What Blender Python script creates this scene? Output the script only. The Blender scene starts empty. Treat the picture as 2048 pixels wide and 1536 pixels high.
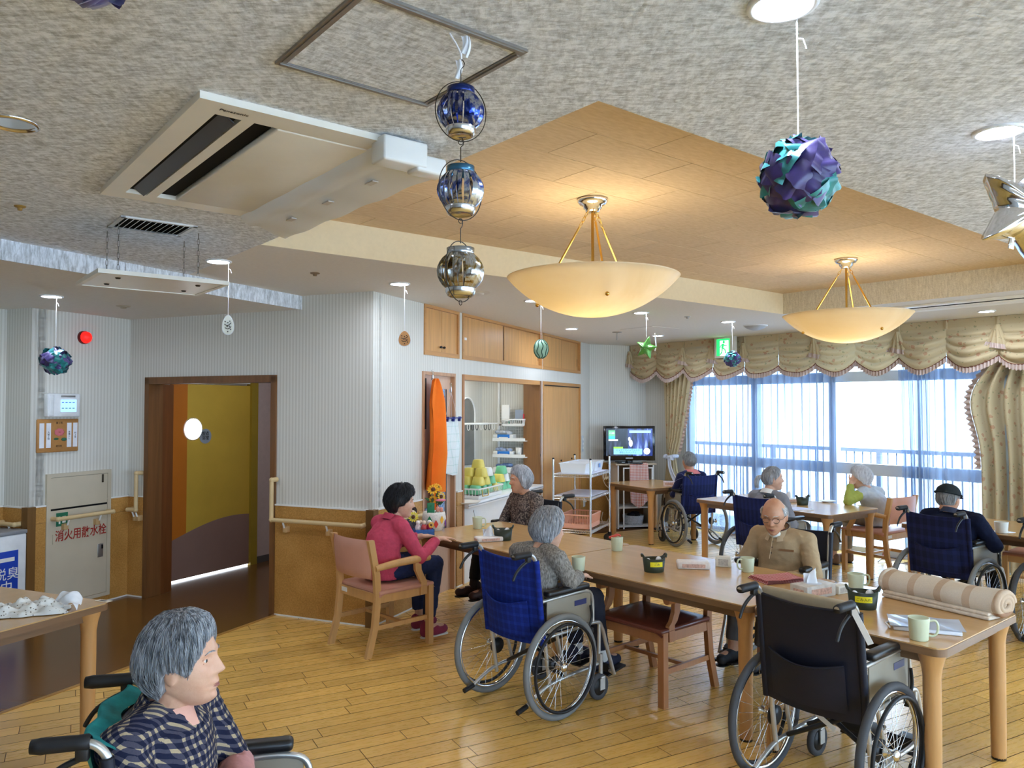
import bpy, bmesh, math, random
import numpy as np
from mathutils import Vector, Matrix, Euler, noise

random.seed(7)
R = math.radians
PI = math.pi
scene = bpy.context.scene
COL = scene.collection

# ------------------------------------------------------------------ camera
CAM_H = 1.70
FPX = 1560.0
PITCH = math.atan(45.0 / FPX)
cam_d = bpy.data.cameras.new('camera')
cam_d.sensor_width = 36.0
cam_d.lens = 36.0 * FPX / 2048.0
cam_d.clip_start = 0.05
cam = bpy.data.objects.new('camera', cam_d)
cam.location = (0, 0, CAM_H)
cam.rotation_euler = (PI / 2 + PITCH, 0, 0)
COL.objects.link(cam)
scene.camera = cam

# ------------------------------------------------------------------ sky and exposure
world = bpy.data.worlds.new('world')
scene.world = world
world.use_nodes = True
_bg = world.node_tree.nodes['Background']
_bg.inputs[0].default_value = (0.56, 0.76, 1.0, 1)
_bg.inputs[1].default_value = 4.4
sun_d = bpy.data.lights.new('sun', 'SUN'); sun_d.energy = 7.0; sun_d.angle = R(1.0); sun_d.color = (1.0, 1.0, 1.0)
sun = bpy.data.objects.new('sun', sun_d); COL.objects.link(sun)
sun.rotation_euler = Vector((math.sin(R(51))*.75, math.cos(R(51))*.75, -1.0)).to_track_quat('-Z', 'Y').to_euler()
scene.view_settings.view_transform = 'Standard'
scene.view_settings.look = 'None'
scene.view_settings.gamma = 1.0
scene.view_settings.use_curve_mapping = False
scene.view_settings.exposure = 1.38

# ------------------------------------------------------------------ measuring helpers
def ray(u, v):
    x = (u - 1024.0) / FPX; z = -(v - 768.0) / FPX
    return Vector((x, math.cos(PITCH) - math.sin(PITCH) * z, math.sin(PITCH) + math.cos(PITCH) * z))
def at(u, v, z=0.0):
    d = ray(u, v); t = (z - CAM_H) / d.z
    return Vector((d.x * t, d.y * t, z))
def atd(u, v, y):
    d = ray(u, v); t = y / d.y
    return Vector((d.x * t, y, CAM_H + d.z * t))
def pix(p):
    y = math.cos(PITCH) * p[1] + math.sin(PITCH) * (p[2] - CAM_H)
    z = -math.sin(PITCH) * p[1] + math.cos(PITCH) * (p[2] - CAM_H)
    return (1024 + FPX * p[0] / y, 768 - FPX * z / y)
def V(*a): return Vector(a)
def dirv(deg):            # heading clockwise from +Y
    return Vector((math.sin(R(deg)), math.cos(R(deg)), 0))
HE = dirv(23.0); HW = dirv(-67.0)          # hall / kitchen axes
A = dirv(-39.0); B = dirv(51.0)            # window / tray axes

def lin(c):
    c = c / 255.0
    return c / 12.92 if c <= 0.04045 else ((c + 0.055) / 1.055) ** 2.4
def rgb(t):
    return (lin(t[0]), lin(t[1]), lin(t[2]), 1.0)

# ------------------------------------------------------------------ materials
MATS = {}
class NT:
    def __init__(s, name):
        s.m = bpy.data.materials.new(name); s.m.use_nodes = True
        s.n = s.m.node_tree.nodes; s.l = s.m.node_tree.links
        s.b = s.n['Principled BSDF']; s.out = s.n['Material Output']
    def new(s, t, **kw):
        nd = s.n.new(t)
        for k, v in kw.items(): setattr(nd, k, v)
        return nd
    def link(s, a, b): s.l.new(a, b)
    def coord(s, kind='Object', scale=(1, 1, 1), rot=(0, 0, 0)):
        tc = s.new('ShaderNodeTexCoord'); mp = s.new('ShaderNodeMapping')
        mp.inputs['Scale'].default_value = scale; mp.inputs['Rotation'].default_value = rot
        s.link(tc.outputs[kind], mp.inputs[0]); return mp.outputs[0]
    def noise(s, vec, scale=5, detail=3, rough=.55, dist=0):
        nd = s.new('ShaderNodeTexNoise')
        nd.inputs['Scale'].default_value = scale; nd.inputs['Detail'].default_value = detail
        nd.inputs['Roughness'].default_value = rough; nd.inputs['Distortion'].default_value = dist
        if vec is not None: s.link(vec, nd.inputs['Vector'])
        return nd.outputs['Fac']
    def ramp(s, fac, stops):
        nd = s.new('ShaderNodeValToRGB'); e = nd.color_ramp.elements
        while len(e) > 2: e.remove(e[-1])
        for i, (p, c) in enumerate(stops):
            el = e[i] if i < 2 else e.new(p)
            el.position = p; el.color = c if len(c) == 4 else (*c, 1)
        s.link(fac, nd.inputs[0]); return nd.outputs[0]
    def mix(s, fac, a, b):
        nd = s.new('ShaderNodeMix', data_type='RGBA')
        for sock, val in ((nd.inputs[0], fac), (nd.inputs[6], a), (nd.inputs[7], b)):
            if hasattr(val, 'is_output'): s.link(val, sock)
            else: sock.default_value = val
        return nd.outputs[2]
    def math(s, op, a, b=0.0):
        nd = s.new('ShaderNodeMath', operation=op)
        for i, val in enumerate((a, b)):
            if hasattr(val, 'is_output'): s.link(val, nd.inputs[i])
            else: nd.inputs[i].default_value = val
        return nd.outputs[0]
    def xyz(s, vec):
        nd = s.new('ShaderNodeSeparateXYZ'); s.link(vec, nd.inputs[0]); return nd.outputs
    def bump(s, h, strength=.2, dist=.01):
        nd = s.new('ShaderNodeBump'); nd.inputs['Strength'].default_value = strength
        nd.inputs['Distance'].default_value = dist
        s.link(h, nd.inputs['Height']); s.link(nd.outputs[0], s.b.inputs['Normal'])
    def col(s, c):
        if hasattr(c, 'is_output'): s.link(c, s.b.inputs['Base Color'])
        else: s.b.inputs['Base Color'].default_value = c
    def pr(s, rough=.5, metal=0, spec=.5, **kw):
        s.b.inputs['Roughness'].default_value = rough; s.b.inputs['Metallic'].default_value = metal
        s.b.inputs['Specular IOR Level'].default_value = spec
        for k, v in kw.items(): s.b.inputs[k].default_value = v

def mplain(name, c, rough=.5, metal=0, spec=.5, var=.12, vscale=6, bump=0, bscale=60, **kw):
    if name in MATS: return MATS[name]
    t = NT(name); t.pr(rough, metal, spec, **kw); k = rgb(c)
    vec = t.coord()
    if var > 0:
        f = t.noise(vec, vscale, 4)
        dk = tuple(x * (1 - var) for x in k[:3]); lt = tuple(min(1, x * (1 + var)) for x in k[:3])
        t.col(t.ramp(f, [(.3, dk), (.7, lt)]))
    else: t.col(k)
    if bump: t.bump(t.noise(vec, bscale, 3), bump, .004)
    MATS[name] = t.m; return t.m
def mwood(name, c, rough=.35, axis=0, dark=.72, scale=1.0, spec=.5, coat=0):
    if name in MATS: return MATS[name]
    t = NT(name); t.pr(rough, 0, spec); t.b.inputs['Coat Weight'].default_value = coat
    t.b.inputs['Coat Roughness'].default_value = .12
    sc = [26 * scale] * 3; sc[axis] = 1.6 * scale
    vec = t.coord(scale=tuple(sc))
    oi = t.new('ShaderNodeObjectInfo')
    ad = t.new('ShaderNodeVectorMath', operation='ADD'); t.link(vec, ad.inputs[0])
    sc2 = t.new('ShaderNodeVectorMath', operation='SCALE'); sc2.inputs[0].default_value = (37, 17, 29)
    t.link(oi.outputs['Random'], sc2.inputs['Scale']); t.link(sc2.outputs[0], ad.inputs[1])
    f = t.noise(ad.outputs[0], 1.0, 5, .6, .6)
    k = rgb(c)[:3]
    t.col(t.ramp(f, [(.25, tuple(x * dark for x in k)), (.6, k), (.85, tuple(min(1, x * 1.12) for x in k))]))
    MATS[name] = t.m; return t.m
def memit(name, c, s):
    if name in MATS: return MATS[name]
    t = NT(name); t.pr(.5); t.col(rgb(c)); t.b.inputs['Emission Color'].default_value = rgb(c)
    t.b.inputs['Emission Strength'].default_value = s
    MATS[name] = t.m; return t.m
def mglass(name, tint=(235, 245, 248), gloss=.06, rough=.02):
    """clear pane: mostly see-through with a faint mirror"""
    if name in MATS: return MATS[name]
    t = NT(name)
    tr = t.new('ShaderNodeBsdfTransparent'); tr.inputs[0].default_value = rgb(tint)
    gl = t.new('ShaderNodeBsdfGlossy'); gl.inputs['Roughness'].default_value = rough
    mx = t.new('ShaderNodeMixShader'); mx.inputs[0].default_value = gloss
    t.link(tr.outputs[0], mx.inputs[1]); t.link(gl.outputs[0], mx.inputs[2])
    t.link(mx.outputs[0], t.out.inputs[0]); MATS[name] = t.m; return t.m
def mcheck(name, base, c2, fx, fz, w=.5, axes=(0, 2), c3=None, rough=.85, second=.0, kind='Object', third=None, rot=(0, 0, 0), skew=False):
    """woven check: two crossing sets of bands"""
    if name in MATS: return MATS[name]
    t = NT(name); t.pr(rough, 0, .25)
    s = list(t.xyz(t.coord(kind, rot=rot)))
    if skew:
        s[0], s[2] = t.math('ADD', s[0], s[1]), t.math('ADD', s[2], t.math('MULTIPLY', s[1], .6))
    def band(o, fr, ww):
        fr_ = t.math('FRACT', t.math('MULTIPLY', t.math('ADD', o, 10.0), fr)); return t.math('LESS_THAN', fr_, ww)
    a = band(s[axes[0]], fx, w); b = band(s[axes[1]], fz, w)
    sm = t.math('MULTIPLY', t.math('ADD', a, b), .5)
    c = t.ramp(sm, [(0.0, rgb(base)), (.5, rgb(c3) if c3 else tuple((x + y) / 2 for x, y in zip(rgb(base), rgb(c2)))), (1.0, rgb(c2))])
    if third:
        a2 = band(s[axes[0]], fx, .08); b2 = band(s[axes[1]], fz, .08)
        c = t.mix(t.math('MAXIMUM', a2, b2), c, rgb(third))
    nz = t.noise(t.coord(kind), 260, 2)
    c = t.mix(t.math('MULTIPLY', nz, .35), c, tuple(x * .4 for x in rgb(base)[:3]) + (1,))
    t.col(c); t.bump(t.noise(t.coord(kind), 22, 3), .35, .012)
    MATS[name] = t.m; return t.m

# ------------------------------------------------------------------ mesh builder
class MB:
    def __init__(s, xf=None):
        s.v = []; s.f = []; s.mi = []; s.sm = []; s.xf = xf; s.cur = 0
    def add(s, vs, fs, smooth=False):
        o = len(s.v)
        if s.xf is not None: vs = [s.xf @ Vector(p) for p in vs]
        s.v.extend([tuple(p) for p in vs])
        for f in fs:
            s.f.append([i + o for i in f]); s.mi.append(s.cur); s.sm.append(smooth)
        return s
    def mat(s, i): s.cur = i; return s
    def box(s, x0, x1, y0, y1, z0, z1, m=None):
        vs = [(x0,y0,z0),(x1,y0,z0),(x1,y1,z0),(x0,y1,z0),(x0,y0,z1),(x1,y0,z1),(x1,y1,z1),(x0,y1,z1)]
        if m is not None: vs = [m @ Vector(p) for p in vs]
        return s.add(vs, [(0,3,2,1),(4,5,6,7),(0,1,5,4),(1,2,6,5),(2,3,7,6),(3,0,4,7)])
    def cbox(s, c, sx, sy, sz, m=None):
        M_ = Matrix.Translation(Vector(c)) @ (m if m is not None else Matrix.Identity(4))
        return s.box(-sx/2, sx/2, -sy/2, sy/2, -sz/2, sz/2, M_)
    def rbox(s, c, sx, sy, sz, r=.01, seg=2, m=None, smooth=True):
        bm = bmesh.new(); bmesh.ops.create_cube(bm, size=1)
        for v in bm.verts: v.co = Vector((v.co.x*sx, v.co.y*sy, v.co.z*sz))
        bmesh.ops.bevel(bm, geom=list(bm.edges), offset=min(r, .49*min(sx,sy,sz)), segments=seg, profile=.5, affect='EDGES')
        M_ = Matrix.Translation(Vector(c)) @ (m if m is not None else Matrix.Identity(4))
        bm.verts.index_update()
        vs = [M_ @ v.co for v in bm.verts]; fs = [[v.index for v in f.verts] for f in bm.faces]; bm.free()
        return s.add(vs, fs, smooth)
    def prism(s, poly, z0, z1, smooth=False):
        n = len(poly)
        vs = [(p[0], p[1], z0) for p in poly] + [(p[0], p[1], z1) for p in poly]
        fs = [list(range(n))[::-1], list(range(n, 2*n))] 
        s.add(vs, fs)
        s.add(vs, [(i, (i+1) % n, n+(i+1) % n, n+i) for i in range(n)], smooth); return s
    def rings(s, rings, cap0=True, cap1=True, closed=False, smooth=True):
        n = len(rings[0]); vs = [p for r in rings for p in r]; fs = []
        k = len(rings)
        for i in range(k if closed else k-1):
            a = i*n; b = ((i+1) % k)*n
            for j in range(n):
                j2 = (j+1) % n; fs.append((a+j, a+j2, b+j2, b+j))
        s.add(vs, fs, smooth)
        if not closed:
            if cap0: s.add(rings[0], [list(range(n))[::-1]])
            if cap1: s.add(rings[-1], [list(range(n))])
        return s
    def tube(s, pts, r, n=8, closed=False, caps=True, smooth=True):
        pts = [Vector(p) for p in pts]; k = len(pts)
        rr = r if isinstance(r, (list, tuple)) else [r]*k
        rg = []; up = None
        for i in range(k):
            if closed: t = pts[(i+1) % k] - pts[i-1]
            else: t = pts[min(i+1, k-1)] - pts[max(i-1, 0)]
            if t.length < 1e-9: t = Vector((0, 0, 1))
            t.normalize()
            if up is None:
                up = Vector((0, 0, 1)) if abs(t.z) < .9 else Vector((1, 0, 0))
            a = t.cross(up)
            if a.length < 1e-6: a = t.orthogonal()
            a.normalize(); b = t.cross(a).normalized(); up = -b if False else up - t*up.dot(t)
            if up.length < 1e-6: up = a.cross(t)
            up.normalize()
            a = t.cross(up); 
            rg.append([pts[i] + (a*math.cos(2*PI*j/n) + up*math.sin(2*PI*j/n))*rr[i] for j in range(n)])
        return s.rings(rg, caps, caps, closed, smooth)
    def cyl(s, p0, p1, r0, r1=None, n=16, caps=True, smooth=True):
        return s.tube([p0, p1], [r0, r0 if r1 is None else r1], n, False, caps, smooth)
    def lathe(s, prof, n=24, c=(0, 0, 0), smooth=True, closed=False, m=None):
        rg = []
        for (r, z) in prof:
            rg.append([Vector((max(r, 1e-5)*math.cos(2*PI*j/n), max(r, 1e-5)*math.sin(2*PI*j/n), z)) for j in range(n)])
        M_ = Matrix.Translation(Vector(c)) @ (m if m is not None else Matrix.Identity(4))
        rg = [[M_ @ p for p in q] for q in rg]
        return s.rings(rg, False, False, closed, smooth)
    def sphere(s, c, rx, ry=None, rz=None, n=16, k=10, m=None):
        ry = rx if ry is None else ry; rz = rx if rz is None else rz
        M_ = Matrix.Translation(Vector(c)) @ (m if m is not None else Matrix.Identity(4))
        rg = []
        for i in range(k+1):
            a = -PI/2 + PI*i/k; a = max(-PI/2+.02, min(PI/2-.02, a))
            rg.append([M_ @ Vector((rx*math.cos(a)*math.cos(2*PI*j/n), ry*math.cos(a)*math.sin(2*PI*j/n), rz*math.sin(a))) for j in range(n)])
        return s.rings(rg)
    def caps(s, p0, p1, r0, r1, n=12):
        p0 = Vector(p0); p1 = Vector(p1); d = (p1-p0)
        if d.length < 1e-6: d = Vector((0, 0, 1e-4))
        u = d.normalized(); pts = []; rr = []
        for a in (85, 55, 25): pts.append(p0 - u*r0*math.sin(R(a))); rr.append(r0*math.cos(R(a)))
        pts += [p0, p1]; rr += [r0, r1]
        for a in (25, 55, 85): pts.append(p1 + u*r1*math.sin(R(a))); rr.append(r1*math.cos(R(a)))
        return s.tube(pts, rr, n)
    def grid(s, fn, nu, nv, smooth=True, wrap=False):
        vs = [fn(i/nu, j/nv) for j in range(nv+1) for i in range(nu+1)]
        w = nu+1
        return s.add(vs, [(j*w+i, j*w+i+1, (j+1)*w+i+1, (j+1)*w+i) for j in range(nv) for i in range(nu)], smooth)
    def mesh(s, name, mats):
        me = bpy.data.meshes.new(name); me.from_pydata(s.v, [], s.f)
        ml = mats if isinstance(mats, (list, tuple)) else [mats]
        for m in ml: me.materials.append(m)
        me.polygons.foreach_set('use_smooth', s.sm); me.polygons.foreach_set('material_index', s.mi)
        me.update(); return me
    def build(s, name, mats, parent=None, loc=None, rot=None, label=None, kind=None):
        o = bpy.data.objects.new(name, s.mesh(name, mats)); COL.objects.link(o)
        if parent is not None: o.parent = parent
        if loc is not None: o.location = loc
        if rot is not None: o.rotation_euler = rot if isinstance(rot, (tuple, list, Euler)) else (0, 0, rot)
        if label: o['label'] = label
        if kind: o['kind'] = kind
        return o

def tag(o, label, cat, group=None):
    o['label'] = label; o['category'] = cat
    if group: o['group'] = group
    return o
def thing(name, label, cat, loc=(0, 0, 0), rotz=0.0, group=None):
    o = bpy.data.objects.new(name, None); o.empty_display_size = .1; COL.objects.link(o)
    o.location = loc; o.rotation_euler = (0, 0, rotz); return tag(o, label, cat, group)
def struct(name, mb, mats, parent=None, **kw):
    o = mb.build(name, mats, parent, **kw)
    o['kind'] = 'structure'; return o
def dup(root, loc=None, rotz=None, label=None, group=None):
    r = root.copy(); COL.objects.link(r)
    if loc is not None: r.location = loc
    if rotz is not None: r.rotation_euler = (0, 0, rotz)
    if label: r['label'] = label
    if group: r['group'] = group
    for ch in list(root.children):
        c = ch.copy(); COL.objects.link(c); c.parent = r
        for g in list(ch.children):
            d = g.copy(); COL.objects.link(d); d.parent = c
    return r
def heading(v):           # rotation about z that turns local +Y to v
    return math.atan2(-v[0], v[1])
def frame(p0, p1):        # local X from p0 to p1 on the floor, local +Y to the left of it
    d = (p1 - p0); ang = math.atan2(d.y, d.x)
    return Matrix.Translation(Vector((p0.x, p0.y, 0))) @ Matrix.Rotation(ang, 4, 'Z')
def arc(c, r, a0, a1, n, ax=(1, 0, 0), ay=(0, 0, 1)):
    c = Vector(c); ax = Vector(ax); ay = Vector(ay)
    return [c + ax*r*math.cos(R(a0+(a1-a0)*i/n)) + ay*r*math.sin(R(a0+(a1-a0)*i/n)) for i in range(n+1)]
def text_mesh(txt, size, name, mat, parent=None, loc=(0, 0, 0), rot=(PI/2, 0, 0), align='CENTER', ext=.0004, sx=1.0, bold=0.0):
    cu = bpy.data.curves.new('txt', 'FONT'); cu.body = txt; cu.size = size; cu.extrude = ext
    cu.align_x = align; cu.align_y = 'CENTER'; cu.resolution_u = 2; cu.offset = bold
    ob = bpy.data.objects.new('txt', cu); COL.objects.link(ob)
    dg = bpy.context.evaluated_depsgraph_get()
    me = bpy.data.meshes.new_from_object(ob.evaluated_get(dg)); bpy.data.objects.remove(ob)
    me.materials.clear(); me.materials.append(mat)
    o = bpy.data.objects.new(name, me); COL.objects.link(o)
    o.parent = parent; o.location = loc; o.rotation_euler = rot; o.scale = (sx, 1, 1)
    return o
# ================================================================== the room shell
HC = 2.60          # main ceiling
HH = 2.49          # hall ceiling
HT = 2.80          # tray ceiling
WZ = 0.89          # wainscot top
C0 = at(743, 1254, 0)
def hit(p, d, u):
    """where the vertical plane through p along d is met by picture column u"""
    k = (u - 1024.0) / FPX / (math.cos(PITCH) + 0.0)
    t = (k * p.y - p.x) / (d.x - k * d.y)
    return Vector((p.x + d.x * t, p.y + d.y * t, 0)), t
SILL = at(1693.6, 1102, 0)
WD = -A                                    # along the window wall, towards the right
C3, TK3 = hit(C0, HE, 1179)
C1, _ = hit(C0, HW, 260)
C2, _ = hit(C1, -HE, 62)
C2b, _ = hit(C2, HW, 12)
C4, _ = hit(SILL, A, 1291)
CW = SILL + WD * 9.0                       # far right end of the window wall
CBK = CW - B * 11.5
CL = C2b - HE * 10.0

# ---- materials of the shell
def m_wallpaper():
    t = NT('striped_wallpaper'); t.pr(.75, 0, .25)
    s = t.xyz(t.coord())
    fr = t.math('FRACT', t.math('MULTIPLY', t.math('ADD', s[0], 50.0), 1/.032))
    tri = t.math('ABSOLUTE', t.math('SUBTRACT', fr, .5))
    nz = t.noise(t.coord(scale=(60, 60, 6)), 3, 3)
    f = t.math('ADD', tri, t.math('MULTIPLY', t.math('SUBTRACT', nz, .5), .10))
    t.col(t.ramp(f, [(.10, rgb((206, 202, 190))), (.40, rgb((223, 220, 210)))]))
    t.bump(f, .10, .003); return t.m
def m_ceiling():
    t = NT('textured_ceiling_paper'); t.pr(.85, 0, .2)
    v1 = t.coord(scale=(15, 48, 10), rot=(0, 0, R(25)))
    v2 = t.coord(scale=(46, 18, 10), rot=(0, 0, R(25)))
    f = t.math('ADD', t.math('MULTIPLY', t.noise(v1, 1.6, 5, .7, .4), .6), t.math('MULTIPLY', t.noise(v2, 1.2, 4, .65, .3), .4))
    t.col(t.ramp(f, [(.38, rgb((170, 173, 176))), (.48, rgb((206, 210, 214))), (.58, rgb((238, 242, 247)))]))
    t.bump(f, .55, .012); return t.m
def m_fascia():
    t = NT('woven_fascia_paper'); t.pr(.8, 0, .2)
    f = t.math('ADD', t.math('MULTIPLY', t.noise(t.coord(scale=(6, 60, 60)), 2, 4), .5), t.math('MULTIPLY', t.noise(t.coord(scale=(40, 40, 8)), 2, 4), .5))
    t.col(t.ramp(f, [(.35, rgb((196, 184, 158))), (.62, rgb((226, 216, 192)))])); t.bump(f, .2, .004); return t.m
def m_cork():
    t = NT('wainscot_board'); t.pr(.42, 0, .4)
    f = t.math('ADD', t.math('MULTIPLY', t.noise(t.coord(scale=(1, 1, 1)), 3.2, 4), .45), t.math('MULTIPLY', t.noise(t.coord(scale=(1, 1, 1)), 90, 3), .55))
    t.col(t.ramp(f, [(.34, rgb((160, 114, 54))), (.5, rgb((188, 138, 70))), (.66, rgb((208, 158, 90)))])); t.bump(f, .12, .003); return t.m
M_WALL = m_wallpaper(); M_CEIL = m_ceiling(); M_FASC = m_fascia(); M_CORK = m_cork()
M_CEIL2 = mplain('smooth_ceiling_paper', (222, 217, 208), .85, 0, .2, .03, 40, .2, 120)
M_WHITE = mplain('white_paint', (238, 236, 230), .45, 0, .4, .03)
M_TRIMW = mwood('door_frame_wood', (122, 80, 42), .4, 2, .7)
M_OAK = mwood('light_oak_veneer', (214, 160, 98), .35, 2, .80)
M_OAKX = mwood('light_oak_rail', (200, 146, 88), .35, 0, .82)
M_RAIL = mplain('cream_rail_plastic', (216, 188, 138), .4, 0, .5, .06, 8)
M_STEEL = mplain('grey_metal', (176, 176, 174), .35, .8, .5, .05)
M_CHROME = mplain('chrome', (225, 225, 225), .12, 1, .5, .03)
M_BLACK = mplain('black_plastic', (24, 24, 26), .45, 0, .5, .1)
M_DARK = mplain('dark_void', (12, 12, 13), .8, 0, .2, 0)

# ---- walls: local X runs along the wall, the room lies on local -Y
WALLS = {}
class Wall:
    def __init__(s, name, p0, p1, mats, z0=0.0, z1=HC, thick=.12, openings=(), flip=False, x0=0.0):
        s.p0 = Vector((p0.x, p0.y, 0)); s.p1 = Vector((p1.x, p1.y, 0)); s.d = (s.p1-s.p0).normalized(); s.L = (s.p1-s.p0).length
        s.ang = math.atan2(s.d.y, s.d.x)
        mb = MB(); th = -thick if flip else thick; ya, yb = min(0, th), max(0, th)
        xs = sorted({x0, s.L, *[o[0] for o in openings], *[o[1] for o in openings]})
        for a, b in zip(xs[:-1], xs[1:]):
            ops = [o for o in openings if o[0] < (a+b)/2 < o[1]]
            zs = sorted([(o[2], o[3]) for o in ops]); z = z0
            for (za, zb) in zs:
                if za > z+1e-4: mb.box(a, b, ya, yb, z, za)
                z = zb
            if z < z1-1e-4: mb.box(a, b, ya, yb, z, z1)
        s.o = struct(name, mb, mats, loc=s.p0, rot=s.ang); WALLS[name] = s
    def x(s, u): return hit(s.p0, s.d, u)[1]
    def z(s, u, v):
        p, t = hit(s.p0, s.d, u); return atd(u, v, p.y).z
    def w(s, x, y=0, z=0):     # local -> world
        return Matrix.Translation(s.p0) @ Matrix.Rotation(s.ang, 4, 'Z') @ Vector((x, y, z))

# kitchen wall K: from the outer corner C0 to C3 (room on local -Y side)
K_ = Wall.__new__(Wall); K_.p0 = C0; K_.d = HE; K_.ang = math.atan2(HE.y, HE.x)
def kx(u): return K_.x(u)
def kz(u, v): return K_.z(u, v)
K = dict(
    cab1=(kx(847), kx(917), kz(847, 709), kz(847, 607)),
    cab2=(kx(924), kx(1083), kz(924, 719), kz(924, 628)),
    cab3=(kx(1085.5), kx(1160), kz(1122, 743), kz(1122, 674)),
    door=(kx(844), kx(909), 0.0, kz(844, 742)),
    hatch=(kx(924), kx(1081), .0, kz(924, 746)),
    fold=(kx(1085), kx(1160), .0, kz(1122, 760)),
)
zt = K['cab1'][3]; zb = K['cab1'][2]
for k in ('cab2', 'cab3'): K[k] = (K[k][0], K[k][1], zb, zt)
zd = K['door'][3]
for k in ('hatch', 'fold'): K[k] = (K[k][0], K[k][1], 0.0, zd)
# the wall is cut for the fittings
KW = Wall('wall_kitchen', C0, C3, [M_WALL], openings=[K[k] for k in K], thick=.10, x0=.003)
DX0 = hit(C0, HW, 548.5)[1]; DX1 = hit(C0, HW, 298)[1]
DZ = atd(548.5, 759.5, hit(C0, HW, 548.5)[0].y).z
dl = (C1-C0).length
DW = Wall('wall_door', C1, C0, [M_WALL], openings=[(dl-DX1, dl-DX0, 0, DZ)], thick=.12)
LW = Wall('wall_left', C2, C1, [M_WALL], x0=.003)
LW2 = Wall('wall_left_return', C2b, C2, [M_WALL])
LW3 = Wall('wall_left_near', CL, C2b, [M_WALL])
TW = Wall('wall_television', C3, C4, [M_WALL])
BKW = Wall('wall_back', CBK, CL, [M_WALL])
RGW = Wall('wall_right', CW, CBK, [M_WALL], openings=[(.6+2.6*i, .6+2.6*i+2.3, .08, 2.42) for i in range(4)])
print('K', {k: tuple(round(x, 2) for x in v) for k, v in K.items()}, 'door', DX0, DX1, DZ, 'C', C0, C1, C2, C2b, C3, C4, SILL, CW)

# wainscot boards, one per wall length, with a pale cap strip
def wainscot(wall, parts, side=-1, post=()):
    for (a, b) in parts:
        n = max(1, round((b-a)/1.2)); w = (b-a)/n
        for i in range(n):
            MB().box(a+i*w+.001, a+(i+1)*w-.001, side*.012, 0, .012, WZ-.13).build('wainscot_panel', M_CORK, wall.o)
            MB().box(a+i*w+.001, a+(i+1)*w-.001, side*.014, 0, WZ-.128, WZ).build('wainscot_rail', M_CORK, wall.o)
        MB().box(a, b, side*.018, 0, WZ, WZ+.012).build('cap_strip', M_WHITE, wall.o)
        MB().box(a, b, side*.016, 0, 0, .012).build('skirting_strip', M_WHITE, wall.o)
wainscot(DW, [(0, dl-DX1-.03), (dl-DX0+.03, dl-.03)])
wainscot(LW, [(0.04, LW.L)])
wainscot(LW2, [(0, LW2.L-.04)])
wainscot(LW3, [(0, LW3.L)])
wainscot(KW, [(.03, K['door'][0]-.01)])
wainscot(KW, [(K['door'][1]+.035, K['hatch'][0]-.01)])
wainscot(KW, [(K['fold'][1]+.01, KW.L)])
wainscot(TW, [(0, TW.L)])
# brown corner guards
for nm, p in (('trim_1', C0), ('trim_2', C2)):
    struct(nm, MB().box(-.035, .035, -.035, .035, 0, WZ+.01), mwood('corner_guard', (120, 84, 40), .4, 2), loc=(p.x, p.y, 0), rot=math.atan2(HE.y, HE.x))

# ---- door opening: frame, pocket reveal, hall behind
def p2(p): return (p.x, p.y)
dj0 = C0 + HW*DX0; dj1 = C0 + HW*DX1
ang = math.atan2(HE.y, HE.x)
fo = MB()
LL = DX1-DX0
# local X along HE... local frame at dj1 with X=-HW (towards right), Y = HE (into the hall)
fx = Matrix.Translation(Vector((dj1.x, dj1.y, 0))) @ Matrix.Rotation(math.atan2(-HW.y, -HW.x), 4, 'Z')
fr = MB(fx)
fr.box(-.03, .02, -.02, .14, 0, DZ+.03).box(LL-.02, LL+.03, -.02, .14, 0, DZ+.03).box(-.03, LL+.03, -.02, .14, DZ-.02, DZ+.04)
struct('door_1', fr, M_TRIMW)
pk = MB(fx); pk.box(-.02, .012, .14, .27, 0, DZ-.02)
struct('door_pocket_panel', pk, mwood('walnut_panel', (118, 68, 30), .35, 2, .72))
# yellow sliding door along the left side of the corridor beyond
q0 = at(340, 1167, 0); q1 = at(497, 1130, 0)
yd = (q1-q0); yl = yd.length; 
sd = thing('sliding_door', 'yellow hall sliding door with orange band and brown foot, round bright window', 'door', q0, math.atan2(yd.y, yd.x))
M_YEL = mplain('mustard_laminate', (206, 168, 62), .5, 0, .4, .05, 4); M_ORA = mplain('orange_laminate', (196, 112, 26), .5, 0, .4, .05, 4); M_BRN = mplain('mauve_brown_laminate', (146, 114, 100), .5, 0, .4, .05, 4)
zd2 = atd(497, 772, q1.y).z
xo = .18*yl
rc = (.25*yl, 1.475, .105)            # porthole
def polyface(mb, poly, y0, y1):
    n = len(poly); vs = [(x, y0, z) for x, z in poly] + [(x, y1, z) for x, z in poly]
    mb.add(vs, [list(range(n)), list(range(n, 2*n))[::-1]] + [(i, n+i, n+(i+1) % n, (i+1) % n) for i in range(n)])
curve = [(x, .40 + .16*math.sin(min(1, (x/yl))*PI*.62)) for x in [yl*i/14 for i in range(15)]]
mb = MB(); polyface(mb, [(0, .016)] + [(yl, .016)] + curve[::-1], 0, .035); mb.build('foot_panel', M_BRN, sd)
cO = [p for p in curve if p[0] <= xo] + [(xo, .40+.16*math.sin(xo/yl*PI*.62))]
mb = MB(); polyface(mb, cO + [(xo, zd2), (0, zd2)], 0, .035); mb.build('orange_band', M_ORA, sd)
cY = [(xo, .40+.16*math.sin(xo/yl*PI*.62))] + [p for p in curve if p[0] > xo]
mb = MB(); polyface(mb, cY + [(yl, zd2), (xo, zd2)], 0, .035); mb.build('yellow_panel', M_YEL, sd)
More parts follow.
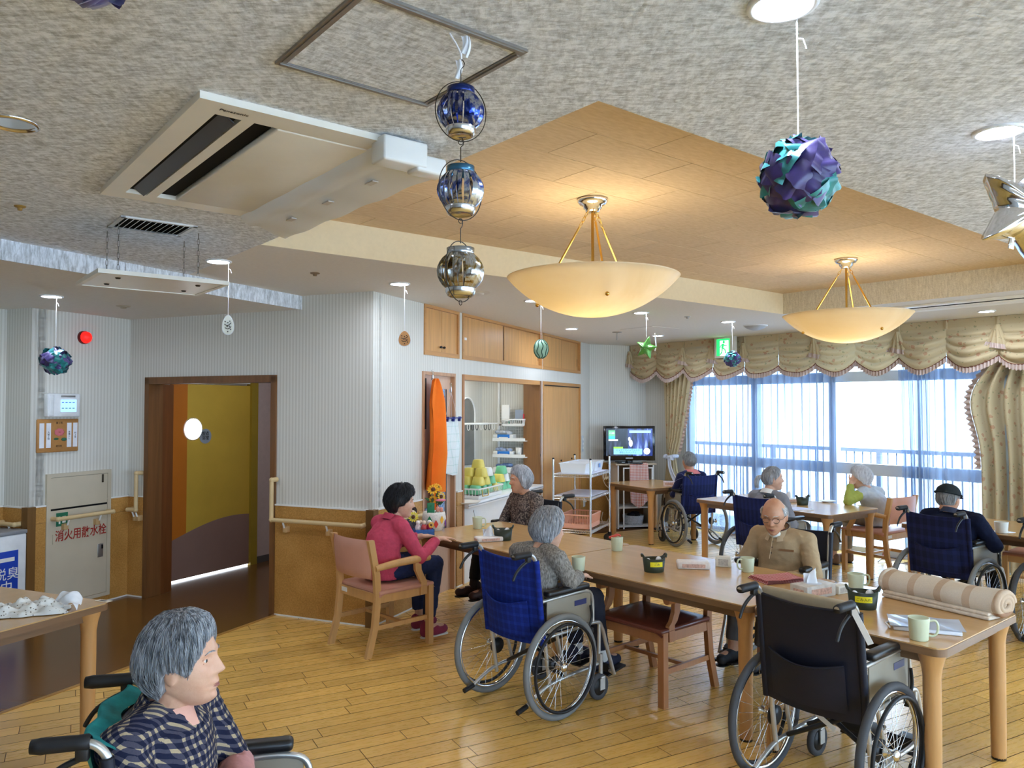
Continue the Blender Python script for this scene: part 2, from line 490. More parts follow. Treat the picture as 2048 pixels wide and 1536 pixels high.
mb = MB(); mb.lathe([(rc[2], -.012), (rc[2]+.012, -.012), (rc[2]+.012, .0), (rc[2], 0)], 28, (rc[0], 0, rc[1]), m=Matrix.Rotation(PI/2, 4, 'X'))
mb.build('porthole_ring', M_WHITE, sd)
mb = MB(); mb.lathe([(0, .004), (rc[2], .004)], 28, (rc[0], 0, rc[1]), m=Matrix.Rotation(PI/2, 4, 'X'))
mb.build('porthole_pane', memit('porthole_daylight', (232, 244, 255), 2.2), sd)  # pane given its own glow in place of daylight behind it
mb = MB(); mb.lathe([(0, .003), (.075, .003)], 24, (rc[0]+.15, 0, rc[1]-.075), m=Matrix.Rotation(PI/2, 4, 'X'))
pl = mb.build('round_plate', mplain('grey_blue_plate', (150, 158, 164), .5, 0, .4, .04), sd)
text_mesh('脱衣\n浴室', .045, 'plate_lettering', M_BLACK, sd, (rc[0]+.15, -.006, rc[1]-.072), (PI/2, 0, 0))
MB().box(0, yl, .012, .03, .002, .015).build('lit_gap', MATS['porthole_daylight'], sd)  # emissive strip stands in for daylight leaking under the door
# door end jamb, wall beyond, lintel
hd = yd.normalized(); hx = Matrix.Translation(Vector((q1.x, q1.y, 0))) @ Matrix.Rotation(math.atan2(hd.y, hd.x), 4, 'Z')
struct('trim_3', MB(hx).box(0, .09, -.03, .08, 0, zd2+.05), mplain('olive_jamb', (168, 140, 44), .5, 0, .4, .04))
struct('wall_hall_far', MB(hx).box(.09, 2.4, 0, .1, 0, HH), mplain('pinkish_wall', (206, 186, 176), .7, 0, .3, .04, 20))
struct('baseboard_hall', MB(hx).box(.09, 2.4, -.01, 0, 0, .07), mplain('grey_skirting', (96, 92, 88), .5, 0, .4, .04))
struct('wall_hall_left', MB(hx).box(-yl-1.2, 0, .05, .15, 0, HH), M_WHITE)
struct('wall_hall_lintel', MB(hx).box(-yl-.3, .09, 0, .05, zd2+.02, HH), M_WHITE)
struct('wall_hall_end', MB(fx).box(-.8, LL+.12, 2.6, 2.7, 0, HH), mplain('pinkish_wall', (206, 186, 176)))
struct('wall_hall_right', MB(fx).box(LL+.05, LL+.12, .12, 2.6, 0, HH), mplain('pinkish_wall', (206, 186, 176)))

# ---- floors
def m_plank():
    t = NT('oak_floor_board'); t.pr(.22, 0, .5); t.b.inputs['Coat Weight'].default_value = .2; t.b.inputs['Coat Roughness'].default_value = .16
    oi = t.new('ShaderNodeObjectInfo')
    at_ = t.new('ShaderNodeAttribute', attribute_name='tone')
    vec = t.coord(scale=(1.2, 26, 1))
    ad = t.new('ShaderNodeVectorMath', operation='ADD'); t.link(vec, ad.inputs[0])
    s2 = t.new('ShaderNodeVectorMath', operation='SCALE'); s2.inputs[0].default_value = (41, 13, 7)
    t.link(oi.outputs['Random'], s2.inputs['Scale']); t.link(s2.outputs[0], ad.inputs[1])
    f = t.noise(ad.outputs[0], 1.4, 5, .6, .5)
    c = t.ramp(f, [(.2, rgb((226, 176, 88))), (.55, rgb((238, 190, 100))), (.9, rgb((244, 200, 112)))])
    r = t.math('FRACT', t.math('ADD', t.math('MULTIPLY', oi.outputs['Random'], 7.3), at_.outputs['Fac']))
    hs = t.new('ShaderNodeHueSaturation'); t.link(c, hs.inputs['Color'])
    t.link(t.math('ADD', t.math('MULTIPLY', r, .26), .86), hs.inputs['Value']); t.col(hs.outputs[0])
    t.link(t.math('ADD', t.math('MULTIPLY', t.noise(t.coord('Generated'), 8, 3), .12), .22), t.b.inputs['Roughness'])
    return t.m
M_PLANK = m_plank()
M_JOINT = mplain('floor_joint', (92, 58, 22), .7, 0, .3, .05)
floor = struct('floor', MB().prism([p2(q) for q in (CBK - WD*-.15, CW + WD*.15 + B*.15, C4 + B*.15, C3 + HE*.3, C3 + HW*1.2, dj0 + HE*4, dj1 + HE*4 + HW*.6, C2b + HW*.2 + HE*.3, CL + HW*.2 - HE*.2)], -.12, -.003), M_JOINT)
# boards run along axis FD; the pale floor lies to the right of the hall edge line
F0 = at(0, 1425, 0); F1 = at(540, 1232, 0)
fn = (F1-F0).normalized(); fnr = Vector((fn.y, -fn.x, 0))         # to the right of the edge
FD = dirv(61.0); FX = Vector((FD.y, -FD.x, 0))                    # FX: across boards
PWD = .115
def inside(p):   # crude room test for planks
    if (p-F0).dot(fnr) < -.5: return False
    if (p-SILL).dot(B) > .05: return False
    if (p-C0).dot(HW) > .6 and (p-C0).dot(HE) > .6: return False
    if p.x < -7 or p.y < -3: return False
    return True
cand = []
rp = random.Random(3)
for i in range(-75, 105):
    x = i*PWD; s0 = -14 + rp.random()*.9
    while s0 < 16:
        ln = rp.choice((.6, .9, .9, .9, .45)); c = FX*(x+PWD/2) + FD*(s0+ln/2)
        if inside(c) and c.y > -1.5:
            cand.append((x, s0, ln, c))
        s0 += ln
def vis(c):
    if c.y < 1.2: return 0
    u, v = pix(c)
    if -60 < u < 2110 and v < 1590: return 1.0/(c.y*c.y)
    return 0
cand.sort(key=lambda t_: -vis(t_[3]))
def clip_poly(poly, n, p0):       # keep the side where (p-p0).n >= 0
    out = []
    for i in range(len(poly)):
        a = poly[i]; b = poly[(i+1) % len(poly)]; da = (a-p0).dot(n); db = (b-p0).dot(n)
        if da >= 0: out.append(a)
        if da*db < 0: out.append(a + (b-a)*(da/(da-db)))
    return out
# a board is one shared mesh per length, except those cut along the hall edge
pang = math.atan2(FD.y, FD.x); share = {}
rest = MB(); ndone = 0
for (x, s0, ln, c) in cand:
    quad = [c + FD*sx*(ln/2-.0018) + FX*sy*(PWD/2-.0023) for sx, sy in ((-1, -1), (-1, 1), (1, 1), (1, -1))]
    cut = any((q-F0).dot(fnr) < .03 for q in quad)
    if cut: quad = clip_poly(quad, fnr, F0 + fnr*.03)
    if len(quad) < 3: continue
    if ndone < 300 and vis(c) > 0 and not cut:
        if ln not in share:
            share[ln] = MB().box(-ln/2+.0018, ln/2-.0018, -PWD/2+.0023, PWD/2-.0023, -.012, 0).mesh('floor_board', [M_PLANK, M_JOINT])
            for pg in share[ln].polygons: pg.material_index = 0 if pg.normal.z > .5 else 1
        o = bpy.data.objects.new('floor_board', share[ln]); COL.objects.link(o); o.parent = floor
        o.location = c; o.rotation_euler = (0, 0, pang); ndone += 1
    else:
        n = len(quad); area = sum(quad[i].x*quad[(i+1) % n].y - quad[(i+1) % n].x*quad[i].y for i in range(n))
        if area < 0: quad = quad[::-1]
        rest.prism([p2(q) for q in quad], -.012, 0)
Minv = Matrix.Rotation(-pang, 4, 'Z')
rest.v = [tuple(Minv @ Vector(p)) for p in rest.v]
ro = rest.build('floor_boards_far', [M_PLANK, M_JOINT], floor, rot=pang, kind='stuff')
for pg in ro.data.polygons: pg.material_index = 0 if pg.normal.z > .5 else 1
tone = ro.data.attributes.new('tone', 'FLOAT', 'FACE')
tv = []; 
rp = random.Random(9); last = None; val = 0
vz = np.array([v.co for v in ro.data.vertices])
for p in ro.data.polygons:
    if len(p.vertices) >= 3 and p.normal.z < -.9: val = rp.random()
    tv.append(val)
tone.data.foreach_set('value', tv)
# brown hall floor and the timber edge strip
M_HALLF = mwood('brown_hall_floor', (110, 74, 36), .22, 0, .8, .6)
hp = [F0 - HE*6, F0 - HE*6 - fnr*5, F1 + HE*8 - fnr*6, F1 + HE*8 - fnr*.0]
hp = [F0 - fn*8, F1 + fn*.02, dj0 + HE*.0, dj0 + HE*6 - HW*.5, dj1 + HE*6 + HW*3, F0 - fn*8 + HW*6]
hp = hp[::-1] if sum(hp[i].x*hp[(i+1) % 6].y - hp[(i+1) % 6].x*hp[i].y for i in range(6)) < 0 else hp
struct('floor_hall', MB().prism([p2(q) for q in hp], -.05, -.001), M_HALLF)
ex = Matrix.Translation(Vector((F0.x, F0.y, 0))) @ Matrix.Rotation(math.atan2(fn.y, fn.x), 4, 'Z')
struct('trim_4', MB(ex).box(-6, (F1-F0).length+.05, -.03, 0, -.02, .004), mwood('edge_strip_wood', (186, 136, 62), .3, 0))

# ---- ceilings
P0 = at(1197, 200, HC); P1 = P0 + A*((at(532, 491, HC)-P0).dot(A)); P2 = P1 + B*((at(1555, 629.7, HC)-P1).dot(B)); P3 = P0 + (P2-P1)
ab = lambda p: ((p-P0).dot(A), (p-P0).dot(B))
def fab(a, b, z=0): q = P0 + A*a + B*b; return (q.x, q.y)
la = (P1-P0).length; lb = (P2-P1).length
mb = MB()
BIG = 13
def strip(a0, a1, b0, b1):
    poly = [fab(a0, b0), fab(a0, b1), fab(a1, b1), fab(a1, b0)]
    s = sum(poly[i][0]*poly[(i+1) % 4][1]-poly[(i+1) % 4][0]*poly[i][1] for i in range(4))
    return poly if s > 0 else poly[::-1]
near = MB(); BW = (SILL-P0).dot(B) + .16; AW = (CW-P0).dot(A) - .16
near.prism(strip(AW, 0, -BIG, BW), HC, HC+.1)
near.prism(strip(0, la, -BIG, 0), HC, HC+.1)
struct('ceiling', near, M_CEIL)
far = MB(); far.prism(strip(0, la, lb, BW), HC, HC+.1)
far.prism(strip(la, BIG, 0, BW), HC, HC+.1)
struct('ceiling_far', far, M_CEIL2)
nl = MB(); nl.prism(strip(la, BIG, -BIG, 0), HC, HC+.1)
struct('ceiling_hall_side', nl, M_CEIL)
# the tray: four fascia boards and its tiled lid
def fb(name, a0, a1, b0, b1, m): struct(name, MB().prism(strip(a0, a1, b0, b1), HC+.0005, HT+.12), m)
M_FASP = mplain('plain_fascia', (222, 204, 168), .8, 0, .2, .03, 30)
fb('trim_5', -.10, .006, -.1, lb+.1, M_CEIL); fb('trim_6', la-.006, la+.10, -.1, lb+.1, M_FASP)
fb('trim_7', 0, la, -.10, .006, M_CEIL); fb('trim_8', 0, la, lb-.006, lb+.10, M_FASC)
lid = struct('ceiling_tray', MB().prism(strip(-.1, la+.1, -.1, lb+.1), HT+.008, HT+.12), mplain('tile_joint', (172, 138, 100), .8, 0, .2, .04))
def m_tile():
    t = NT('tray_tile_paper'); t.pr(.8, 0, .2); oi = t.new('ShaderNodeObjectInfo')
    f = t.noise(t.coord(scale=(8, 30, 8)), 2, 4)
    c = t.ramp(f, [(.3, rgb((212, 186, 150))), (.7, rgb((228, 204, 170)))])
    hs = t.new('ShaderNodeHueSaturation'); t.link(c, hs.inputs['Color'])
    t.link(t.math('ADD', t.math('MULTIPLY', oi.outputs['Random'], .10), .93), hs.inputs['Value']); t.col(hs.outputs[0])
    t.bump(f, .2, .004); return t.m
M_TILE = m_tile()
tw, tl = .303, .606; r_ = 0; a_ = 0.0
tsh = {}
tang = math.atan2(B.y, B.x)
while a_ < la-.02:
    wa = min(tw, la-a_); b_ = -(.303 if r_ % 2 else 0)
    while b_ < lb-.02:
        b0 = max(0, b_); b1 = min(lb, b_+tl)
        if b1-b0 > .03:
            key = (round(b1-b0, 3), round(wa, 3))
            if key not in tsh: tsh[key] = MB().box(-key[0]/2+.002, key[0]/2-.002, -key[1]/2+.002, key[1]/2-.002, 0, .012).mesh('ceiling_tile', [M_TILE])
            o = bpy.data.objects.new('ceiling_tile', tsh[key]); COL.objects.link(o); o.parent = lid
            q = fab(a_+wa/2, (b0+b1)/2); o.location = (q[0], q[1], HT); o.rotation_euler = (0, 0, tang)
        b_ += tl
    a_ += tw; r_ += 1
# hall drop: lower ceiling to the left of the band
G0 = at(0, 519, HH); G1 = at(583, 616, HH)
gd = (G1-G0).normalized(); gl = Vector((-gd.y, gd.x, 0))
hpoly = [G0 - gd*9, G0 + gd*14, G0 + gd*14 + gl*9, G0 - gd*9 + gl*9]
struct('ceiling_hall', MB().prism([p2(q) for q in hpoly], HH, HC+.02), M_CEIL2)
gx = Matrix.Translation(Vector((G0.x, G0.y, 0))) @ Matrix.Rotation(math.atan2(gd.y, gd.x), 4, 'Z')
glen = (G1-G0).length
struct('trim_9', MB(gx).box(-8, glen*.33, -.012, 0, HH-.002, HC), M_CEIL)
struct('trim_10', MB(gx).box(glen*.33+.004, glen*1.1, -.012, 0, HH-.002, HC), M_CEIL)
# ================================================================== window wall, balcony
M_FRAME = mplain('aluminium_window_frame', (196, 204, 214), .4, .2, .5, .03)
M_PANE = mglass('window_pane', (250, 253, 255), .04)
wx = Matrix.Translation(Vector((C4.x, C4.y, 0))) @ Matrix.Rotation(math.atan2(WD.y, WD.x), 4, 'Z')   # local +Y = outwards
WL = (CW-C4).length
WTOP = 2.42
def wcol(u): return hit(C4, WD, u)[1]
WJ = wcol(1372)          # left jamb of the glazing
# wall pieces around the glazing: left pier, header, right pier
struct('wall_window', MB().box(0, WJ, 0, .15, 0, HC).box(WJ, WL, 0, .15, WTOP, HC).box(WL-.3, WL, 0, .15, 0, WTOP), M_WALL, loc=(C4.x, C4.y, 0), rot=math.atan2(WD.y, WD.x))
# bays: mullion columns
bays = [WJ]
while bays[-1] < WL-.4: bays.append(min(bays[-1]+ (wcol(1660)-WJ)/2 if len(bays) < 3 else bays[-1]+1.75, WL-.3))
print('bays', bays, WL)
zr = 1.99; zm = .905
for i in range(len(bays)-1):
    a, b = bays[i], bays[i+1]
    wn = struct('window_%d' % (i+1), MB(wx).box(a, a+.06, .02, .12, 0, WTOP).box(b-.03, b+.03, .02, .12, 0, WTOP)
                .box(a, b, .02, .12, 0, .07).box(a, b, .02, .12, WTOP-.06, WTOP).box(a, b, .02, .12, zr, zr+.12).box(a, b, .03, .11, zm, zm+.13), M_FRAME)
    for (z0, z1) in ((.07, zm), (zm+.13, zr), (zr+.12, WTOP-.06)):
        MB(wx).box(a+.06, b-.03, .066, .072, z0, z1).build('window_pane', M_PANE, wn)
for i in range(4):  # unseen windows, added behind the viewpoint to give the ceiling cool light
    a = .6+2.6*i; rx = Matrix.Translation(RGW.p0) @ Matrix.Rotation(RGW.ang, 4, 'Z')
    wn = struct('window_right_%d' % (i+1), MB(rx).box(a, a+.06, .02, .10, .08, 2.42).box(a+2.24, a+2.3, .02, .10, .08, 2.42).box(a, a+2.3, .02, .10, .08, .15).box(a, a+2.3, .02, .10, 2.36, 2.42).box(a+1.12, a+1.18, .02, .10, .08, 2.42).box(a, a+2.3, .02, .10, 1.99, 2.11), M_FRAME)
    for (x0_, x1_) in ((a+.06, a+1.12), (a+1.18, a+2.24)):
        for (z0_, z1_) in ((.15, 1.99), (2.11, 2.36)): MB(rx).box(x0_, x1_, .057, .063, z0_, z1_).build('window_pane', M_PANE, wn)
pl2 = bpy.data.lights.new('right_window_portal', 'AREA'); pl2.shape = 'RECTANGLE'; pl2.size = 10.2; pl2.size_y = 2.34; pl2.cycles.is_portal = True
po2 = bpy.data.objects.new('right_window_portal', pl2); COL.objects.link(po2)
po2.matrix_world = rx @ Matrix.Translation(Vector((5.65, .14, 1.25))) @ Matrix.Rotation(-PI/2, 4, 'X')
# balcony deck, kerb and railing
struct('floor_balcony', MB(wx).box(-3, WL+3, .15, 1.75, -.10, -.04), mplain('balcony_concrete', (176, 186, 196), .7, 0, .3, .06, 3))
rl = thing('balcony_railing', 'dark metal balcony railing with thin upright bars outside the window', 'railing', C4 + B*1.6, math.atan2(WD.y, WD.x))
M_RLG = mplain('dark_railing_paint', (84, 92, 104), .5, .2, .5, .05)
MB().box(-3, WL+2, -.03, .03, 1.08, 1.13).build('top_rail', M_RLG, rl)
MB().box(-3, WL+2, -.02, .02, .08, .12).build('bottom_rail', M_RLG, rl)
bar = MB().box(-.008, .008, -.008, .008, .12, 1.08).mesh('upright_bar', [M_RLG])
post = MB().box(-.03, .03, -.03, .03, -.04, 1.08).mesh('rail_post', [M_RLG])
x = -.5; i = 0
while x < WL-2.5:
    o = bpy.data.objects.new('rail_post' if i % 14 == 0 else 'upright_bar', post if i % 14 == 0 else bar); COL.objects.link(o); o.parent = rl; o.location = (x, 0, 0)
    x += .115; i += 1
struct('ground', MB().prism([(-60, -60), (90, -60), (90, 90), (-60, 90)], -3.2, -3.0), mplain('pale_outdoor_ground', (206, 216, 226), .9, 0, .2, .08, .3))
# a low far building and tree line beyond
fb_ = thing('distant_house', 'pale far building low behind the balcony railing', 'building', C4 + WD*3.2 + B*22 + V(0, 0, -3.0), math.atan2(WD.y, WD.x))
mb = MB().box(-3, 3, 0, 5, 0, 3.6); mb.build('wall', mplain('far_wall', (226, 226, 224), .9), fb_)
mb = MB(); mb.add([(-3.3, -.3, 3.6), (3.3, -.3, 3.6), (3.3, 5.3, 3.6), (-3.3, 5.3, 3.6), (-3.3, 2.5, 4.6), (3.3, 2.5, 4.6)], [(0, 1, 5, 4), (2, 3, 4, 5), (1, 2, 5), (3, 0, 4), (3, 2, 1, 0)]); mb.build('roof', mplain('far_roof', (170, 176, 186), .9), fb_)
for k in range(3): MB().box(-2.2+k*1.8, -1.3+k*1.8, -.02, 0, 1.6, 2.8).build('window', mplain('far_window', (150, 170, 190), .2), fb_)
# light portal in the glazing guides the daylight
pl_ = bpy.data.lights.new('window_portal', 'AREA'); pl_.shape = 'RECTANGLE'; pl_.size = WL-WJ-.3; pl_.size_y = WTOP; pl_.cycles.is_portal = True
po = bpy.data.objects.new('window_portal', pl_); COL.objects.link(po)
po.matrix_world = wx @ Matrix.Translation(Vector(((WJ+WL-.3)/2, .16, WTOP/2))) @ Matrix.Rotation(-PI/2, 4, 'X')
# ================================================================== ceiling fittings and hanging ornaments
M_LED = memit('led_diffuser', (224, 235, 255), 78.0)
M_RING = mplain('white_trim_ring', (226, 228, 230), .35, 0, .5, .03)
def downlight(u, v, z, label, lit=True, r=.078, p=None):
    p = at(u, v, z) if p is None else p
    t = thing('downlight', label, 'ceiling light', (p.x, p.y, z), 0, 'round downlights')
    MB().lathe([(r, .0), (r, -.006), (r-.012, -.009), (r-.016, -.004), (r-.018, .0)], 32).build('trim_ring', M_RING if lit else M_CHROME, t)
    MB().lathe([(.0001, -.003), (r-.016, -.003)], 32).build('lens', M_LED if lit else M_CHROME, t)
    return p
DL = {}
for k, u, v, z, lb_ in (
    ('pom', 1565, 8, HC, 'lit round downlight above the big teal and purple pompom'),
    ('star', 1998, 262, HC, 'lit round downlight above the silver star balloon'),
    ('egg', 437, 522, HC, 'lit round downlight holding the white egg ornament string'),
    ('tan', 799, 567, HC, 'lit round downlight holding the tan egg ornament string'),
    ('melon', 1066, 601, HC, 'lit round downlight half hidden behind the nearer bowl pendant'),
    ('cab', 1143, 657, HC, 'lit round downlight in front of the upper cupboards, bearing no ornament'),
    ('gstar', 1282, 625, HC, 'lit round downlight holding the green star string'),
    ('tv', 1316, 671, HC, 'lit small far downlight behind the green star'),
    ('exit', 1456, 643, HC, 'lit round downlight above the exit sign'),
    ('val', 1973, 622, HC, 'lit round downlight close above the curtain valance on the right'),
    ('hall', 103, 592, HH, 'lit round downlight in the lower hall ceiling')):
    DL[k] = downlight(u, v, z, lb_)
downlight(24, 246, HC, 'unlit round downlight with a mirrored inside near the left picture edge', lit=False)
for (x, y, w_) in ((-2.2, 1.0, 'nearest the air conditioner behind the photographer'), (2.4, -.2, 'just behind the photographer on the right'), (-.4, -1.6, 'in the back row behind the photographer'), (4.6, 1.6, 'right of the nearest table, out of the picture'), (6.2, 4.0, 'beside the window, out of the picture'), (-3.6, 2.6, 'left of the left table, out of the picture')):  # extra downlights added out of view to light the room
    downlight(0, 0, HC, 'lit round downlight ' + w_, p=V(x, y, HC))

_q = C0 + HW*((DX0+DX1)/2) + HE*.9
downlight(0, 0, HH, 'lit round downlight in the corridor beyond the open doorway', p=V(_q.x, _q.y, HH))  # added out of sight to brighten the dark corridor

# ---- bowl pendants
def m_bowl():
    t = NT('alabaster_glass_bowl')
    df = t.new('ShaderNodeBsdfDiffuse'); tl = t.new('ShaderNodeBsdfTranslucent'); gl = t.new('ShaderNodeBsdfGlossy')
    f = t.noise(t.coord(), 2.2, 4, .6, 1.2)
    c = t.ramp(f, [(.3, rgb((238, 226, 196))), (.7, rgb((248, 240, 220)))])
    t.link(c, df.inputs[0]); t.link(c, tl.inputs[0]); gl.inputs['Roughness'].default_value = .25
    m1 = t.new('ShaderNodeMixShader'); m1.inputs[0].default_value = .62
    t.link(df.outputs[0], m1.inputs[1]); t.link(tl.outputs[0], m1.inputs[2])
    m2 = t.new('ShaderNodeMixShader'); m2.inputs[0].default_value = .06
    t.link(m1.outputs[0], m2.inputs[1]); t.link(gl.outputs[0], m2.inputs[2]); t.link(m2.outputs[0], t.out.inputs[0]); return t.m
M_BOWL = m_bowl(); M_BRASS = mplain('polished_brass', (206, 166, 84), .18, 1, .5, .05)
def pendant(u, v, label, rot):
    p = at(u, v, HT)
    t = thing('bowl_pendant', label, 'pendant lamp', (p.x, p.y, HT), rot, 'alabaster bowl pendants')
    MB().lathe([(.0, 0), (.080, 0), (.083, -.012), (.068, -.030), (.050, -.034), (.048, -.052), (.038, -.058), (.036, -.068), (.0, -.068)], 32).build('canopy', M_CHROME, t)
    MB().lathe([(.052, -.024), (.040, -.020), (.046, -.030)], 32).build('canopy_ring', M_BRASS, t)
    zr_ = 2.378-HT; R_ = .596; zb_ = 2.172-HT
    prof = [(r, zb_ + R_ - math.sqrt(R_*R_ - r*r)) for r in [.45*i/22 for i in range(23)]]
    inner = [(r-.004 if r > .01 else 0, z+.008) for r, z in prof]
    bw = MB().lathe(prof + [(.455, zr_+.004)] + inner[::-1], 64).build('bowl', M_BOWL, t)
    for k in range(3):
        a = R(-90 + 120*k + 3); c, s = math.cos(a), math.sin(a)
        zs = zb_ + R_ - math.sqrt(R_*R_ - .31*.31)
        top = V(.028*c, .028*s, -.07); kn = V(.07*c, .07*s, -.14); end = V(.31*c, .31*s, zs+.01)
        rod = MB().cyl(kn, end, .006, n=10).build('rod', M_BRASS, t)
        ch = MB()
        for q in range(3):
            m0 = top.lerp(kn, q/3); m1 = top.lerp(kn, (q+1)/3); ax = (m1-m0).normalized(); sd_ = ax.orthogonal().normalized()
            if q % 2: sd_ = ax.cross(sd_)
            c0 = (m0+m1)/2
            ch.tube([c0 + ax*math.cos(2*PI*w/10)*(m1-m0).length*.62 + sd_*math.sin(2*PI*w/10)*.008 for w in range(10)], .0022, 6, closed=True)
        ch.build('chain_links', M_BRASS, rod)
        MB().sphere((.315*c, .315*s, zs-.008), .011, n=12, k=8).build('stud', M_BRASS, t)
    MB().cyl((0, 0, -.066), (0, 0, zb_+.16), .008, n=10).build('stem', M_BRASS, t)
    bl = MB().sphere((0, 0, zb_+.12), .045, n=16, k=10).build('bulb', memit('warm_bulb', (255, 232, 180), 5), t)
    ld = bpy.data.lights.new('pendant_light', 'POINT'); ld.energy = 3.2; ld.color = (1.0, .86, .62); ld.shadow_soft_size = .16
    lo = bpy.data.objects.new('pendant_light', ld); COL.objects.link(lo); lo.parent = t; lo.location = (0, 0, zr_+.005)
pendant(1185, 398, 'nearer alabaster glass bowl pendant on brass rods', R(4))
pendant(1692, 518, 'farther alabaster glass bowl pendant on brass rods', R(20))

# ---- ceiling hatch
h0 = at(565, 122, HC); h1 = at(850, 203, HC); h2 = at(1040, 100, HC)
hc = (h0+h2)/2; hs = .455
hp_ = struct('ceiling_hatch', MB().box(-.21, .21, -.21, .21, -.004, .0), M_CEIL, loc=(hc.x, hc.y, HC), rot=math.atan2(B.y, B.x))
M_ALU = mplain('brushed_aluminium', (150, 148, 144), .35, .7, .5, .08, 40)
for nm, b in (('a', (-.235, .235, -.235, -.212)), ('b', (-.235, .235, .212, .235)), ('c', (-.235, -.212, -.212, .212)), ('d', (.212, .235, -.212, .212))):
    MB().box(b[0], b[1], b[2], b[3], -.007, .0).box(b[0]+.008, b[1]-.008 if b[1]-b[0] > .1 else b[1]-.006, b[2]+.006, b[3]-.006, -.010, -.006).build('hatch_frame_bar', M_ALU, hp_)
MB().lathe([(0, -.012), (.009, -.012), (.011, -.006)], 14, (.215, .06, 0)).build('hatch_lock', M_CHROME, hp_)

# ---- ceiling cassette air conditioner with wind baffle
q0_ = at(400, 180, HC)
ac = thing('ceiling_air_conditioner', 'cream ceiling cassette air conditioner with two dark slots and clear wind baffle', 'air conditioner', (q0_.x, q0_.y, HC), math.atan2(B.y, B.x))
# local X = B, local Y = A
M_AC = mplain('cream_ac_plastic', (230, 226, 214), .3, 0, .5, .03); LA, LB = 1.30, .62
MB().box(0, .075, 0, LA, -.022, 0).box(.155, .195, .10, LA-.10, -.022, 0).box(.075, LB, 0, .10, -.022, 0).box(.075, LB, LA-.10, LA, -.022, 0).build('frame', M_AC, ac)
MB().rbox((.435, LA/2, -.014), .33, LA-.21, .022, .006).build('intake_panel', M_AC, ac)
MB().box(.60, LB, .1, LA-.1, -.022, 0).build('edge_rail', M_AC, ac)
MB().box(.075, .155, .1, LA-.1, -.004, .0).build('outlet_slot', M_DARK, ac)
MB().box(.195, .27, .1, LA-.1, -.004, .0).build('intake_slot', M_DARK, ac)
MB(Matrix.Translation(V(.118, LA/2, -.014)) @ Matrix.Rotation(R(35), 4, 'Y')).box(-.028, .028, -.53, .53, -.002, .002).build('louvre', mplain('dark_louvre', (62, 62, 66), .4, 0, .5, .05), ac)
text_mesh('Panasonic', .022, 'maker_mark', M_BLACK, ac, (.115, .05, -.0235), (PI, 0, 0))
def m_film():
    t = NT('frosted_film'); tr = t.new('ShaderNodeBsdfTransparent'); tr.inputs[0].default_value = (.9, .93, .95, 1)
    b = t.b; t.pr(.25, 0, .6); t.col(rgb((240, 243, 246)))
    mx = t.new('ShaderNodeMixShader'); mx.inputs[0].default_value = .84
    t.link(tr.outputs[0], mx.inputs[1]); t.link(b.outputs[0], mx.inputs[2]); t.link(mx.outputs[0], t.out.inputs[0]); return t.m
M_FILM = m_film()
pr_ = [(.585, -.020), (.60, -.045), (.63, -.060), (.66, -.058), (.675, -.062), (.74, -.088), (.80, -.100)]
mb = MB(); mb.grid(lambda a, b: V(pr_[int(round(a*6))][0], .02 + b*(LA-.02), pr_[int(round(a*6))][1] + .004*math.sin(b*23+a*5)), 6, 24)
mb.build('wind_baffle', M_FILM, ac)
mb = MB().rbox((.655, .0, -.05), .17, .09, .085, .008).rbox((.76, -.005, -.075), .12, .07, .06, .008); mb.build('baffle_end_block', mplain('clear_white_plastic', (226, 226, 222), .25, 0, .6, .03), ac)
for k in range(3): MB().box(.69, .715, .25+.36*k, .31+.36*k, -.079, -.0745).build('tape_patch', mplain('beige_tape', (190, 184, 176), .5), ac)

# ---- vent grille and hanging deflector board
g = thing('ceiling_vent', 'square slatted ceiling vent above the hanging white board', 'vent', at(305, 452, HC), math.atan2(B.y, B.x))
M_VENT = mplain('pale_vent_metal', (214, 216, 214), .4, .1, .5, .04)
gw, gh = .175, .145
MB().box(-gw, gw, -gh, -gh+.02, -.008, 0).box(-gw, gw, gh-.02, gh, -.008, 0).box(-gw, -gw+.02, -gh, gh, -.008, 0).box(gw-.02, gw, -gh, gh, -.008, 0).build('frame', M_VENT, g)
MB().box(-gw+.02, gw-.02, -gh+.02, gh-.02, -.001, 0).build('backing', M_DARK, g)
sl = MB(Matrix.Rotation(R(-40), 4, 'Y')).box(-.011, .011, -gh+.02, gh-.02, -.0008, .0008).mesh('slat', [M_VENT])
for k in range(12):
    o = bpy.data.objects.new('slat', sl); COL.objects.link(o); o.parent = g; o.location = (-gw+.033 + k*(2*gw-.066)/11, 0, -.010)
zp = 2.335
cs = [at(195, 540, zp), at(465, 565, zp), at(392, 590, zp), at(150, 567, zp)]
pc = sum(cs, V(0, 0, 0))/4
pd = ((cs[1]-cs[0]) + (cs[2]-cs[3])).normalized(); 
hb = thing('hanging_deflector_board', 'white framed board hung by four chains below the ceiling vent', 'board', (pc.x, pc.y, zp), math.atan2(pd.y, pd.x))
bw_, bh_ = .61, .51
M_BRD = mplain('white_board_plastic', (232, 232, 230), .3, 0, .5, .02)
MB().box(-bw_/2+.02, bw_/2-.02, -bh_/2+.02, bh_/2-.02, -.006, .006).build('board', M_BRD, hb)
MB().box(-bw_/2, bw_/2, -bh_/2, -bh_/2+.022, -.010, .010).box(-bw_/2, bw_/2, bh_/2-.022, bh_/2, -.010, .010).box(-bw_/2, -bw_/2+.022, -bh_/2+.022, bh_/2-.022, -.010, .010).box(bw_/2-.022, bw_/2, -bh_/2+.022, bh_/2-.022, -.010, .010).build('frame', mplain('ivory_frame', (224, 220, 208), .35), hb)
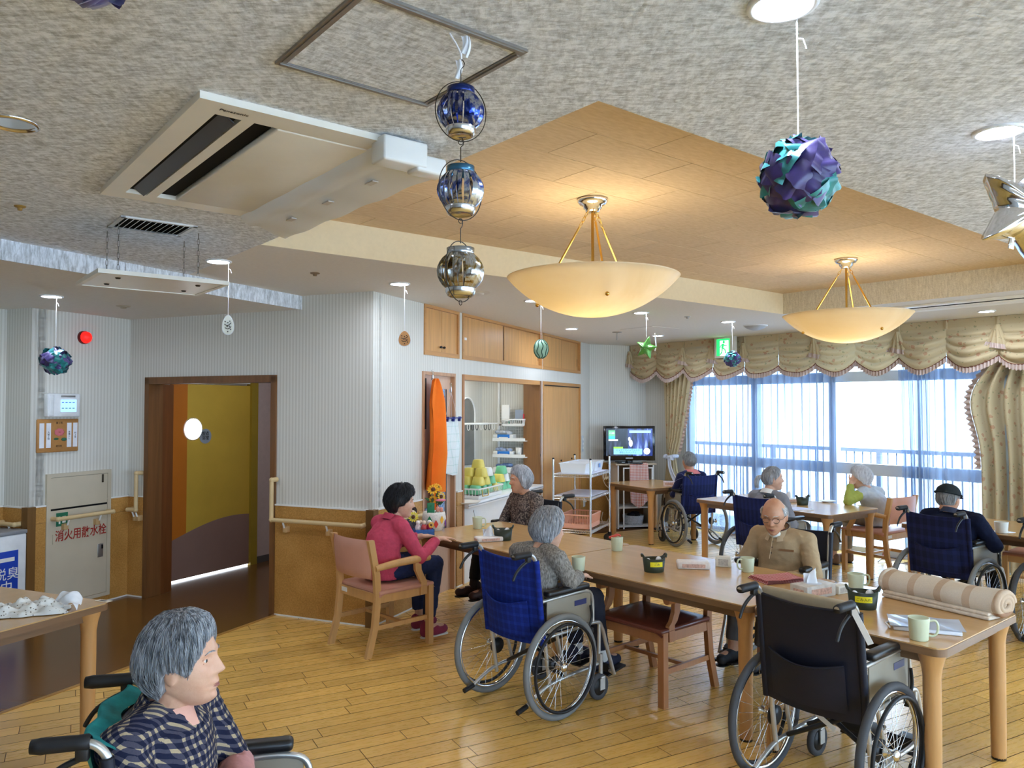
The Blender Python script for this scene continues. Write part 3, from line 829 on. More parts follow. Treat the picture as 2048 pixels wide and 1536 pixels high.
for sx, sy in ((-1, -1), (1, -1), (1, 1), (-1, 1)):
    x0, y0 = sx*.19, sy*.12
    MB().lathe([(0, -.012), (.010, -.012), (.014, -.006)], 12, (x0, y0, 0)).build('bolt', M_BLACK, hb)
    ch = MB(); n = 9; H = HC-zp
    for k in range(n):
        z0 = .0 + H*(k+.5)/n; sd_ = (V(1, 0, 0) if k % 2 else V(0, 1, 0))
        ch.tube([V(x0, y0, z0) + V(0, 0, 1)*math.cos(2*PI*w/10)*H/n*.60 + sd_*math.sin(2*PI*w/10)*.0055 for w in range(10)], .0013, 5, closed=True)
    ch.build('chain', mplain('dull_chain', (120, 118, 112), .4, .8), hb)

# ---- small fittings
for u, v, z, r, l, cc in ((247, 612, HH, .05, 'flat grey round sensor plate in the hall ceiling', (176, 164, 140)), (40, 412, HC, .022, 'small brass sprinkler head near the unlit downlight', (150, 120, 60)),
                     (630, 546, HC, .03, 'small brown sprinkler head above the open doorway', (120, 100, 76)), (958, 585, HC, .085, 'flat pale round speaker plate behind the lowest can lantern', (206, 198, 184)),
                     (1375, 633, HC, .03, 'small pale sprinkler plate between green star and exit sign', (170, 172, 174))):
    p = at(u, v, z); tt = thing('ceiling_sensor', l, 'sensor', (p.x, p.y, z))
    m_ = mplain('sensor_%d' % u, cc, .45, .2)
    MB().lathe([(r*1.1, 0), (r, -.006), (r*.55, -.009)], 20).build('plate', m_, tt)
    MB().lathe([(r*.5, -.006), (r*.42, -.020), (0, -.022)], 16).build('head', m_, tt)
p = at(1234, 664, HC); tt = thing('sprinkler', 'thin pendant sprinkler hanging from a flat rose near the far cupboards', 'sprinkler', (p.x, p.y, HC))
MB().lathe([(.06, 0), (.055, -.008), (.012, -.014)], 20).build('rose', M_STEEL, tt); MB().cyl((0, 0, -.01), (0, 0, -.10), .006, n=8).build('drop_pipe', M_STEEL, tt)
p = at(1511, 651, HC); tt = thing('ceiling_speaker', 'grey domed ceiling speaker right of the exit sign', 'speaker', (p.x, p.y, HC))
MB().lathe([(.125, 0), (.125, -.010), (.09, -.035), (.03, -.055), (0, -.058)], 28).build('dome', mplain('grey_dome', (170, 172, 174), .6, 0, .4, .03), tt); MB().lathe([(.132, .0), (.132, -.008), (.122, -.010)], 28).build('rim', M_RING, tt)
# far ceiling air unit beside the window
p = at(1960, 603, HC); f2 = thing('ceiling_air_outlet', 'long white flush ceiling air outlet panel above the window curtains', 'air conditioner', (p.x, p.y, HC), math.atan2(WD.y, WD.x))
MB().rbox((0, 0, -.008), 2.0, .42, .02, .006).build('panel', M_AC, f2); MB().box(-.85, .85, -.13, -.09, -.021, -.0175).build('slot', M_DARK, f2); MB().box(-.92, .92, .05, .17, -.024, -.0175).build('flap', M_WHITE, f2)
# far ceiling hatch
p = at(1300, 658, HC); struct('ceiling_hatch_far', MB().box(-.24, .24, -.24, .24, -.003, 0), M_CEIL2, loc=(p.x, p.y, HC), rot=math.atan2(B.y, B.x))

# ---- exit sign
ex0 = hit(C4 - B*.42, WD, 1449)[0]; zc_ = atd(1449, 694.5, ex0.y).z
es = thing('exit_sign', 'green and white running man exit sign box above the curtains', 'sign', (ex0.x, ex0.y, zc_), math.atan2(WD.y, WD.x))
MB().rbox((0, .03, 0), .31, .06, .27, .006).build('case', mplain('sign_case', (206, 202, 192), .5), es)
M_GRN = memit('sign_green', (24, 190, 84), 1.0); M_SGW = memit('sign_white', (226, 255, 226), 1.1)
sx_ = -.015
MB().box(sx_-.098, sx_+.098, -.006, .0, -.108, .108).build('face', M_GRN, es)
MB().box(sx_-.045, sx_+.085, -.008, -.006, -.108, .085).build('doorway', M_SGW, es)
def flat(poly, name, m, par, y0=-.010, y1=-.008):
    mb = MB(); polyface(mb, poly, y0, y1); return mb.build(name, m, par)
mb = MB(); 
mb.lathe([(0, 0), (.019, 0)], 16, (sx_+.016, -.0105, .066), m=Matrix.Rotation(PI/2, 4, 'X'))
for pts, w in (([(.006, .045), (-.008, -.01)], .034), ([(-.008, -.005), (.034, -.03), (.042, -.078)], .018), ([(-.008, -.005), (-.012, -.05), (-.036, -.095)], .018), ([(.006, .038), (.038, .015), (.062, .022)], .014), ([(.0, .038), (-.030, .025), (-.038, -.005)], .014)):
    for (a, b) in zip(pts[:-1], pts[1:]):
        d = V(b[0]-a[0], 0, b[1]-a[1]); n_ = V(d.z, 0, -d.x).normalized()*w/2
        q = [V(a[0]+sx_, -.0105, a[1])+n_, V(b[0]+sx_, -.0105, b[1])+n_, V(b[0]+sx_, -.0105, b[1])-n_, V(a[0]+sx_, -.0105, a[1])-n_]
        mb.add(q, [(0, 1, 2, 3)])
mb.build('running_figure', M_GRN, es)

# ---- hanging ornaments
M_STR = mplain('white_string', (240, 240, 240), .7, 0, .2, 0)
def string(par, z0, z1, x=0, y=0, tail=True):
    mb = MB(); mb.tube([(x, y, z0), (x+.0005, y, (z0+z1)/2), (x, y, z1)], .0018, 6)
    if tail: mb.tube([(x, y, z1-.05), (x+.012, y-.004, z1-.052), (x+.02, y-.004, z1-.075)], .0014, 5)
    mb.build('string', M_STR, par)
def m_foil(name, c, rough=.38):
    t = NT(name); t.pr(rough, 0, .6); f = t.noise(t.coord(), 30, 4); k = rgb(c)[:3]
    t.col(t.ramp(f, [(.3, tuple(x*.55 for x in k)), (.7, tuple(min(1, x*1.35) for x in k))]))
    t.b.inputs['Sheen Weight'].default_value = .2
    return t.m
M_TEAL = m_foil('teal_tissue_paper', (16, 128, 130)); M_PURP = m_foil('purple_tissue_paper', (58, 44, 108))
def pompom(u, v, Y, r, ztop, label, seed, nlay=44, swap=False):
    c = atd(u, v, Y); rd = random.Random(seed)
    t = thing('paper_pompom', label, 'ornament', (c.x, c.y, c.z), 0, 'teal and purple paper pompoms')
    mbs = [MB(), MB()]
    mbs[1].sphere((0, 0, 0), r*.62, n=18, k=10)
    for i in range(nlay):
        # ruffled sheet cupped around the ball, its free edge standing a little off
        z = 1-2*(i+.5)/nlay; a = i*2.39996; s_ = math.sqrt(max(0, 1-z*z)); n_ = V(s_*math.cos(a), s_*math.sin(a), z)
        t1 = n_.orthogonal().normalized(); t1 = (Matrix.Rotation(rd.random()*6.28, 3, n_) @ t1); t2 = n_.cross(t1)
        w = r*rd.uniform(.55, .8); ph = rd.random()*6; k = 1 if (i % 5 in (0, 3)) else 0; off_ = rd.uniform(.0, .10)
        def fn(a_, b_, n_=n_, t1=t1, t2=t2, w=w, ph=ph, off_=off_):
            x = (a_-.5)*2; y = b_*1.25-.35
            wav = (.055*math.sin(x*5+ph) + .030*math.sin(x*11+ph*2))*max(0, y+.2)
            q = (n_*.80 + t1*x*w/r*(.75+.25*y) + t2*(y*w/r + wav*.6)).normalized()
            return q*r*(.80 + .16*b_ + off_*b_ + wav*1.1)
        mbs[k].grid(fn, 14, 6)
    mbs[0].build('teal_petals', M_PURP if swap else M_TEAL, t, label='crumpled purple paper petals' if swap else 'crumpled teal paper petals'); mbs[1].build('purple_petals', M_PURP, t, label='crumpled purple paper petals')
    string(t, r*.9, ztop-c.z)
pompom(1597, 355, DL['pom'].y+.06, .090, HC, 'big teal and purple paper pompom hanging at upper right', 1)
pompom(111, 722, DL['hall'].y, .097, HH, 'teal paper pompom hanging in the hall before the red alarm lamp', 2)
pompom(1465, 718, DL['exit'].y, .085, HC, 'small dark teal pompom hanging in front of the exit sign', 3)
pompom(176, -100, 1.36, .092, HC, 'purple pompom cut off by the top picture edge', 4, swap=True)

def card(name, label, u, v, Y, outline, m, ztop, top, deco, rot=0, thick=.003, md=None):
    c = atd(u, v, Y); t = thing(name, label, 'ornament', c, rot)
    mb = MB(); polyface(mb, [(x*1.10, z*1.08) for x, z in outline], -.0008, .0008); mb.build('laminate', M_FILM, t)
    mb = MB(); polyface(mb, outline, -.002, .002); mb.build('card', m, t)
    for k, d in enumerate(deco):
        MB().tube([(x, -.0035, z) for x, z in d], .0022 if len(d) > 2 else .0035, 5).build('drawn_line' if len(d) > 2 else 'drawn_dot', M_BLACK if md is None else md, t)
    string(t, top, ztop-c.z)
    return t
def egg(w, h): return [(w*math.sin(a)*(1-.22*math.cos(a)), h*math.cos(a)) for a in [2*PI*i/28 for i in range(28)]]
def face_deco(w, h):
    d = [[(-w*.6+w*1.2*i/8, h*(.10-.22*math.sin(PI*i/8)) + (w*.25*i/8)) for i in range(9)], [(-w*.5+w*1.1*i/8, h*(-.28-.2*math.sin(PI*i/8)) + w*.2*i/8) for i in range(9)]]
    for (x, z) in ((-.5, .42), (0, .28), (.35, .45), (-.1, -.1), (.25, -.08), (.5, -.42), (0, -.65)): d.append([(w*x, h*z), (w*x+.002, h*z-.006)])
    return d
card('egg_ornament', 'white egg shaped card ornament with drawn smiling lines', 456, 650, DL['egg'].y, egg(.034, .058), mplain('white_card', (236, 238, 226), .6), HC, .058, face_deco(.034, .058))
card('egg_ornament', 'tan egg shaped card ornament with drawn smiling lines', 809, 677, DL['tan'].y, egg(.042, .055), mplain('tan_card', (206, 150, 96), .6), HC, .055, face_deco(.042, .055))
# watermelon ball
c = atd(1082, 698, DL['melon'].y+.02); wm = thing('watermelon_ornament', 'striped green watermelon ornament hanging before the upper cupboards', 'ornament', c)
M_WM1 = mplain('pale_melon_green', (150, 186, 160), .6); M_WM2 = mplain('dark_melon_green', (44, 84, 66), .6)
mb = MB(); mb.sphere((0, 0, 0), .062, .035, .080, 24, 14); mb.build('melon_body', M_WM1, wm)
for k in range(9):
    a0 = 2*PI*k/9; MB().tube([(.0625*math.cos(a0+.12*math.sin(w*5))*math.cos(w), .0355*math.sin(a0+.12*math.sin(w*5))*math.cos(w), .0805*math.sin(w)) for w in [R(-80+160*i/14) for i in range(15)]], .0045, 5).build('dark_stripe', M_WM2, wm)
string(wm, .075, HC-c.z)
# stars
def star_mesh(r0, r1, d, puff=1.0, n=5):
    mb = MB(); out = []
    for i in range(2*n):
        a = PI/2 + PI*i/n; r = r0 if i % 2 == 0 else r1; out.append((r*math.cos(a), r*math.sin(a)))
    return out
def puffy_star(mb, r0, r1, d, seg=6):
    out = star_mesh(r0, r1, d); fine = []
    for i in range(10):
        a, b = out[i], out[(i+1) % 10]
        for k in range(seg): fine.append((a[0]+(b[0]-a[0])*k/seg, a[1]+(b[1]-a[1])*k/seg))
    n = len(fine); rg = []
    for side in (-1, 1):
        rg_ = []
        for k in range(9):
            s_ = 1 - k/8.0; hgt = d*math.sqrt(max(0, 1-s_*s_))
            rg_.append([V(x*s_, side*hgt*(1+.05*math.sin(i*1.7)), z*s_) for i, (x, z) in enumerate(fine)])
        mb.rings(rg_ if side < 0 else [list(q) for q in rg_], False, True)
c = atd(1293, 696, DL['gstar'].y); gs = thing('star_ornament', 'green folded star ornament hanging in front of the far valance', 'ornament', c, R(-35))
mb = MB(); puffy_star(mb, .115, .055, .045); mb.build('star_body', mplain('green_foil', (96, 166, 76), .3, .3, .6, .2, 30), gs, rot=(0, R(15), 0)); string(gs, .10, HC-c.z)
MB().tube([(.09, 0, .14), (.10, 0, .02), (.085, 0, -.03)], .006, 6).build('ribbon_end', M_STR, gs)
c = atd(2046, 425, DL['star'].y); bs = thing('star_balloon', 'shiny silver foil star balloon at the right picture edge', 'balloon', c, R(12))
mb = MB(); puffy_star(mb, .185, .092, .06, 8); mb.build('balloon_skin', mplain('silver_foil', (214, 214, 216), .12, 1, .5, .04), bs, rot=(0, R(22), 0))
MB().rbox((-.028, 0, -.105), .022, .006, .05, .003).build('filling_neck', M_CHROME, bs, rot=(0, R(10), 0)); string(bs, .05, HC-c.z, -.03)

# ---- three can lanterns on a chain
M_WIRE = mplain('dark_wire', (52, 48, 44), .4, .7)
L0 = at(922, 62, HC)
def m_can(name, cols):
    t = NT(name); t.pr(.16, .85, .6); f = t.noise(t.coord(scale=(1, 1, 1)), 26, 3, .6, 1.5)
    st = [(.30 + .42*i/(len(cols)-1), rgb(c)) for i, c in enumerate(cols)]
    t.col(t.ramp(f, st)); return t.m
def lantern(z, label, m, band, seed):
    t = thing('can_lantern', label, 'lantern', (L0.x, L0.y, z), R(20*seed), 'cut drink can lanterns')
    # top collar, bottom cup, bowed strips between
    MB().lathe([(.026, .058), (.033, .058), (.033, .044), (.030, .040)], 28).build('collar', band, t)
    MB().lathe([(.0, -.052), (.024, -.052), (.027, -.058), (.031, -.056), (.036, -.046), (.036, -.038)], 28).build('base', mplain('bare_can_metal', (206, 208, 210), .2, 1), t)
    n = 20
    for k in range(n):
        a = 2*PI*k/n; rd = random.Random(seed*50+k); tw_ = rd.uniform(-.10, .10)
        def fn(u_, w_, a=a, tw_=tw_):
            zz = .044 - w_*.084; rr = .033 + .021*math.sin(PI*w_)**.8
            aa = a + (u_-.5)*2*PI/n*(.88-.18*math.sin(PI*w_)) + tw_*math.sin(PI*w_)
            rr += (u_-.5)*.006*math.sin(PI*w_)
            return V(rr*math.cos(aa), rr*math.sin(aa), zz)
        MB().grid(fn, 2, 8).build('strip', m, t)
    MB().tube(arc((0, 0, 0), 1, 0, 360, 40)[:-1] and [V(.063*math.cos(a), 0, .002+.072*math.sin(a)) for a in [2*PI*i/40 for i in range(40)]], .0012, 6, closed=True).build('wire_hoop', M_WIRE, t)
    hk = [V(0, 0, .07), V(0, 0, .105), V(.007, 0, .112), V(.009, 0, .120), V(.004, 0, .128), V(-.004, 0, .127)]
    MB().tube(hk, .0012, 6).tube([V(.0, 0, -.066)+V(.006*math.cos(a), 0, -.006+.006*math.sin(a)) for a in [2*PI*i/12 for i in range(12)]], .001, 5, closed=True).build('hook', M_WIRE, t)
zz = [atd(924, 225, L0.y).z, atd(921, 382, L0.y).z, atd(921, 545, L0.y).z]
lantern(zz[0], 'top can lantern of the hanging three, navy blue and silver', m_can('navy_can', [(20, 24, 60), (34, 60, 150), (180, 184, 190), (40, 44, 80)]), mplain('navy_band', (24, 44, 110), .25, .6), 1)
lantern(zz[1], 'middle can lantern of the hanging three, silver with blue and yellow', m_can('silver_can', [(170, 180, 186), (196, 200, 204), (30, 70, 160), (176, 160, 60)]), mplain('blue_band', (60, 110, 140), .25, .6), 2)
lantern(zz[2], 'lowest can lantern of the hanging three, gold and silver', m_can('gold_can', [(120, 90, 30), (190, 194, 196), (150, 120, 40), (50, 44, 90)]), mplain('silver_band', (170, 176, 180), .2, .9), 3)
rb = thing('hanging_ribbon', 'white ribbon and plastic strip tied at the ceiling hatch above the lanterns', 'ribbon', (L0.x, L0.y, HC))
MB().tube([(-.028, .004, -.004), (-.012, .002, -.03), (0, 0, -.055), (.001, 0, zz[0]+.128-HC)], .0026, 6).build('cord', M_STR, rb)
for x0, x1, z0, z1 in ((.0, .016, -.012, -.055), (.012, .02, -.014, -.065), (-.014, .0, -.07, -.115)):
    mb = MB(); mb.grid(lambda a, b: V(x0+(x1-x0)*a+.004*math.sin(b*4), .004*math.sin(a*6+b*3), z0+(z1-z0)*b), 4, 8); mb.build('plastic_strip', M_FILM, rb)
# ================================================================== kitchen wall fittings
def kt(name, label, cat, x, y=0, z=0, group=None, w=None, rot=0):
    w = w or KW
    return thing(name, label, cat, w.w(x, y, z), w.ang+rot, group)
def pcup(name, label, key, doors, split_t, knobs, hinge):
    x0, x1, z0, z1 = K[key]; L = x1-x0; H = z1-z0
    t = kt(name, label, 'cupboard', x0, 0, z0, 'upper cupboards over the serving hatch')
    f = .028
    MB().box(0, L, .28, .30, 0, H).box(0, L, .01, .28, 0, .01).box(0, L, .01, .28, H-.01, H).box(0, .01, .01, .28, 0, H).box(L-.01, L, .01, .28, 0, H).build('body', M_OAK, t)
    MB().box(0, f, -.012, .06, 0, H).box(L-f, L, -.012, .06, 0, H).box(f, L-f, -.012, .06, 0, f+.012).box(f, L-f, -.012, .06, H-f, H).build('frame', M_OAKX, t)
    for (a, b, y) in doors:
        d = MB().box(f+(L-2*f)*a+.002, f+(L-2*f)*b-.002, y, y+.02, f+.014, H-f-.002).build('door', M_OAK, t)
        if hinge:
            xk = f+(L-2*f)*(b if a < .3 else a) + (-.03 if a < .3 else .03)
            MB().sphere((xk, y-.014, .085), .016, .014, .011, 10, 6).build('knob', M_BLACK, d)
        else:
            MB().box(f+(L-2*f)*(b if a > .3 else a)+(-.03 if a > .3 else .02), f+(L-2*f)*(b if a > .3 else a)+(-.02 if a > .3 else .03), y-.001, y+.004, .10, .20).build('finger_pull', M_BLACK, d)
    if split_t:
        MB().box(f+(L-2*f)*split_t-.012, f+(L-2*f)*split_t+.03, .012, .05, f+.012, H-f).build('dark_gap', mwood('shadow_wood', (88, 50, 26), .5, 2), t)
    return t
pcup('upper_cupboard', 'leftmost narrow upper cupboard with two dark knobs', 'cab1', [(0, .5, .004), (.5, 1, .004)], None, True, True)
c2 = pcup('upper_cupboard', 'widest upper cupboard with sliding doors above the serving hatch', 'cab2', [(0, .46, .004), (.50, 1, .026)], .46, False, False)
MB().box(.05, .10, -.002, .004, .19, .215).build('paper_sticker', M_WHITE, c2)
pcup('upper_cupboard', 'rightmost upper cupboard with sliding doors above the folding doors', 'cab3', [(0, .48, .004), (.52, 1, .026)], .48, False, False)
# folding doors
x0, x1, z0, z1 = K['fold']; L = x1-x0
t = kt('folding_door_closet', 'tall oak closet with two folding doors right of the serving hatch', 'closet', x0)
MB().box(0, .03, -.012, .06, 0, z1).box(L-.03, L, -.012, .06, 0, z1).box(.03, L-.03, -.012, .06, z1-.04, z1).build('frame', M_OAKX, t)
for k in range(4):
    a = .032 + (L-.064)*k/4; b = .032 + (L-.064)*(k+1)/4
    d = MB().box(a+.001, b-.001, .010, .032, .012, z1-.052).build('door_leaf', M_OAK, t)
    if k in (1, 3): MB().cyl((b-.04 if k == 1 else a+.04, .0, 1.0), (b-.04 if k == 1 else a+.04, .012, 1.0), .012, n=10).build('knob', M_BLACK, d)
MB().box(.03, L-.03, .03, .5, 0, z1).build('interior', M_DARK, t)
MB().box(.03, L-.03, .0, .012, z1-.052, z1-.04).build('track', M_BLACK, t)
# kitchen door
x0, x1, z0, z1 = K['door']; L = x1-x0
M_PINKW = mwood('pinkish_door_wood', (214, 178, 150), .4, 2, .88)
t = kt('kitchen_door', 'pale wooden kitchen door with a blue textured glass strip behind the apron', 'door', x0)
MB().box(0, .025, -.015, .10, 0, z1).box(L-.025, L, -.015, .10, 0, z1).box(.025, L-.025, -.015, .10, z1-.03, z1).build('frame', mwood('door_case_wood', (196, 150, 112), .4, 2), t)
g0, g1 = .36, .50
MB().box(.025, g0, .03, .065, 0, z1-.03).box(g1, L-.025, .03, .065, 0, z1-.03).box(g0, g1, .03, .065, 0, .55).box(g0, g1, .03, .065, 1.86, z1-.03).build('leaf', M_PINKW, t)
MB().box(g0-.01, g0, .026, .03, .55, 1.86).box(g1, g1+.01, .026, .03, .55, 1.86).build('bead', M_BLACK, t)
MB().box(.0, L, .27, .31, 0, z1).build('back_board', mplain('pale_blue_board', (120, 160, 205), .5, 0, .4, .2, 30), t)
gm = NT('textured_blue_glass'); gm.pr(.12, 0, .7); _f = gm.noise(gm.coord(), 70, 3); gm.col(gm.ramp(_f, [(.35, rgb((84, 124, 176))), (.62, rgb((176, 206, 236)))])); gm.bump(_f, .5, .006)
MB().box(g0, g1, .04, .05, .55, 1.86).build('glass', gm.m, t)
MB().box(.10, .12, .022, .03, 1.5, 1.95).build('dark_strip', M_BLACK, t)
MB().rbox((.16, .018, .72), .12, .02, .17, .004).build('blue_card', mplain('pale_blue_card', (150, 186, 224), .5), t)
# apron on a hook
def hang(name, label, cat, x, z, w_, h_, m, seed, taper=.4, depth=.05, par=None, y=-.03):
    t_ = kt(name, label, cat, x, y, z)
    rd = random.Random(seed); ph = rd.random()*6
    def fn(a, b):
        ww = w_*(taper+(1-taper)*min(1, b*4.5)**.7)
        yy = -depth*(.25+.75*min(1, b*1.5))*(.5+.5*math.sin(a*8+ph+b*1.2)) - .012*math.sin(a*17+b*6)
        return V((a-.5)*ww + .02*math.sin(b*3+ph), yy-.004, -h_*b + .02*math.sin(a*5+ph)*b)
    mb = MB(); mb.grid(fn, 26, 30); mb.grid(lambda a, b: fn(a, b)+V(0, .004, 0), 26, 30)
    mb.build('cloth', m, t_)
    return t_
M_APR = mplain('orange_apron_cloth', (240, 122, 36), .8, 0, .2, .08, 4, .25, 12)
zap = kz(862, 757)
ap = hang('apron', 'bright orange apron hanging from a hook on the kitchen door', 'apron', K['door'][0]+.15, zap, .32, .98, M_APR, 3, .12, .12, y=-.02)
MB().rbox((0, .0, .03), .012, .02, .09, .003).build('hook', M_CHROME, ap)
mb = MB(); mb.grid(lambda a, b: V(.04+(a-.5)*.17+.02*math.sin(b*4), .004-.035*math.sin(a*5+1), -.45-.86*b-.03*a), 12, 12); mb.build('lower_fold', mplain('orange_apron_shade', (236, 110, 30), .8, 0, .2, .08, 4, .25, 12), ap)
M_TOW = mcheck('pale_green_check_towel', (236, 242, 238), (196, 220, 210), 14, 14, .12)
ztw = kz(898, 838)
tw_ = hang('hand_towel', 'pale checked hand towel clipped on a rack beside the orange apron', 'towel', K['door'][0]+.47, ztw, .30, .50, M_TOW, 8, .92, .02, y=-.035)
rk = MB(); rk.box(-.16, .17, -.035, -.005, .005, .015); rk.build('clip_bar', mplain('navy_plastic', (36, 48, 120), .4), tw_)
for k in range(3):
    MB().rbox((-.12+.12*k, -.03, -.0), .016, .03, .045, .003, m=Matrix.Rotation(R(25), 4, 'Y')).build('clip', mplain('navy_plastic', (36, 48, 120), .4), tw_)
    MB().cyl((-.12+.12*k, -.01, .015), (0, -.005, .25), .0012, n=5).build('cord', M_STR, tw_)
MB().rbox((0, .0, .29), .012, .02, .09, .003).build('hook', M_CHROME, tw_)
# post between door and hatch gets a wood lower half
# serving hatch
x0, x1, z0, z1 = K['hatch']; L = x1-x0; ZC = .77
t = kt('serving_hatch', 'wood framed serving hatch with a white counter sill', 'hatch', x0)
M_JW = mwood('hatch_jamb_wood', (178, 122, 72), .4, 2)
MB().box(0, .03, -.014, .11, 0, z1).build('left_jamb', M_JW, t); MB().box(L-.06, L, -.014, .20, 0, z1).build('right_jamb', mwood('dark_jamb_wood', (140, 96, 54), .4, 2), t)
MB().box(.03, L-.06, -.014, .11, z1-.05, z1).build('lintel', M_OAKX, t)
MB().box(.03, L-.06, -.004, .03, 0, ZC-.05).build('apron_panel', mplain('white_panel', (232, 232, 230), .5, 0, .4, .03), t)
MB().rbox(((L-.03)/2, .14, ZC-.025), L-.09, .40, .05, .008).build('counter', mplain('white_counter', (240, 240, 238), .3, 0, .5, .03), t)
MB().box(.03, L-.06, -.062, -.058, ZC-.03, ZC-.022).build('sill_groove', M_STEEL, t)
MB().box(L-.05, L-.035, -.0155, -.013, 1.10, 1.13).build('latch', M_BLACK, t)
KD = .80
struct('wall_kitchen_back', MB().box(.2, 3.78, KD, KD+.08, 0, 2.3), M_WALL, loc=KW.p0, rot=KW.ang)
E_ = KW.w(3.70, 0.02); E2 = KW.w(3.70, KD)
EW = Wall('wall_kitchen_end', E2, E_, [M_WALL], z1=2.3, thick=.06)
struct('ceiling_kitchen', MB().box(.2, 3.78, .10, KD, 2.28, 2.36), M_WHITE, loc=KW.p0, rot=KW.ang)
struct('wall_kitchen_near', MB().box(1.42, 1.5, .10, KD, 0, 2.3), M_WALL, loc=KW.p0, rot=KW.ang)
kl = kt('kitchen_lamp', 'small square ceiling lamp inside the kitchen', 'ceiling light', 2.7, .45, 2.28)  # lamp added above the hatch view to keep the kitchen bright
MB().rbox((0, 0, -.02), .5, .25, .04, .01).build('case', M_WHITE, kl); MB().box(-.23, .23, -.11, .11, -.044, -.041).build('diffuser', memit('kitchen_diffuser', (244, 246, 240), 9), kl)
# counter inside against the back wall (sink bench)
bt = kt('sink_bench', 'white sink bench along the back of the kitchen', 'counter', 1.55, .35, 0)
MB().box(0, 2.1, 0, .44, 0, .70).build('cabinet', M_WHITE, bt); MB().rbox((1.05, .21, .72), 2.1, .46, .04, .006).build('top', mplain('white_counter', (240, 240, 238)), bt)
MB().lathe([(.18, .741), (.17, .742), (.16, .70), (0, .69)], 24, (.6, .2, 0)).build('basin', M_STEEL, bt)
# arched mirror on the kitchen's back wall
def bx(u): return hit(KW.w(0, KD), HE, u)[1]
xm0, xm1 = bx(926.5)-.15, bx(946); zm0 = atd(935, 930, KW.w(bx(935), KD).y).z; zm1 = atd(930, 795, KW.w(bx(930), KD).y).z
mw = xm1-xm0
mi = kt('arched_mirror', 'grey arched mirror on the kitchen back wall seen through the hatch', 'mirror', (xm0+xm1)/2, KD-.01, zm0)
pts = [(-mw/2, 0), (mw/2, 0)] + [(mw/2*math.cos(a), (zm1-zm0-mw/2)+mw/2*math.sin(a)) for a in [PI*i/16 for i in range(17)]]
mb = MB(); polyface(mb, pts, -.012, 0); mb.build('glass', mplain('grey_mirror', (150, 152, 150), .15, .6), mi)
mb = MB(); mb.tube([(x, -.014, z) for x, z in pts], .012, 6, closed=True); mb.build('frame', M_WHITE, mi)
# towel pole with rings
pA = KW.w(bx(920), KD-.05); zA = atd(927, 848, pA.y).z; pB = KW.w(3.62, .50); zB = zA
pl = thing('ring_pole', 'white pole with black and white rings across the kitchen', 'pole', (pA.x, pA.y, zA), 0)
dv = V(pB.x-pA.x, pB.y-pA.y, zB-zA)
MB().cyl((0, 0, 0), dv*.62, .014, n=10).cyl(dv*.62, dv, .010, n=10).build('tube', M_WHITE, pl)
for k in range(7):
    c = dv*(.12+.11*k); MB().tube([c + V(.0, 0, -.035) + V(.028*math.cos(a)*.5, .028*math.cos(a)*.4, .042*math.sin(a)) for a in [2*PI*i/14 for i in range(14)]], .004, 6, closed=True).build('ring', M_BLACK if k % 3 else M_WHITE, pl)
MB().tube([dv + V(.02*math.cos(a), 0, -.02+.025*math.sin(a)) for a in [R(200-250*i/10) for i in range(11)]], .007, 6).build('end_hook', M_BLACK, pl)
# wire rack on the end wall; local x from the back wall towards the hatch
ew = EW
def et(name, label, cat, u, v, dy=-.03, group=None):
    x = ew.x(u); return kt(name, label, cat, x, dy, ew.z(u, v), group, ew)
rx0, rx1 = ew.x(997), ew.x(1061); rz0, rz1 = ew.z(1030, 955), ew.z(1030, 815)
rk = kt('wire_wall_rack', 'white wire grid rack between two poles in the kitchen', 'rack', rx0, -.04, 0, None, ew)
rw = rx1-rx0
for xx in (.02, rw-.02): MB().cyl((xx, 0, 0), (xx, 0, 2.28), .013, n=10).build('pole', M_WHITE, rk)
mb = MB()
for i in range(int(rw/.035)+1): mb.cyl((i*.035, .0, rz0), (i*.035, 0, rz1), .0022, n=4)
for i in range(int((rz1-rz0)/.035)+1): mb.cyl((0, .0, rz0+i*.035), (rw, 0, rz0+i*.035), .0022, n=4)
mb.build('wire_grid', M_WHITE, rk)
for zz_ in (ew.z(1030, 880), ew.z(1030, 912), ew.z(1030, 942)):
    MB().box(.0, rw, -.14, -.0, zz_-.008, zz_).box(.0, rw, -.14, -.136, zz_, zz_+.03).build('wire_shelf', M_WHITE, rk)
def basket(t, L, W, H, m, n=9, rows=(.3, .55, .8), name='basket_body'):
    mb = MB(); mb.rbox((0, 0, .008), L*.94, W*.92, .014, .004).rbox((0, -W/2, H-.008), L, .012, .016, .004).rbox((0, W/2, H-.008), L, .012, .016, .004).rbox((-L/2, 0, H-.008), .012, W, .016, .004).rbox((L/2, 0, H-.008), .012, W, .016, .004)
    for s in (-1, 1):
        for k in range(n+1):
            x = -L/2 + L*k/n; mb.cyl((x*.94, s*W*.46, .01), (x, s*W/2, H-.01), .0035, n=5)
        m_ = max(3, int(n*W/L))
        for k in range(m_+1):
            y = -W/2 + W*k/m_; mb.cyl((s*L*.47, y*.92, .01), (s*L/2, y, H-.01), .0035, n=5)
        mb.box(-L*.475, L*.475, s*W*.47-.002, s*W*.47+.002, .012, H*.35); mb.box(s*L*.478-.002, s*L*.478+.002, -W*.46, W*.46, .012, H*.35)
    mb.build(name, m, t)
bs_ = et('rack_basket', 'white basket with papers on the top of the kitchen wire rack', 'basket', 1036, 852, -.12)
basket(bs_, .27, .14, .09, M_WHITE, 10)
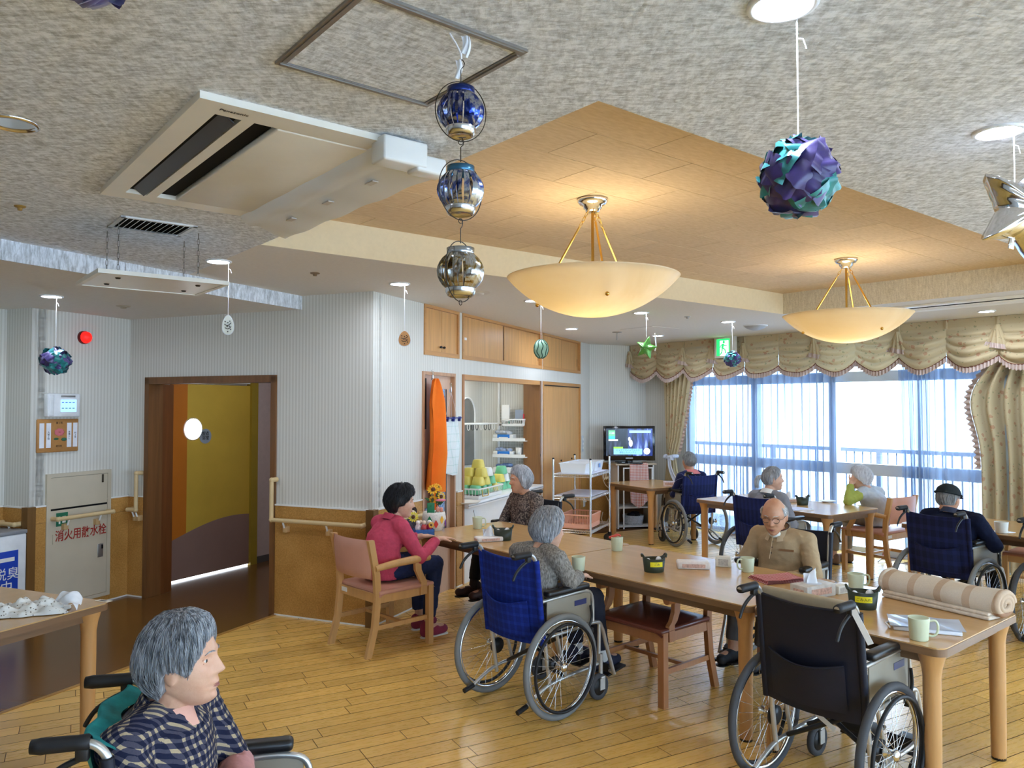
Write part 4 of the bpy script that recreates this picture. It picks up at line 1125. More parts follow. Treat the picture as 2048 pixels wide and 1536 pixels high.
MB().box(-.16, -.06, -.02, .0, .06, .26).build('paper_card', M_WHITE, bs_); MB().box(.0, .13, .03, .035, .08, .20).build('picture_card', mplain('photo_card', (150, 160, 176), .5), bs_); MB().cyl((-.07, .0, .03), (-.10, .01, .20), .012, n=8).build('green_tube', mplain('green_tube', (60, 140, 110), .4), bs_); MB().cyl((.12, 0, .05), (.125, 0, .15), .009, n=8).build('red_pen', mplain('red_pen', (200, 40, 50), .4), bs_)
for v_, lb_, cc in ((877, 'upper blue labelled tray with folded plastic on the kitchen rack', (186, 190, 196)), (910, 'lower blue labelled tray with bags on the kitchen rack', (150, 166, 196)), (942, 'blue crumpled bag on the lowest rack shelf', (110, 134, 178))):
    b_ = et('rack_tray', lb_, 'tray', 1016, v_, -.10)
    MB().rbox((0, 0, .03), .26, .12, .05, .006).build('tray', M_WHITE, b_)
    if v_ < 930:
        MB().box(-.07, .09, -.066, -.061, .0, .055).build('blue_label', mplain('bright_blue_label', (40, 118, 196), .5), b_); MB().box(-.05, .07, -.068, -.066, .006, .024).build('label_text_strip', M_WHITE, b_)
    mb = MB(); rd = random.Random(v_)
    for k in range(5): mb.sphere((-.09+.04*k, rd.uniform(-.02, .02), .065+rd.uniform(0, .02)), .04, .035, .024, 8, 6)
    mb.build('contents', mplain('plastic_%d' % v_, cc, .3, 0, .5, .3, 40), b_)
    if v_ == 910:
        MB().lathe([(.0, 0), (.032, 0), (.038, .10), (.035, .10), (.03, .006), (0, .006)], 16, (.185, 0, .0)).build('white_cup', M_WHITE, b_); MB().cyl((.03, 0, .07), (.10, 0, .07), .022, n=10).build('roll', mplain('cream_roll', (222, 206, 170), .5), b_)
# cup pyramid on a dish basket
M_CY = mplain('yellow_cup_plastic', (232, 214, 104), .4, 0, .5, .05); M_CG = mplain('green_cup_plastic', (120, 200, 150), .4, 0, .5, .05); M_CWh = mplain('white_cup_plastic', (236, 238, 230), .4, 0, .5, .03)
def cup_mesh(m):
    def sq(r, z, n=20):
        out = []
        for i in range(n):
            a = 2*PI*i/n + PI/n; c, s = math.cos(a), math.sin(a); k = (abs(c)**4 + abs(s)**4)**-.25
            out.append(V(r*k*c, r*k*s*1.0, z))
        return out
    return MB().rings([sq(.062, 0), sq(.064, .004), sq(.050, .078), sq(.042, .088)], False, True).mesh('upturned_cup', [m])
CUPS = {'yellow': cup_mesh(M_CY), 'green': cup_mesh(M_CG), 'white': cup_mesh(M_CWh)}
def put_cup(col, p, label, grp, rot):
    o = bpy.data.objects.new('upturned_cup', CUPS[col]); COL.objects.link(o); o.location = p; o.rotation_euler = (0, 0, rot); tag(o, label, 'cup', grp)
xb = kx(956); 
bk = kt('dish_basket', 'white dish basket holding the taller pyramid of cups', 'basket', xb+.28, .13, ZC)
basket(bk, .60, .30, .11, M_WHITE, 16); MB().tube([(-.24, -.155, .10), (-.24, -.165, .03), (-.10, -.165, .03), (-.10, -.155, .10)], .005, 6).build('wire_handle', M_BRASS, bk)
rows = [('green', 4), ('yellow', 3), ('yellow', 2), ('yellow', 1)]; zc0 = ZC + .045
ords = ['first', 'second', 'third', 'fourth']; words = ['bottom', 'second', 'third', 'top']
for ri, (c_, n) in enumerate(rows):
    for k in range(n):
        for j in range(2 if ri < 3 else 1):
            cc = c_ if not (ri == 1 and k == 2) and not (ri == 2 and k == 1) else ('green' if ri == 1 else 'white')
            if ri == 0 and k == 3: cc = 'yellow'
            put_cup(cc, KW.w(xb+.28+(k-(n-1)/2)*.132, .13+(j-.5)*.13*(1 if ri < 3 else 0), zc0+ri*.082), '%s upturned cup, %s from left, %s%s row, taller cup pyramid' % (cc, ords[k], ('front ' if j == 0 else 'back ') if ri < 3 else '', words[ri]), 'cups stacked on the dish basket', KW.ang)
xb2 = kx(1002)
for ri, (c_, n) in enumerate([('green', 3), ('yellow', 2), ('green', 1)]):
    for k in range(n):
        cc = 'white' if (ri == 1 and k == 1) else c_
        put_cup(cc, KW.w(xb2+.46+(k-(n-1)/2)*.132, .20, ZC+ri*.086), '%s upturned cup, %s from left, %s row, shorter cup pyramid' % (cc, ords[k], words[ri] if ri < 2 else 'top'), 'cups in the shorter pyramid', KW.ang)
rd_ = kt('red_canister', 'small dark red canister at the left end of the hatch counter', 'canister', kx(934), .16, ZC)
MB().lathe([(0, 0), (.035, 0), (.036, .11), (.03, .118), (0, .12)], 18).build('body', mplain('dark_red_plastic', (150, 30, 60), .4), rd_); MB().lathe([(.037, .11), (.037, .128), (0, .130)], 18).build('lid', M_WHITE, rd_)
ob = kt('white_tray', 'oval white tray under the dish basket end on the hatch counter', 'tray', kx(932), .0, ZC)
MB().lathe([(0, .004), (.12, .004), (.14, .016), (.143, .016), (.124, 0), (0, 0)], 28).build('tray', M_WHITE, ob)

# ---- wire trolley in front of the folding doors
CA = dirv(23); cc_ = KW.w(3.98, -.42)
tr = thing('wire_trolley', 'chrome wire trolley with three shelves on casters', 'trolley', (cc_.x, cc_.y, 0), math.atan2(HE.y, HE.x))
TL, TWd = .80, .46
for sx in (-1, 1):
    for sy in (-1, 1):
        x, y = sx*TL/2, sy*TWd/2
        p_ = MB().cyl((x, y, .12), (x, y, 1.08), .0125, n=10).build('post', M_CHROME, tr); MB().lathe([(.014, 1.075), (.014, 1.09), (0, 1.094)], 10, (x, y, 0)).build('cap', M_BLACK, p_)
        c_ = MB().rbox((x, y, .10), .03, .045, .06, .006).build('caster', M_BLACK, tr)
        MB(Matrix.Translation(V(x, y+.02, .055)) @ Matrix.Rotation(PI/2, 4, 'Y')).lathe([(0, -.016), (.03, -.016), (.055, -.012), (.055, .012), (.03, .016), (0, .016)], 20).build('caster_wheel', mplain('caster_rubber', (40, 40, 44), .6), c_)
for z_, board in ((.90, True), (.64, True), (.25, False)):
    mb = MB()
    for s in (-1, 1):
        mb.cyl((-TL/2, s*TWd/2, z_), (TL/2, s*TWd/2, z_), .005, n=6).cyl((-TL/2, s*TWd/2, z_-.03), (TL/2, s*TWd/2, z_-.03), .005, n=6)
        mb.cyl((s*TL/2, -TWd/2, z_), (s*TL/2, TWd/2, z_), .005, n=6).cyl((s*TL/2, -TWd/2, z_-.03), (s*TL/2, TWd/2, z_-.03), .005, n=6)
        for k in range(28): xx = -TL/2+TL*k/28; mb.cyl((xx, s*TWd/2, z_-.03), (xx+TL/56, s*TWd/2, z_), .003, n=4); mb.cyl((xx+TL/56, s*TWd/2, z_), (xx+TL/28, s*TWd/2, z_-.03), .003, n=4)
        for k in range(16): yy = -TWd/2+TWd*k/16; mb.cyl((s*TL/2, yy, z_-.03), (s*TL/2, yy+TWd/32, z_), .003, n=4); mb.cyl((s*TL/2, yy+TWd/32, z_), (s*TL/2, yy+TWd/16, z_-.03), .003, n=4)
    for k in range(26): yy = -TWd/2+TWd*(k+.5)/26; mb.cyl((-TL/2, yy, z_), (TL/2, yy, z_), .0025, n=4)
    sh = mb.build('wire_shelf', M_CHROME, tr)
    if board: MB().box(-TL/2+.02, TL/2-.02, -TWd/2+.015, TWd/2-.015, z_+.004, z_+.008).build('shelf_sheet', mplain('lilac_white_sheet', (222, 222, 236), .35), sh)
for k in range(3): MB().tube([(TL/2-.15-.07*k, -TWd/2-.006, .88), (TL/2-.15-.07*k, -TWd/2-.012, .82), (TL/2-.14-.07*k, -TWd/2-.02, .80), (TL/2-.13-.07*k, -TWd/2-.02, .83)], .004, 5).build('side_hook', mplain('cream_hook', (220, 200, 160), .5), tr)
M_CLR = m_film() if False else M_FILM
for k, (dx, lb_) in enumerate(((-.19, 'clear plastic bin, left one on the trolley top'), (.19, 'clear plastic bin, right one on the trolley top'))):
    b = thing('clear_bin', lb_, 'bin', tr.matrix_basis @ V(dx, .0, .909), math.atan2(HE.y, HE.x), 'clear bins on the trolley')
    b.location = Matrix.Translation(V(cc_.x, cc_.y, 0)) @ Matrix.Rotation(math.atan2(HE.y, HE.x), 4, 'Z') @ V(dx, 0, .909)
    mb = MB(); w0, w1, l0, l1, H = .145, .165, .16, .175, .12
    for zz0, zz1, a_, b_2 in ((0, .005, 1, 1),): mb.box(-l0, l0, -w0, w0, 0, .004)
    mb.add([(-l0, -w0, 0), (l0, -w0, 0), (l0, w0, 0), (-l0, w0, 0), (-l1, -w1, H), (l1, -w1, H), (l1, w1, H), (-l1, w1, H)], [(0, 1, 5, 4), (1, 2, 6, 5), (2, 3, 7, 6), (3, 0, 4, 7)])
    mb.build('tub', M_FILM, b); MB().box(-l1-.008, l1+.008, -w1-.008, -w1, H-.006, H).box(-l1-.008, l1+.008, w1, w1+.008, H-.006, H).box(-l1-.008, -l1, -w1, w1, H-.006, H).box(l1, l1+.008, -w1, w1, H-.006, H).build('rim', M_FILM, b)
    if k: MB().box(-.04, .02, -w1-.006, -w1-.002, .04, .09).build('label_patch', mplain('blue_white_label', (120, 160, 220), .5), b)
b = thing('pink_basket', 'salmon pink plastic basket on the lowest trolley shelf', 'basket', (0, 0, 0), math.atan2(HE.y, HE.x))
b.location = Matrix.Translation(V(cc_.x, cc_.y, 0)) @ Matrix.Rotation(math.atan2(HE.y, HE.x), 4, 'Z') @ V(-.12, -.02, .257)
basket(b, .46, .36, .17, mplain('salmon_plastic', (240, 176, 148), .45, 0, .4, .04), 22)

# ---- television corner
TVY = 10.95; tc = atd(1258.5, 886.5, TVY)
M_GLB = mplain('gloss_black', (10, 10, 14), .12, 0, .6, 0)
stp = atd(1262, 900, 11.12)
st = thing('television_stand', 'white and wood open television stand with shelves', 'stand', (stp.x, stp.y, 0), R(12))
sw, sdp, sh_ = .54, .38, .88
M_STW = mplain('off_white_board', (226, 222, 214), .5, 0, .4, .03)
MB().box(-sw/2, -sw/2+.02, -sdp/2, sdp/2, 0, sh_).build('side_panel', M_STW, st); MB().box(sw/2-.02, sw/2, -sdp/2, sdp/2, 0, sh_).build('side_panel', M_STW, st)
MB().rbox((0, 0, sh_+.012), sw+.06, sdp+.04, .024, .004).build('top', mwood('grey_oak_top', (196, 178, 150), .4, 0), st)
MB().box(-sw/2+.02, sw/2-.02, sdp/2-.012, sdp/2, .04, sh_).build('back_panel', mplain('brownish_back', (150, 110, 70), .6), st)
for z_ in (.04, .30, .58): MB().box(-sw/2+.02, sw/2-.02, -sdp/2, sdp/2-.012, z_-.02, z_).build('shelf', M_STW, st)
wf = MB()
for x in (-.19, .23): wf.box(x-.008, x+.008, -sdp/2-.03, -sdp/2-.014, 0, sh_-.03)
wf.box(-.19, .23, -sdp/2-.03, -sdp/2-.014, sh_-.046, sh_-.03); wf.build('wire_front_frame', M_WHITE, st)
tv = thing('television', 'black flat screen television on the corner stand', 'television', (tc.x, TVY, sh_+.024), R(0))
tz = tc.z - (sh_+.024); tw2, th2 = .362, .242
MB().rbox((0, .02, tz), tw2*2, .05, th2*2, .008).build('cabinet', M_GLB, tv)
MB().rbox((0, .02, .05), .10, .04, .10, .006).build('neck', M_GLB, tv); MB().rbox((0, .02, .006), .36, .20, .012, .004).build('foot', M_GLB, tv)
def m_screen():
    t = NT('screen_picture'); t.pr(.2, 0, .5)
    s = t.xyz(t.coord('Object')); vec = t.coord('Object', scale=(14, 1, 2.2))
    f = t.noise(vec, 1.0, 4, .6, .3); mask = t.math('MULTIPLY', t.math('GREATER_THAN', s[0], -.02), 1.0)
    c = t.ramp(f, [(.42, rgb((10, 12, 30))), (.56, rgb((44, 66, 150))), (.68, rgb((150, 176, 230)))])
    d = t.ramp(f, [(.5, rgb((8, 9, 20))), (.75, rgb((70, 76, 110)))])
    k = t.mix(mask, d, c); t.col((0, 0, 0, 1)); t.link(k, t.b.inputs['Emission Color']); t.b.inputs['Emission Strength'].default_value = .6; return t.m
sc = MB().box(-.325, .325, -.008, -.005, tz-.175, tz+.205).build('screen', m_screen(), tv)
for nm, b_, m_ in (('clock_tile', (-.29, -.20, tz+.10, tz+.18), memit('tv_green_tile', (90, 200, 120), .9)), ('blue_tile', (-.29, -.20, tz+.06, tz+.10), memit('tv_blue_tile', (60, 170, 220), .9)), ('top_banner', (.0, .30, tz+.145, tz+.18), memit('tv_pale_banner', (130, 170, 230), .9)),
                   ('caption_box', (-.22, .18, tz-.155, tz-.075), memit('tv_caption', (120, 180, 240), .7)), ('caption_tag', (-.22, -.09, tz-.073, tz-.05), memit('tv_green_tag', (120, 200, 60), .9)), ('small_caption', (-.29, -.16, tz+.035, tz+.055), memit('tv_white', (220, 230, 240), .9))):
    MB().box(b_[0], b_[1], -.0095, -.008, b_[2], b_[3]).build(nm, m_, sc)
MB().lathe([(0, 0), (.045, 0)], 20, (.245, -.0095, tz-.11), m=Matrix.Rotation(PI/2, 4, 'X')).build('round_inset', memit('tv_white', (220, 230, 240), .9), sc)
MB().sphere((.02, -.009, tz+.0), .028, .002, .05, 12, 8).sphere((.0, -.009, tz+.06), .018, .002, .03, 12, 8).build('white_figure', memit('tv_grey_white', (170, 176, 190), .9), sc)
text_mesh('ヒメサマガイメワムルス\n滞在したナンスと', .030, 'caption_lettering', memit('tv_navy_text', (20, 40, 120), .4), sc, (-.02, -.0105, tz-.115))
text_mesh('11:00', .032, 'clock_lettering', memit('tv_white', (220, 230, 240), .9), sc, (-.245, -.0105, tz+.14))
MB().box(-.05, .05, -.0065, -.004, tz-.215, tz-.20).build('maker_mark', M_STEEL, tv)
# recorder box on the stand, cords, basket, cloth
rb_ = thing('recorder_box', 'thin black recorder with cables below the television', 'recorder', (stp.x-.12, stp.y-.08, sh_+.024), R(12)); MB().rbox((0, 0, .012), .20, .14, .024, .004).build('case', M_BLACK, rb_); MB().box(-.05, .0, -.072, -.069, .008, .016).build('display', M_STEEL, rb_)
M_CORD = mplain('ivory_cord', (222, 214, 196), .5)
wc = thing('cable_tangle', 'loose ivory cords looping beside the television stand', 'cord', (stp.x-.42, stp.y+.05, 0))
for pts in ([(.0, 0, .80), (.04, -.02, .62), (.10, -.05, .55), (.16, -.06, .60), (.14, -.06, .52), (.10, -.05, .36), (.13, -.06, .12), (.16, -.06, .01)], [(-.12, -.02, .42), (0, -.04, .46), (.08, -.05, .40), (.12, -.06, .20), (.05, -.08, .04), (-.03, -.08, .01)], [(.02, -.02, .2), (.0, -.05, .10), (.05, -.07, .02), (.13, -.08, .012), (.2, -.1, .01)]):
    sm = []
    P_ = [V(*q) for q in pts]
    for i in range(len(P_)-1):
        a = P_[max(i-1, 0)]; b2 = P_[i]; c2_ = P_[i+1]; d2 = P_[min(i+2, len(P_)-1)]
        for k in range(6):
            s_ = k/6; sm.append(.5*((2*b2)+(c2_-a)*s_+(2*a-5*b2+4*c2_-d2)*s_*s_+(3*b2-a-3*c2_+d2)*s_**3))
    sm.append(P_[-1]); MB().tube(sm, .005, 6).build('cord', M_CORD, wc)
sk = kt('wall_socket', 'white wall socket with plugged cord low behind the trolley', 'socket', K['fold'][1]+.12, -.014, .36); MB().rbox((0, -.004, 0), .075, .012, .12, .004).build('plate', M_WHITE, sk); MB().rbox((0, -.02, .02), .03, .03, .03, .004).build('plug', M_WHITE, sk)
wb = thing('wicker_basket', 'grey white woven basket with dark cloth on the bottom stand shelf', 'basket', (stp.x+.02, stp.y-.03, .04), R(12))
mb = MB(); mb.lathe([(0, 0), (.13, 0), (.15, .13), (.143, .13), (.125, .008), (0, .008)], 26); mb.build('woven_body', mplain('grey_wicker', (190, 192, 196), .8, 0, .3, .25, 60, .6, 70), wb)
for k in range(6): MB().tube([(.002+(.131+.0033*k*1.1)*math.cos(a), (.131+.0033*k*1.1)*math.sin(a), .012+.022*k) for a in [2*PI*i/26 for i in range(26)]], .005, 5, closed=True).build('weave_band', mplain('grey_wicker', (190, 192, 196)), wb)
mb = MB(); rd = random.Random(4)
for k in range(8): mb.sphere((rd.uniform(-.07, .07), rd.uniform(-.06, .06), .12+rd.uniform(0, .03)), .05, .045, .03, 10, 6)
mb.build('dark_cloth', mplain('dark_cloth', (34, 32, 38), .8), wb)
M_GING = mcheck('orange_gingham', (246, 232, 222), (214, 96, 66), 46, 46, .5)
gc = thing('gingham_cloth', 'orange gingham cloth hanging over the front of the television stand', 'cloth', Matrix.Translation(V(stp.x, stp.y, 0)) @ Matrix.Rotation(R(12), 4, 'Z') @ V(.03, -sdp/2-.02, sh_+.026), R(12))
def gfn(a, b):
    if b < .18: return V((a-.5)*.27, .10*(1-b/.18), .004+.002*math.sin(a*9))
    bb = (b-.18)/.82; wv = .27*(1-.18*bb*bb)
    return V((a-.5)*wv + .05*bb*(a-.4), -.018-.03*bb*(.5+.5*math.sin(a*9+bb*2)) - .01*math.sin(a*21)*bb, -.62*bb*(1-.16*abs(a-.45)*2*bb) )
mb = MB(); mb.grid(gfn, 26, 30); mb.grid(lambda a, b: gfn(a, b)+V(0, .003, -.003), 26, 30); mb.build('cloth', M_GING, gc)

sp = kt('wall_switch_plate', 'tall thin grey switch plate between the closet and the television wall', 'switch', K['fold'][1]+.10, 0, 1.18)
MB().rbox((0, -.005, 0), .05, .01, .22, .003).build('plate', mplain('grey_plate', (186, 190, 192), .5), sp)
for k in range(3): MB().rbox((0, -.011, -.06+.06*k), .02, .006, .03, .002).build('switch', M_WHITE, sp)
# ================================================================== valance, curtains, sheers
def m_floral(name, base, back, scale=11):
    t = NT(name); t.pr(.85, 0, .2)
    vec = t.coord('Object')
    def dots(sc, th, off):
        mp = t.new('ShaderNodeMapping'); mp.inputs['Location'].default_value = off; t.link(vec, mp.inputs[0])
        dn = t.new('ShaderNodeVectorMath', operation='ADD'); nz = t.new('ShaderNodeTexNoise'); nz.inputs['Scale'].default_value = 22; t.link(vec, nz.inputs['Vector'])
        s_ = t.new('ShaderNodeVectorMath', operation='SCALE'); s_.inputs['Scale'].default_value = .05; t.link(nz.outputs['Color'], s_.inputs[0]); t.link(mp.outputs[0], dn.inputs[0]); t.link(s_.outputs[0], dn.inputs[1])
        v = t.new('ShaderNodeTexVoronoi'); v.inputs['Scale'].default_value = sc; t.link(dn.outputs[0], v.inputs['Vector'])
        return t.math('LESS_THAN', v.outputs['Distance'], th)
    c = t.mix(dots(scale*1.6, .17, (.3, .1, .2)), rgb(base), rgb((166, 160, 124)))
    c = t.mix(dots(scale, .22, (0, 0, 0)), c, rgb((192, 152, 120)))
    c = t.mix(dots(scale*2.1, .13, (.7, .4, .5)), c, rgb((198, 162, 130)))
    df = t.new('ShaderNodeBsdfDiffuse'); tl = t.new('ShaderNodeBsdfTranslucent'); t.link(c, df.inputs[0]); t.link(c, tl.inputs[0])
    mx = t.new('ShaderNodeMixShader'); mx.inputs[0].default_value = .16; t.link(df.outputs[0], mx.inputs[1]); t.link(tl.outputs[0], mx.inputs[2]); t.link(mx.outputs[0], t.out.inputs[0]); return t.m
M_FLOR = m_floral('floral_curtain_cloth', (206, 188, 150), (0, 0, 0))
M_RUF = mplain('pinkish_ruffle_cloth', (206, 186, 176), .85, 0, .2, .08, 20); M_PIPE = mplain('brown_piping', (122, 70, 50), .8)
def m_sheer():
    t = NT('white_sheer_cloth'); tr = t.new('ShaderNodeBsdfTransparent'); tl = t.new('ShaderNodeBsdfTranslucent'); df = t.new('ShaderNodeBsdfDiffuse')
    tr.inputs[0].default_value = (1, 1, 1, 1); tl.inputs[0].default_value = (.062, .098, .165, 1); df.inputs[0].default_value = (.68, .80, .97, 1)
    m1 = t.new('ShaderNodeMixShader'); m1.inputs[0].default_value = .5; t.link(tl.outputs[0], m1.inputs[1]); t.link(df.outputs[0], m1.inputs[2])
    lw = t.new('ShaderNodeLayerWeight'); lw.inputs[0].default_value = .35
    f = t.math('MINIMUM', t.math('ADD', t.math('MULTIPLY', lw.outputs['Facing'], .50), .74), .975)
    m2 = t.new('ShaderNodeMixShader'); t.link(f, m2.inputs[0]); t.link(tr.outputs[0], m2.inputs[1]); t.link(m1.outputs[0], m2.inputs[2]); t.link(m2.outputs[0], t.out.inputs[0]); return t.m
M_SHEER = m_sheer()
wang = math.atan2(WD.y, WD.x)
def wt(name, label, cat, x, y, z, group=None): 
    p = C4 + WD*x + B*y; return thing(name, label, cat, (p.x, p.y, z), wang, group)
VY = -.25
va = wt('curtain_valance', 'beige floral swag valance with ruffled edge along the window top', 'valance', 0, VY, HC)
NSW = 15; sw_ = .487; xs0 = -.04
for k in range(NSW):
    x0 = xs0 + k*sw_; sg = 1
    MB().box(x0+.001, x0+sw_-.001, -.02, .012, -.085, -.002).build('header_band', M_FLOR, va)
    def fn(a, b, x0=x0, k=k):
        s = math.sin(PI*a); drop = .30 + .115*s**.8
        fold = (abs(math.sin(b*PI*4.2 + .3*k))-.4)*.048*(.2+s)*min(1, b*4)
        wob = .012*math.sin(a*11+b*4+k)
        return V(x0 + sw_*a, -.022 - .075*s*math.sin(PI*min(1, b*.8)) - fold + wob*b*.5, -.085 - drop*b + .012*math.sin(a*7+k)*b)
    sg_ = MB(); sg_.grid(fn, 22, 44); so = sg_.build('swag', M_FLOR, va)
    rf = MB()
    rf.grid(lambda a, b: fn(a, 1) + V(0, -.012*math.sin(a*2*PI*15)*(.4+b) - .004, -.055*b - .006*math.sin(a*2*PI*15)*b), 90, 3); rf.build('ruffle', M_RUF, so)
    MB().tube([fn(i/24, 1)+V(0, -.004, 0) for i in range(25)], .005, 5).build('piping', M_PIPE, so)
    MB().rbox((x0, -.026, -.05), .028, .014, .09, .004).build('tab', M_FLOR, va)
    if k % 2 == 0 or k in (3,):
        # gathered tail over the joint
        def tf(a, b, x0=x0):
            w = .02 + .085*b
            return V(x0 + (a-.5)*2*w, -.05 - .03*math.sin(PI*a) - .014*math.sin(a*2*PI*4)*b, -.09 - .16*b - .05*a*b)
        tb = MB(); tb.grid(tf, 24, 10); to = tb.build('tail', M_FLOR, va)
        tr_ = MB(); tr_.grid(lambda a, b: tf(a, 1) + V((a-.5)*.03*b, -.012*math.sin(a*2*PI*9)*(.5+b)-.004, -.05*b), 60, 3); tr_.build('tail_ruffle', M_RUF, to)
# left tied curtain
lc = wt('floral_curtain', 'beige floral curtain tied back with a white ribbon beside the television', 'curtain', 0, -.16, 0)
def width_prof(z):   # half-width and centre of the tied curtain
    zt_ = .98
    if z > zt_:
        q = (z-zt_)/(2.2-zt_); q = max(0, min(1, q)); e = q**.75
        return (.075 + .17*e, .62 + .12*e)
    q = (zt_-z)/zt_
    return (.075 + .10*min(1, q*1.6), .62 + .03*q)
def lfn(a, b):
    z = 2.30 - b*2.26; hw, cx_ = width_prof(z)
    return V(cx_ + (a-.5)*2*hw, -.03*math.sin(a*2*PI*6.5+.4*math.sin(b*5))*(.35+hw*3) - .05*math.sin(PI*a)*(1 if hw < .12 else .5), z)
mb = MB(); mb.grid(lfn, 70, 44); mb.build('curtain_cloth', M_FLOR, lc)
mb = MB(); mb.grid(lambda a, b: lfn(1, a*.56) + V(.045*b + .006*math.sin(a*150)*b, -.014*math.sin(a*150)*(.4+b), 0), 150, 3); mb.build('edge_ruffle', M_RUF, lc)
mb = MB(); mb.tube([V(.64+.070*math.cos(a), -.02+.070*math.sin(a), .985+.02*math.cos(a)) for a in [2*PI*i/28 for i in range(28)]], .028, 8, closed=True)
mb.build('ribbon_band', mplain('white_satin', (214, 222, 236), .4, 0, .5, .1, 30), lc)
mb = MB()
for sx in (-1, 1):
    mb.grid(lambda a, b, sx=sx: V(.66+sx*(.02+.08*a), -.11-.02*math.sin(a*6+b*3), 1.0 + .04*math.sin(PI*a)*(b-.5)*2 - .02*a), 10, 6)
mb.grid(lambda a, b: V(.67+.05*(a-.5)*(1+b)+.14*b*b, -.115-.015*math.sin(a*9), .97-.34*b), 12, 12); mb.build('ribbon_bow', mplain('white_satin', (214, 222, 236)), lc)
# right curtain
rc_ = wt('floral_curtain', 'wide beige floral curtain hanging straight at the right picture edge', 'curtain', 0, -.16, 0)
rx0_ = hit(C4 - B*.16, WD, 1962)[1]
def rfn(a, b):
    z = 2.32 - b*2.28; left = rx0_ + (-.10 if False else 0) + .10*max(0, (1.75-z)/1.75)*(0 if z > 1.75 else 1)*0
    sh = .16*math.exp(-((z-2.25)/.25)**2) - .10*math.exp(-((z-1.75)/.33)**2)
    return V(rx0_ + sh*max(0, 1-a*3.2) + 1.35*a, -.060*math.sin(a*2*PI*11+.5*math.sin(b*2)) - .02*math.sin(a*31), z)
mb = MB(); mb.grid(rfn, 150, 36); mb.build('curtain_cloth', M_FLOR, rc_)
mb = MB(); mb.grid(lambda a, b: rfn(0, a*.55) + V(-.05*b - .006*math.sin(a*140)*b, -.016*math.sin(a*140)*(.4+b)-.01, 0), 150, 3); mb.build('edge_ruffle', M_RUF, rc_)
# sheers
def sheer(label, x0, x1, per, seed, lean=0):
    s = wt('sheer_curtain', label, 'curtain', 0, -.055, 0, 'white sheer curtains')
    n = (x1-x0)/per; rd = random.Random(seed); ph = [rd.uniform(-.5, .5) for _ in range(40)]
    def fn(a, b):
        x = x0 + (x1-x0)*a; w = a*n
        am = .044*(.6+.4*math.sin(w*.7+seed)) + .006*math.sin(b*5+w)
        return V(x + .018*math.sin(w*2*PI*.5+b*1.4)*b + lean*b*(1-a), am*math.sin(2*PI*w + .9*math.sin(w*1.3+seed) + .35*math.sin(b*3+w*.6)) , 2.50 - 2.46*b)
    mb = MB(); mb.grid(fn, int(n*11), 20); mb.build('sheer_cloth', M_SHEER, s)
xa = hit(C4 - B*.055, WD, 1375)[1]; xb_ = hit(C4 - B*.055, WD, 1668)[1]; xc = hit(C4 - B*.055, WD, 1796)[1]
sheer('wide sheer curtain left of the open window gap', xa, xb_, .105, 1)
sheer('sheer curtain bunched right of the open window gap', xc, xc+.42, .045, 5, .04)
sheer('sheer curtain between the bunched sheer and the right floral curtain', xc+.43, rx0_+.5, .11, 9)
sheer('sheer curtain behind the right floral curtain, out of the picture', rx0_+1.4, rx0_+3.0, .11, 12)
MB().box(-.2, WL-.3, -.075, -.035, 2.505, 2.53).build('curtain_track', M_WHITE, va, loc=(0, .20, -HC))
# ================================================================== left wall fittings
def lt(name, label, cat, x, y, z, w=LW, group=None): return thing(name, label, cat, w.w(x, y, z), w.ang, group)
# handrails
def rail(name, label, w, pts, brackets, y=-.075):
    t = thing(name, label, 'handrail', w.w(pts[0][0], 0, pts[0][1]), w.ang)
    x0, z0 = pts[0]
    P_ = [V(x-x0, y if i not in (0, len(pts)-1) or True else 0, z-z0) for i, (x, z) in enumerate(pts)]
    for i in range(len(P_)-1): MB().cyl(P_[i], P_[i+1], .0175, n=14).build('rail', M_RAIL, t)
    for i, q in enumerate(P_): MB().sphere(q, .0205, n=14, k=8).build('elbow', M_RAIL, t)
    for q, p in ((P_[0], pts[0]), (P_[-1], pts[-1])): MB().cyl(q, V(q.x, -.012, q.z), .0175, .020, n=14).build('rail_end', M_RAIL, t)
    for (x, z) in brackets:
        MB().cyl((x-x0, y, z-z0-.012), (x-x0, y+.02, z-z0-.06), .008, n=8).build('bracket_arm', M_WHITE, t)
        MB().rbox((x-x0, -.03, z-z0-.075), .04, .05, .05, .005).build('bracket_block', mplain('tan_bracket', (206, 168, 116), .5), t)
xr = dl-DX0
rz_ = DW.z(640, 1043); rt = DW.z(548, 958)
rail('handrail', 'cream handrail right of the open doorway with upright end', DW, [(xr+.045, rt), (xr+.045, rz_), (dl-.05, rz_)], [(xr+.16, rz_), (xr+.58, rz_)])
xl = dl-DX1
rail('handrail', 'short cream L shaped handrail left of the open doorway', DW, [(xl-.055, DW.z(285, 945)), (xl-.055, DW.z(285, 1018)), (xl-.155, DW.z(285, 1018))], [(xl-.10, DW.z(285, 1018)), (xl-.06, DW.z(285, 1018))])
ax0, ax1 = LW.x(106), LW.x(216); zr1 = LW.z(160, 1030)
rail('handrail', 'cream handrail across the beige fire hydrant cabinet', LW, [(ax0, zr1), (ax1, zr1)], [(ax0+.10, zr1), (ax1-.12, zr1)], -.085)
rail('handrail', 'cream handrail on the return wall above the white appliance', LW2, [(.02, LW2.z(40, 1046)), (LW2.L-.06, LW2.z(40, 1046))], [(LW2.L-.13, LW2.z(40, 1046))])
rail('handrail', 'cream handrail on the kitchen side wall behind the flowers', KW, [(.08, rz_), (K['door'][0]-.06, rz_)], [(.3, rz_)])
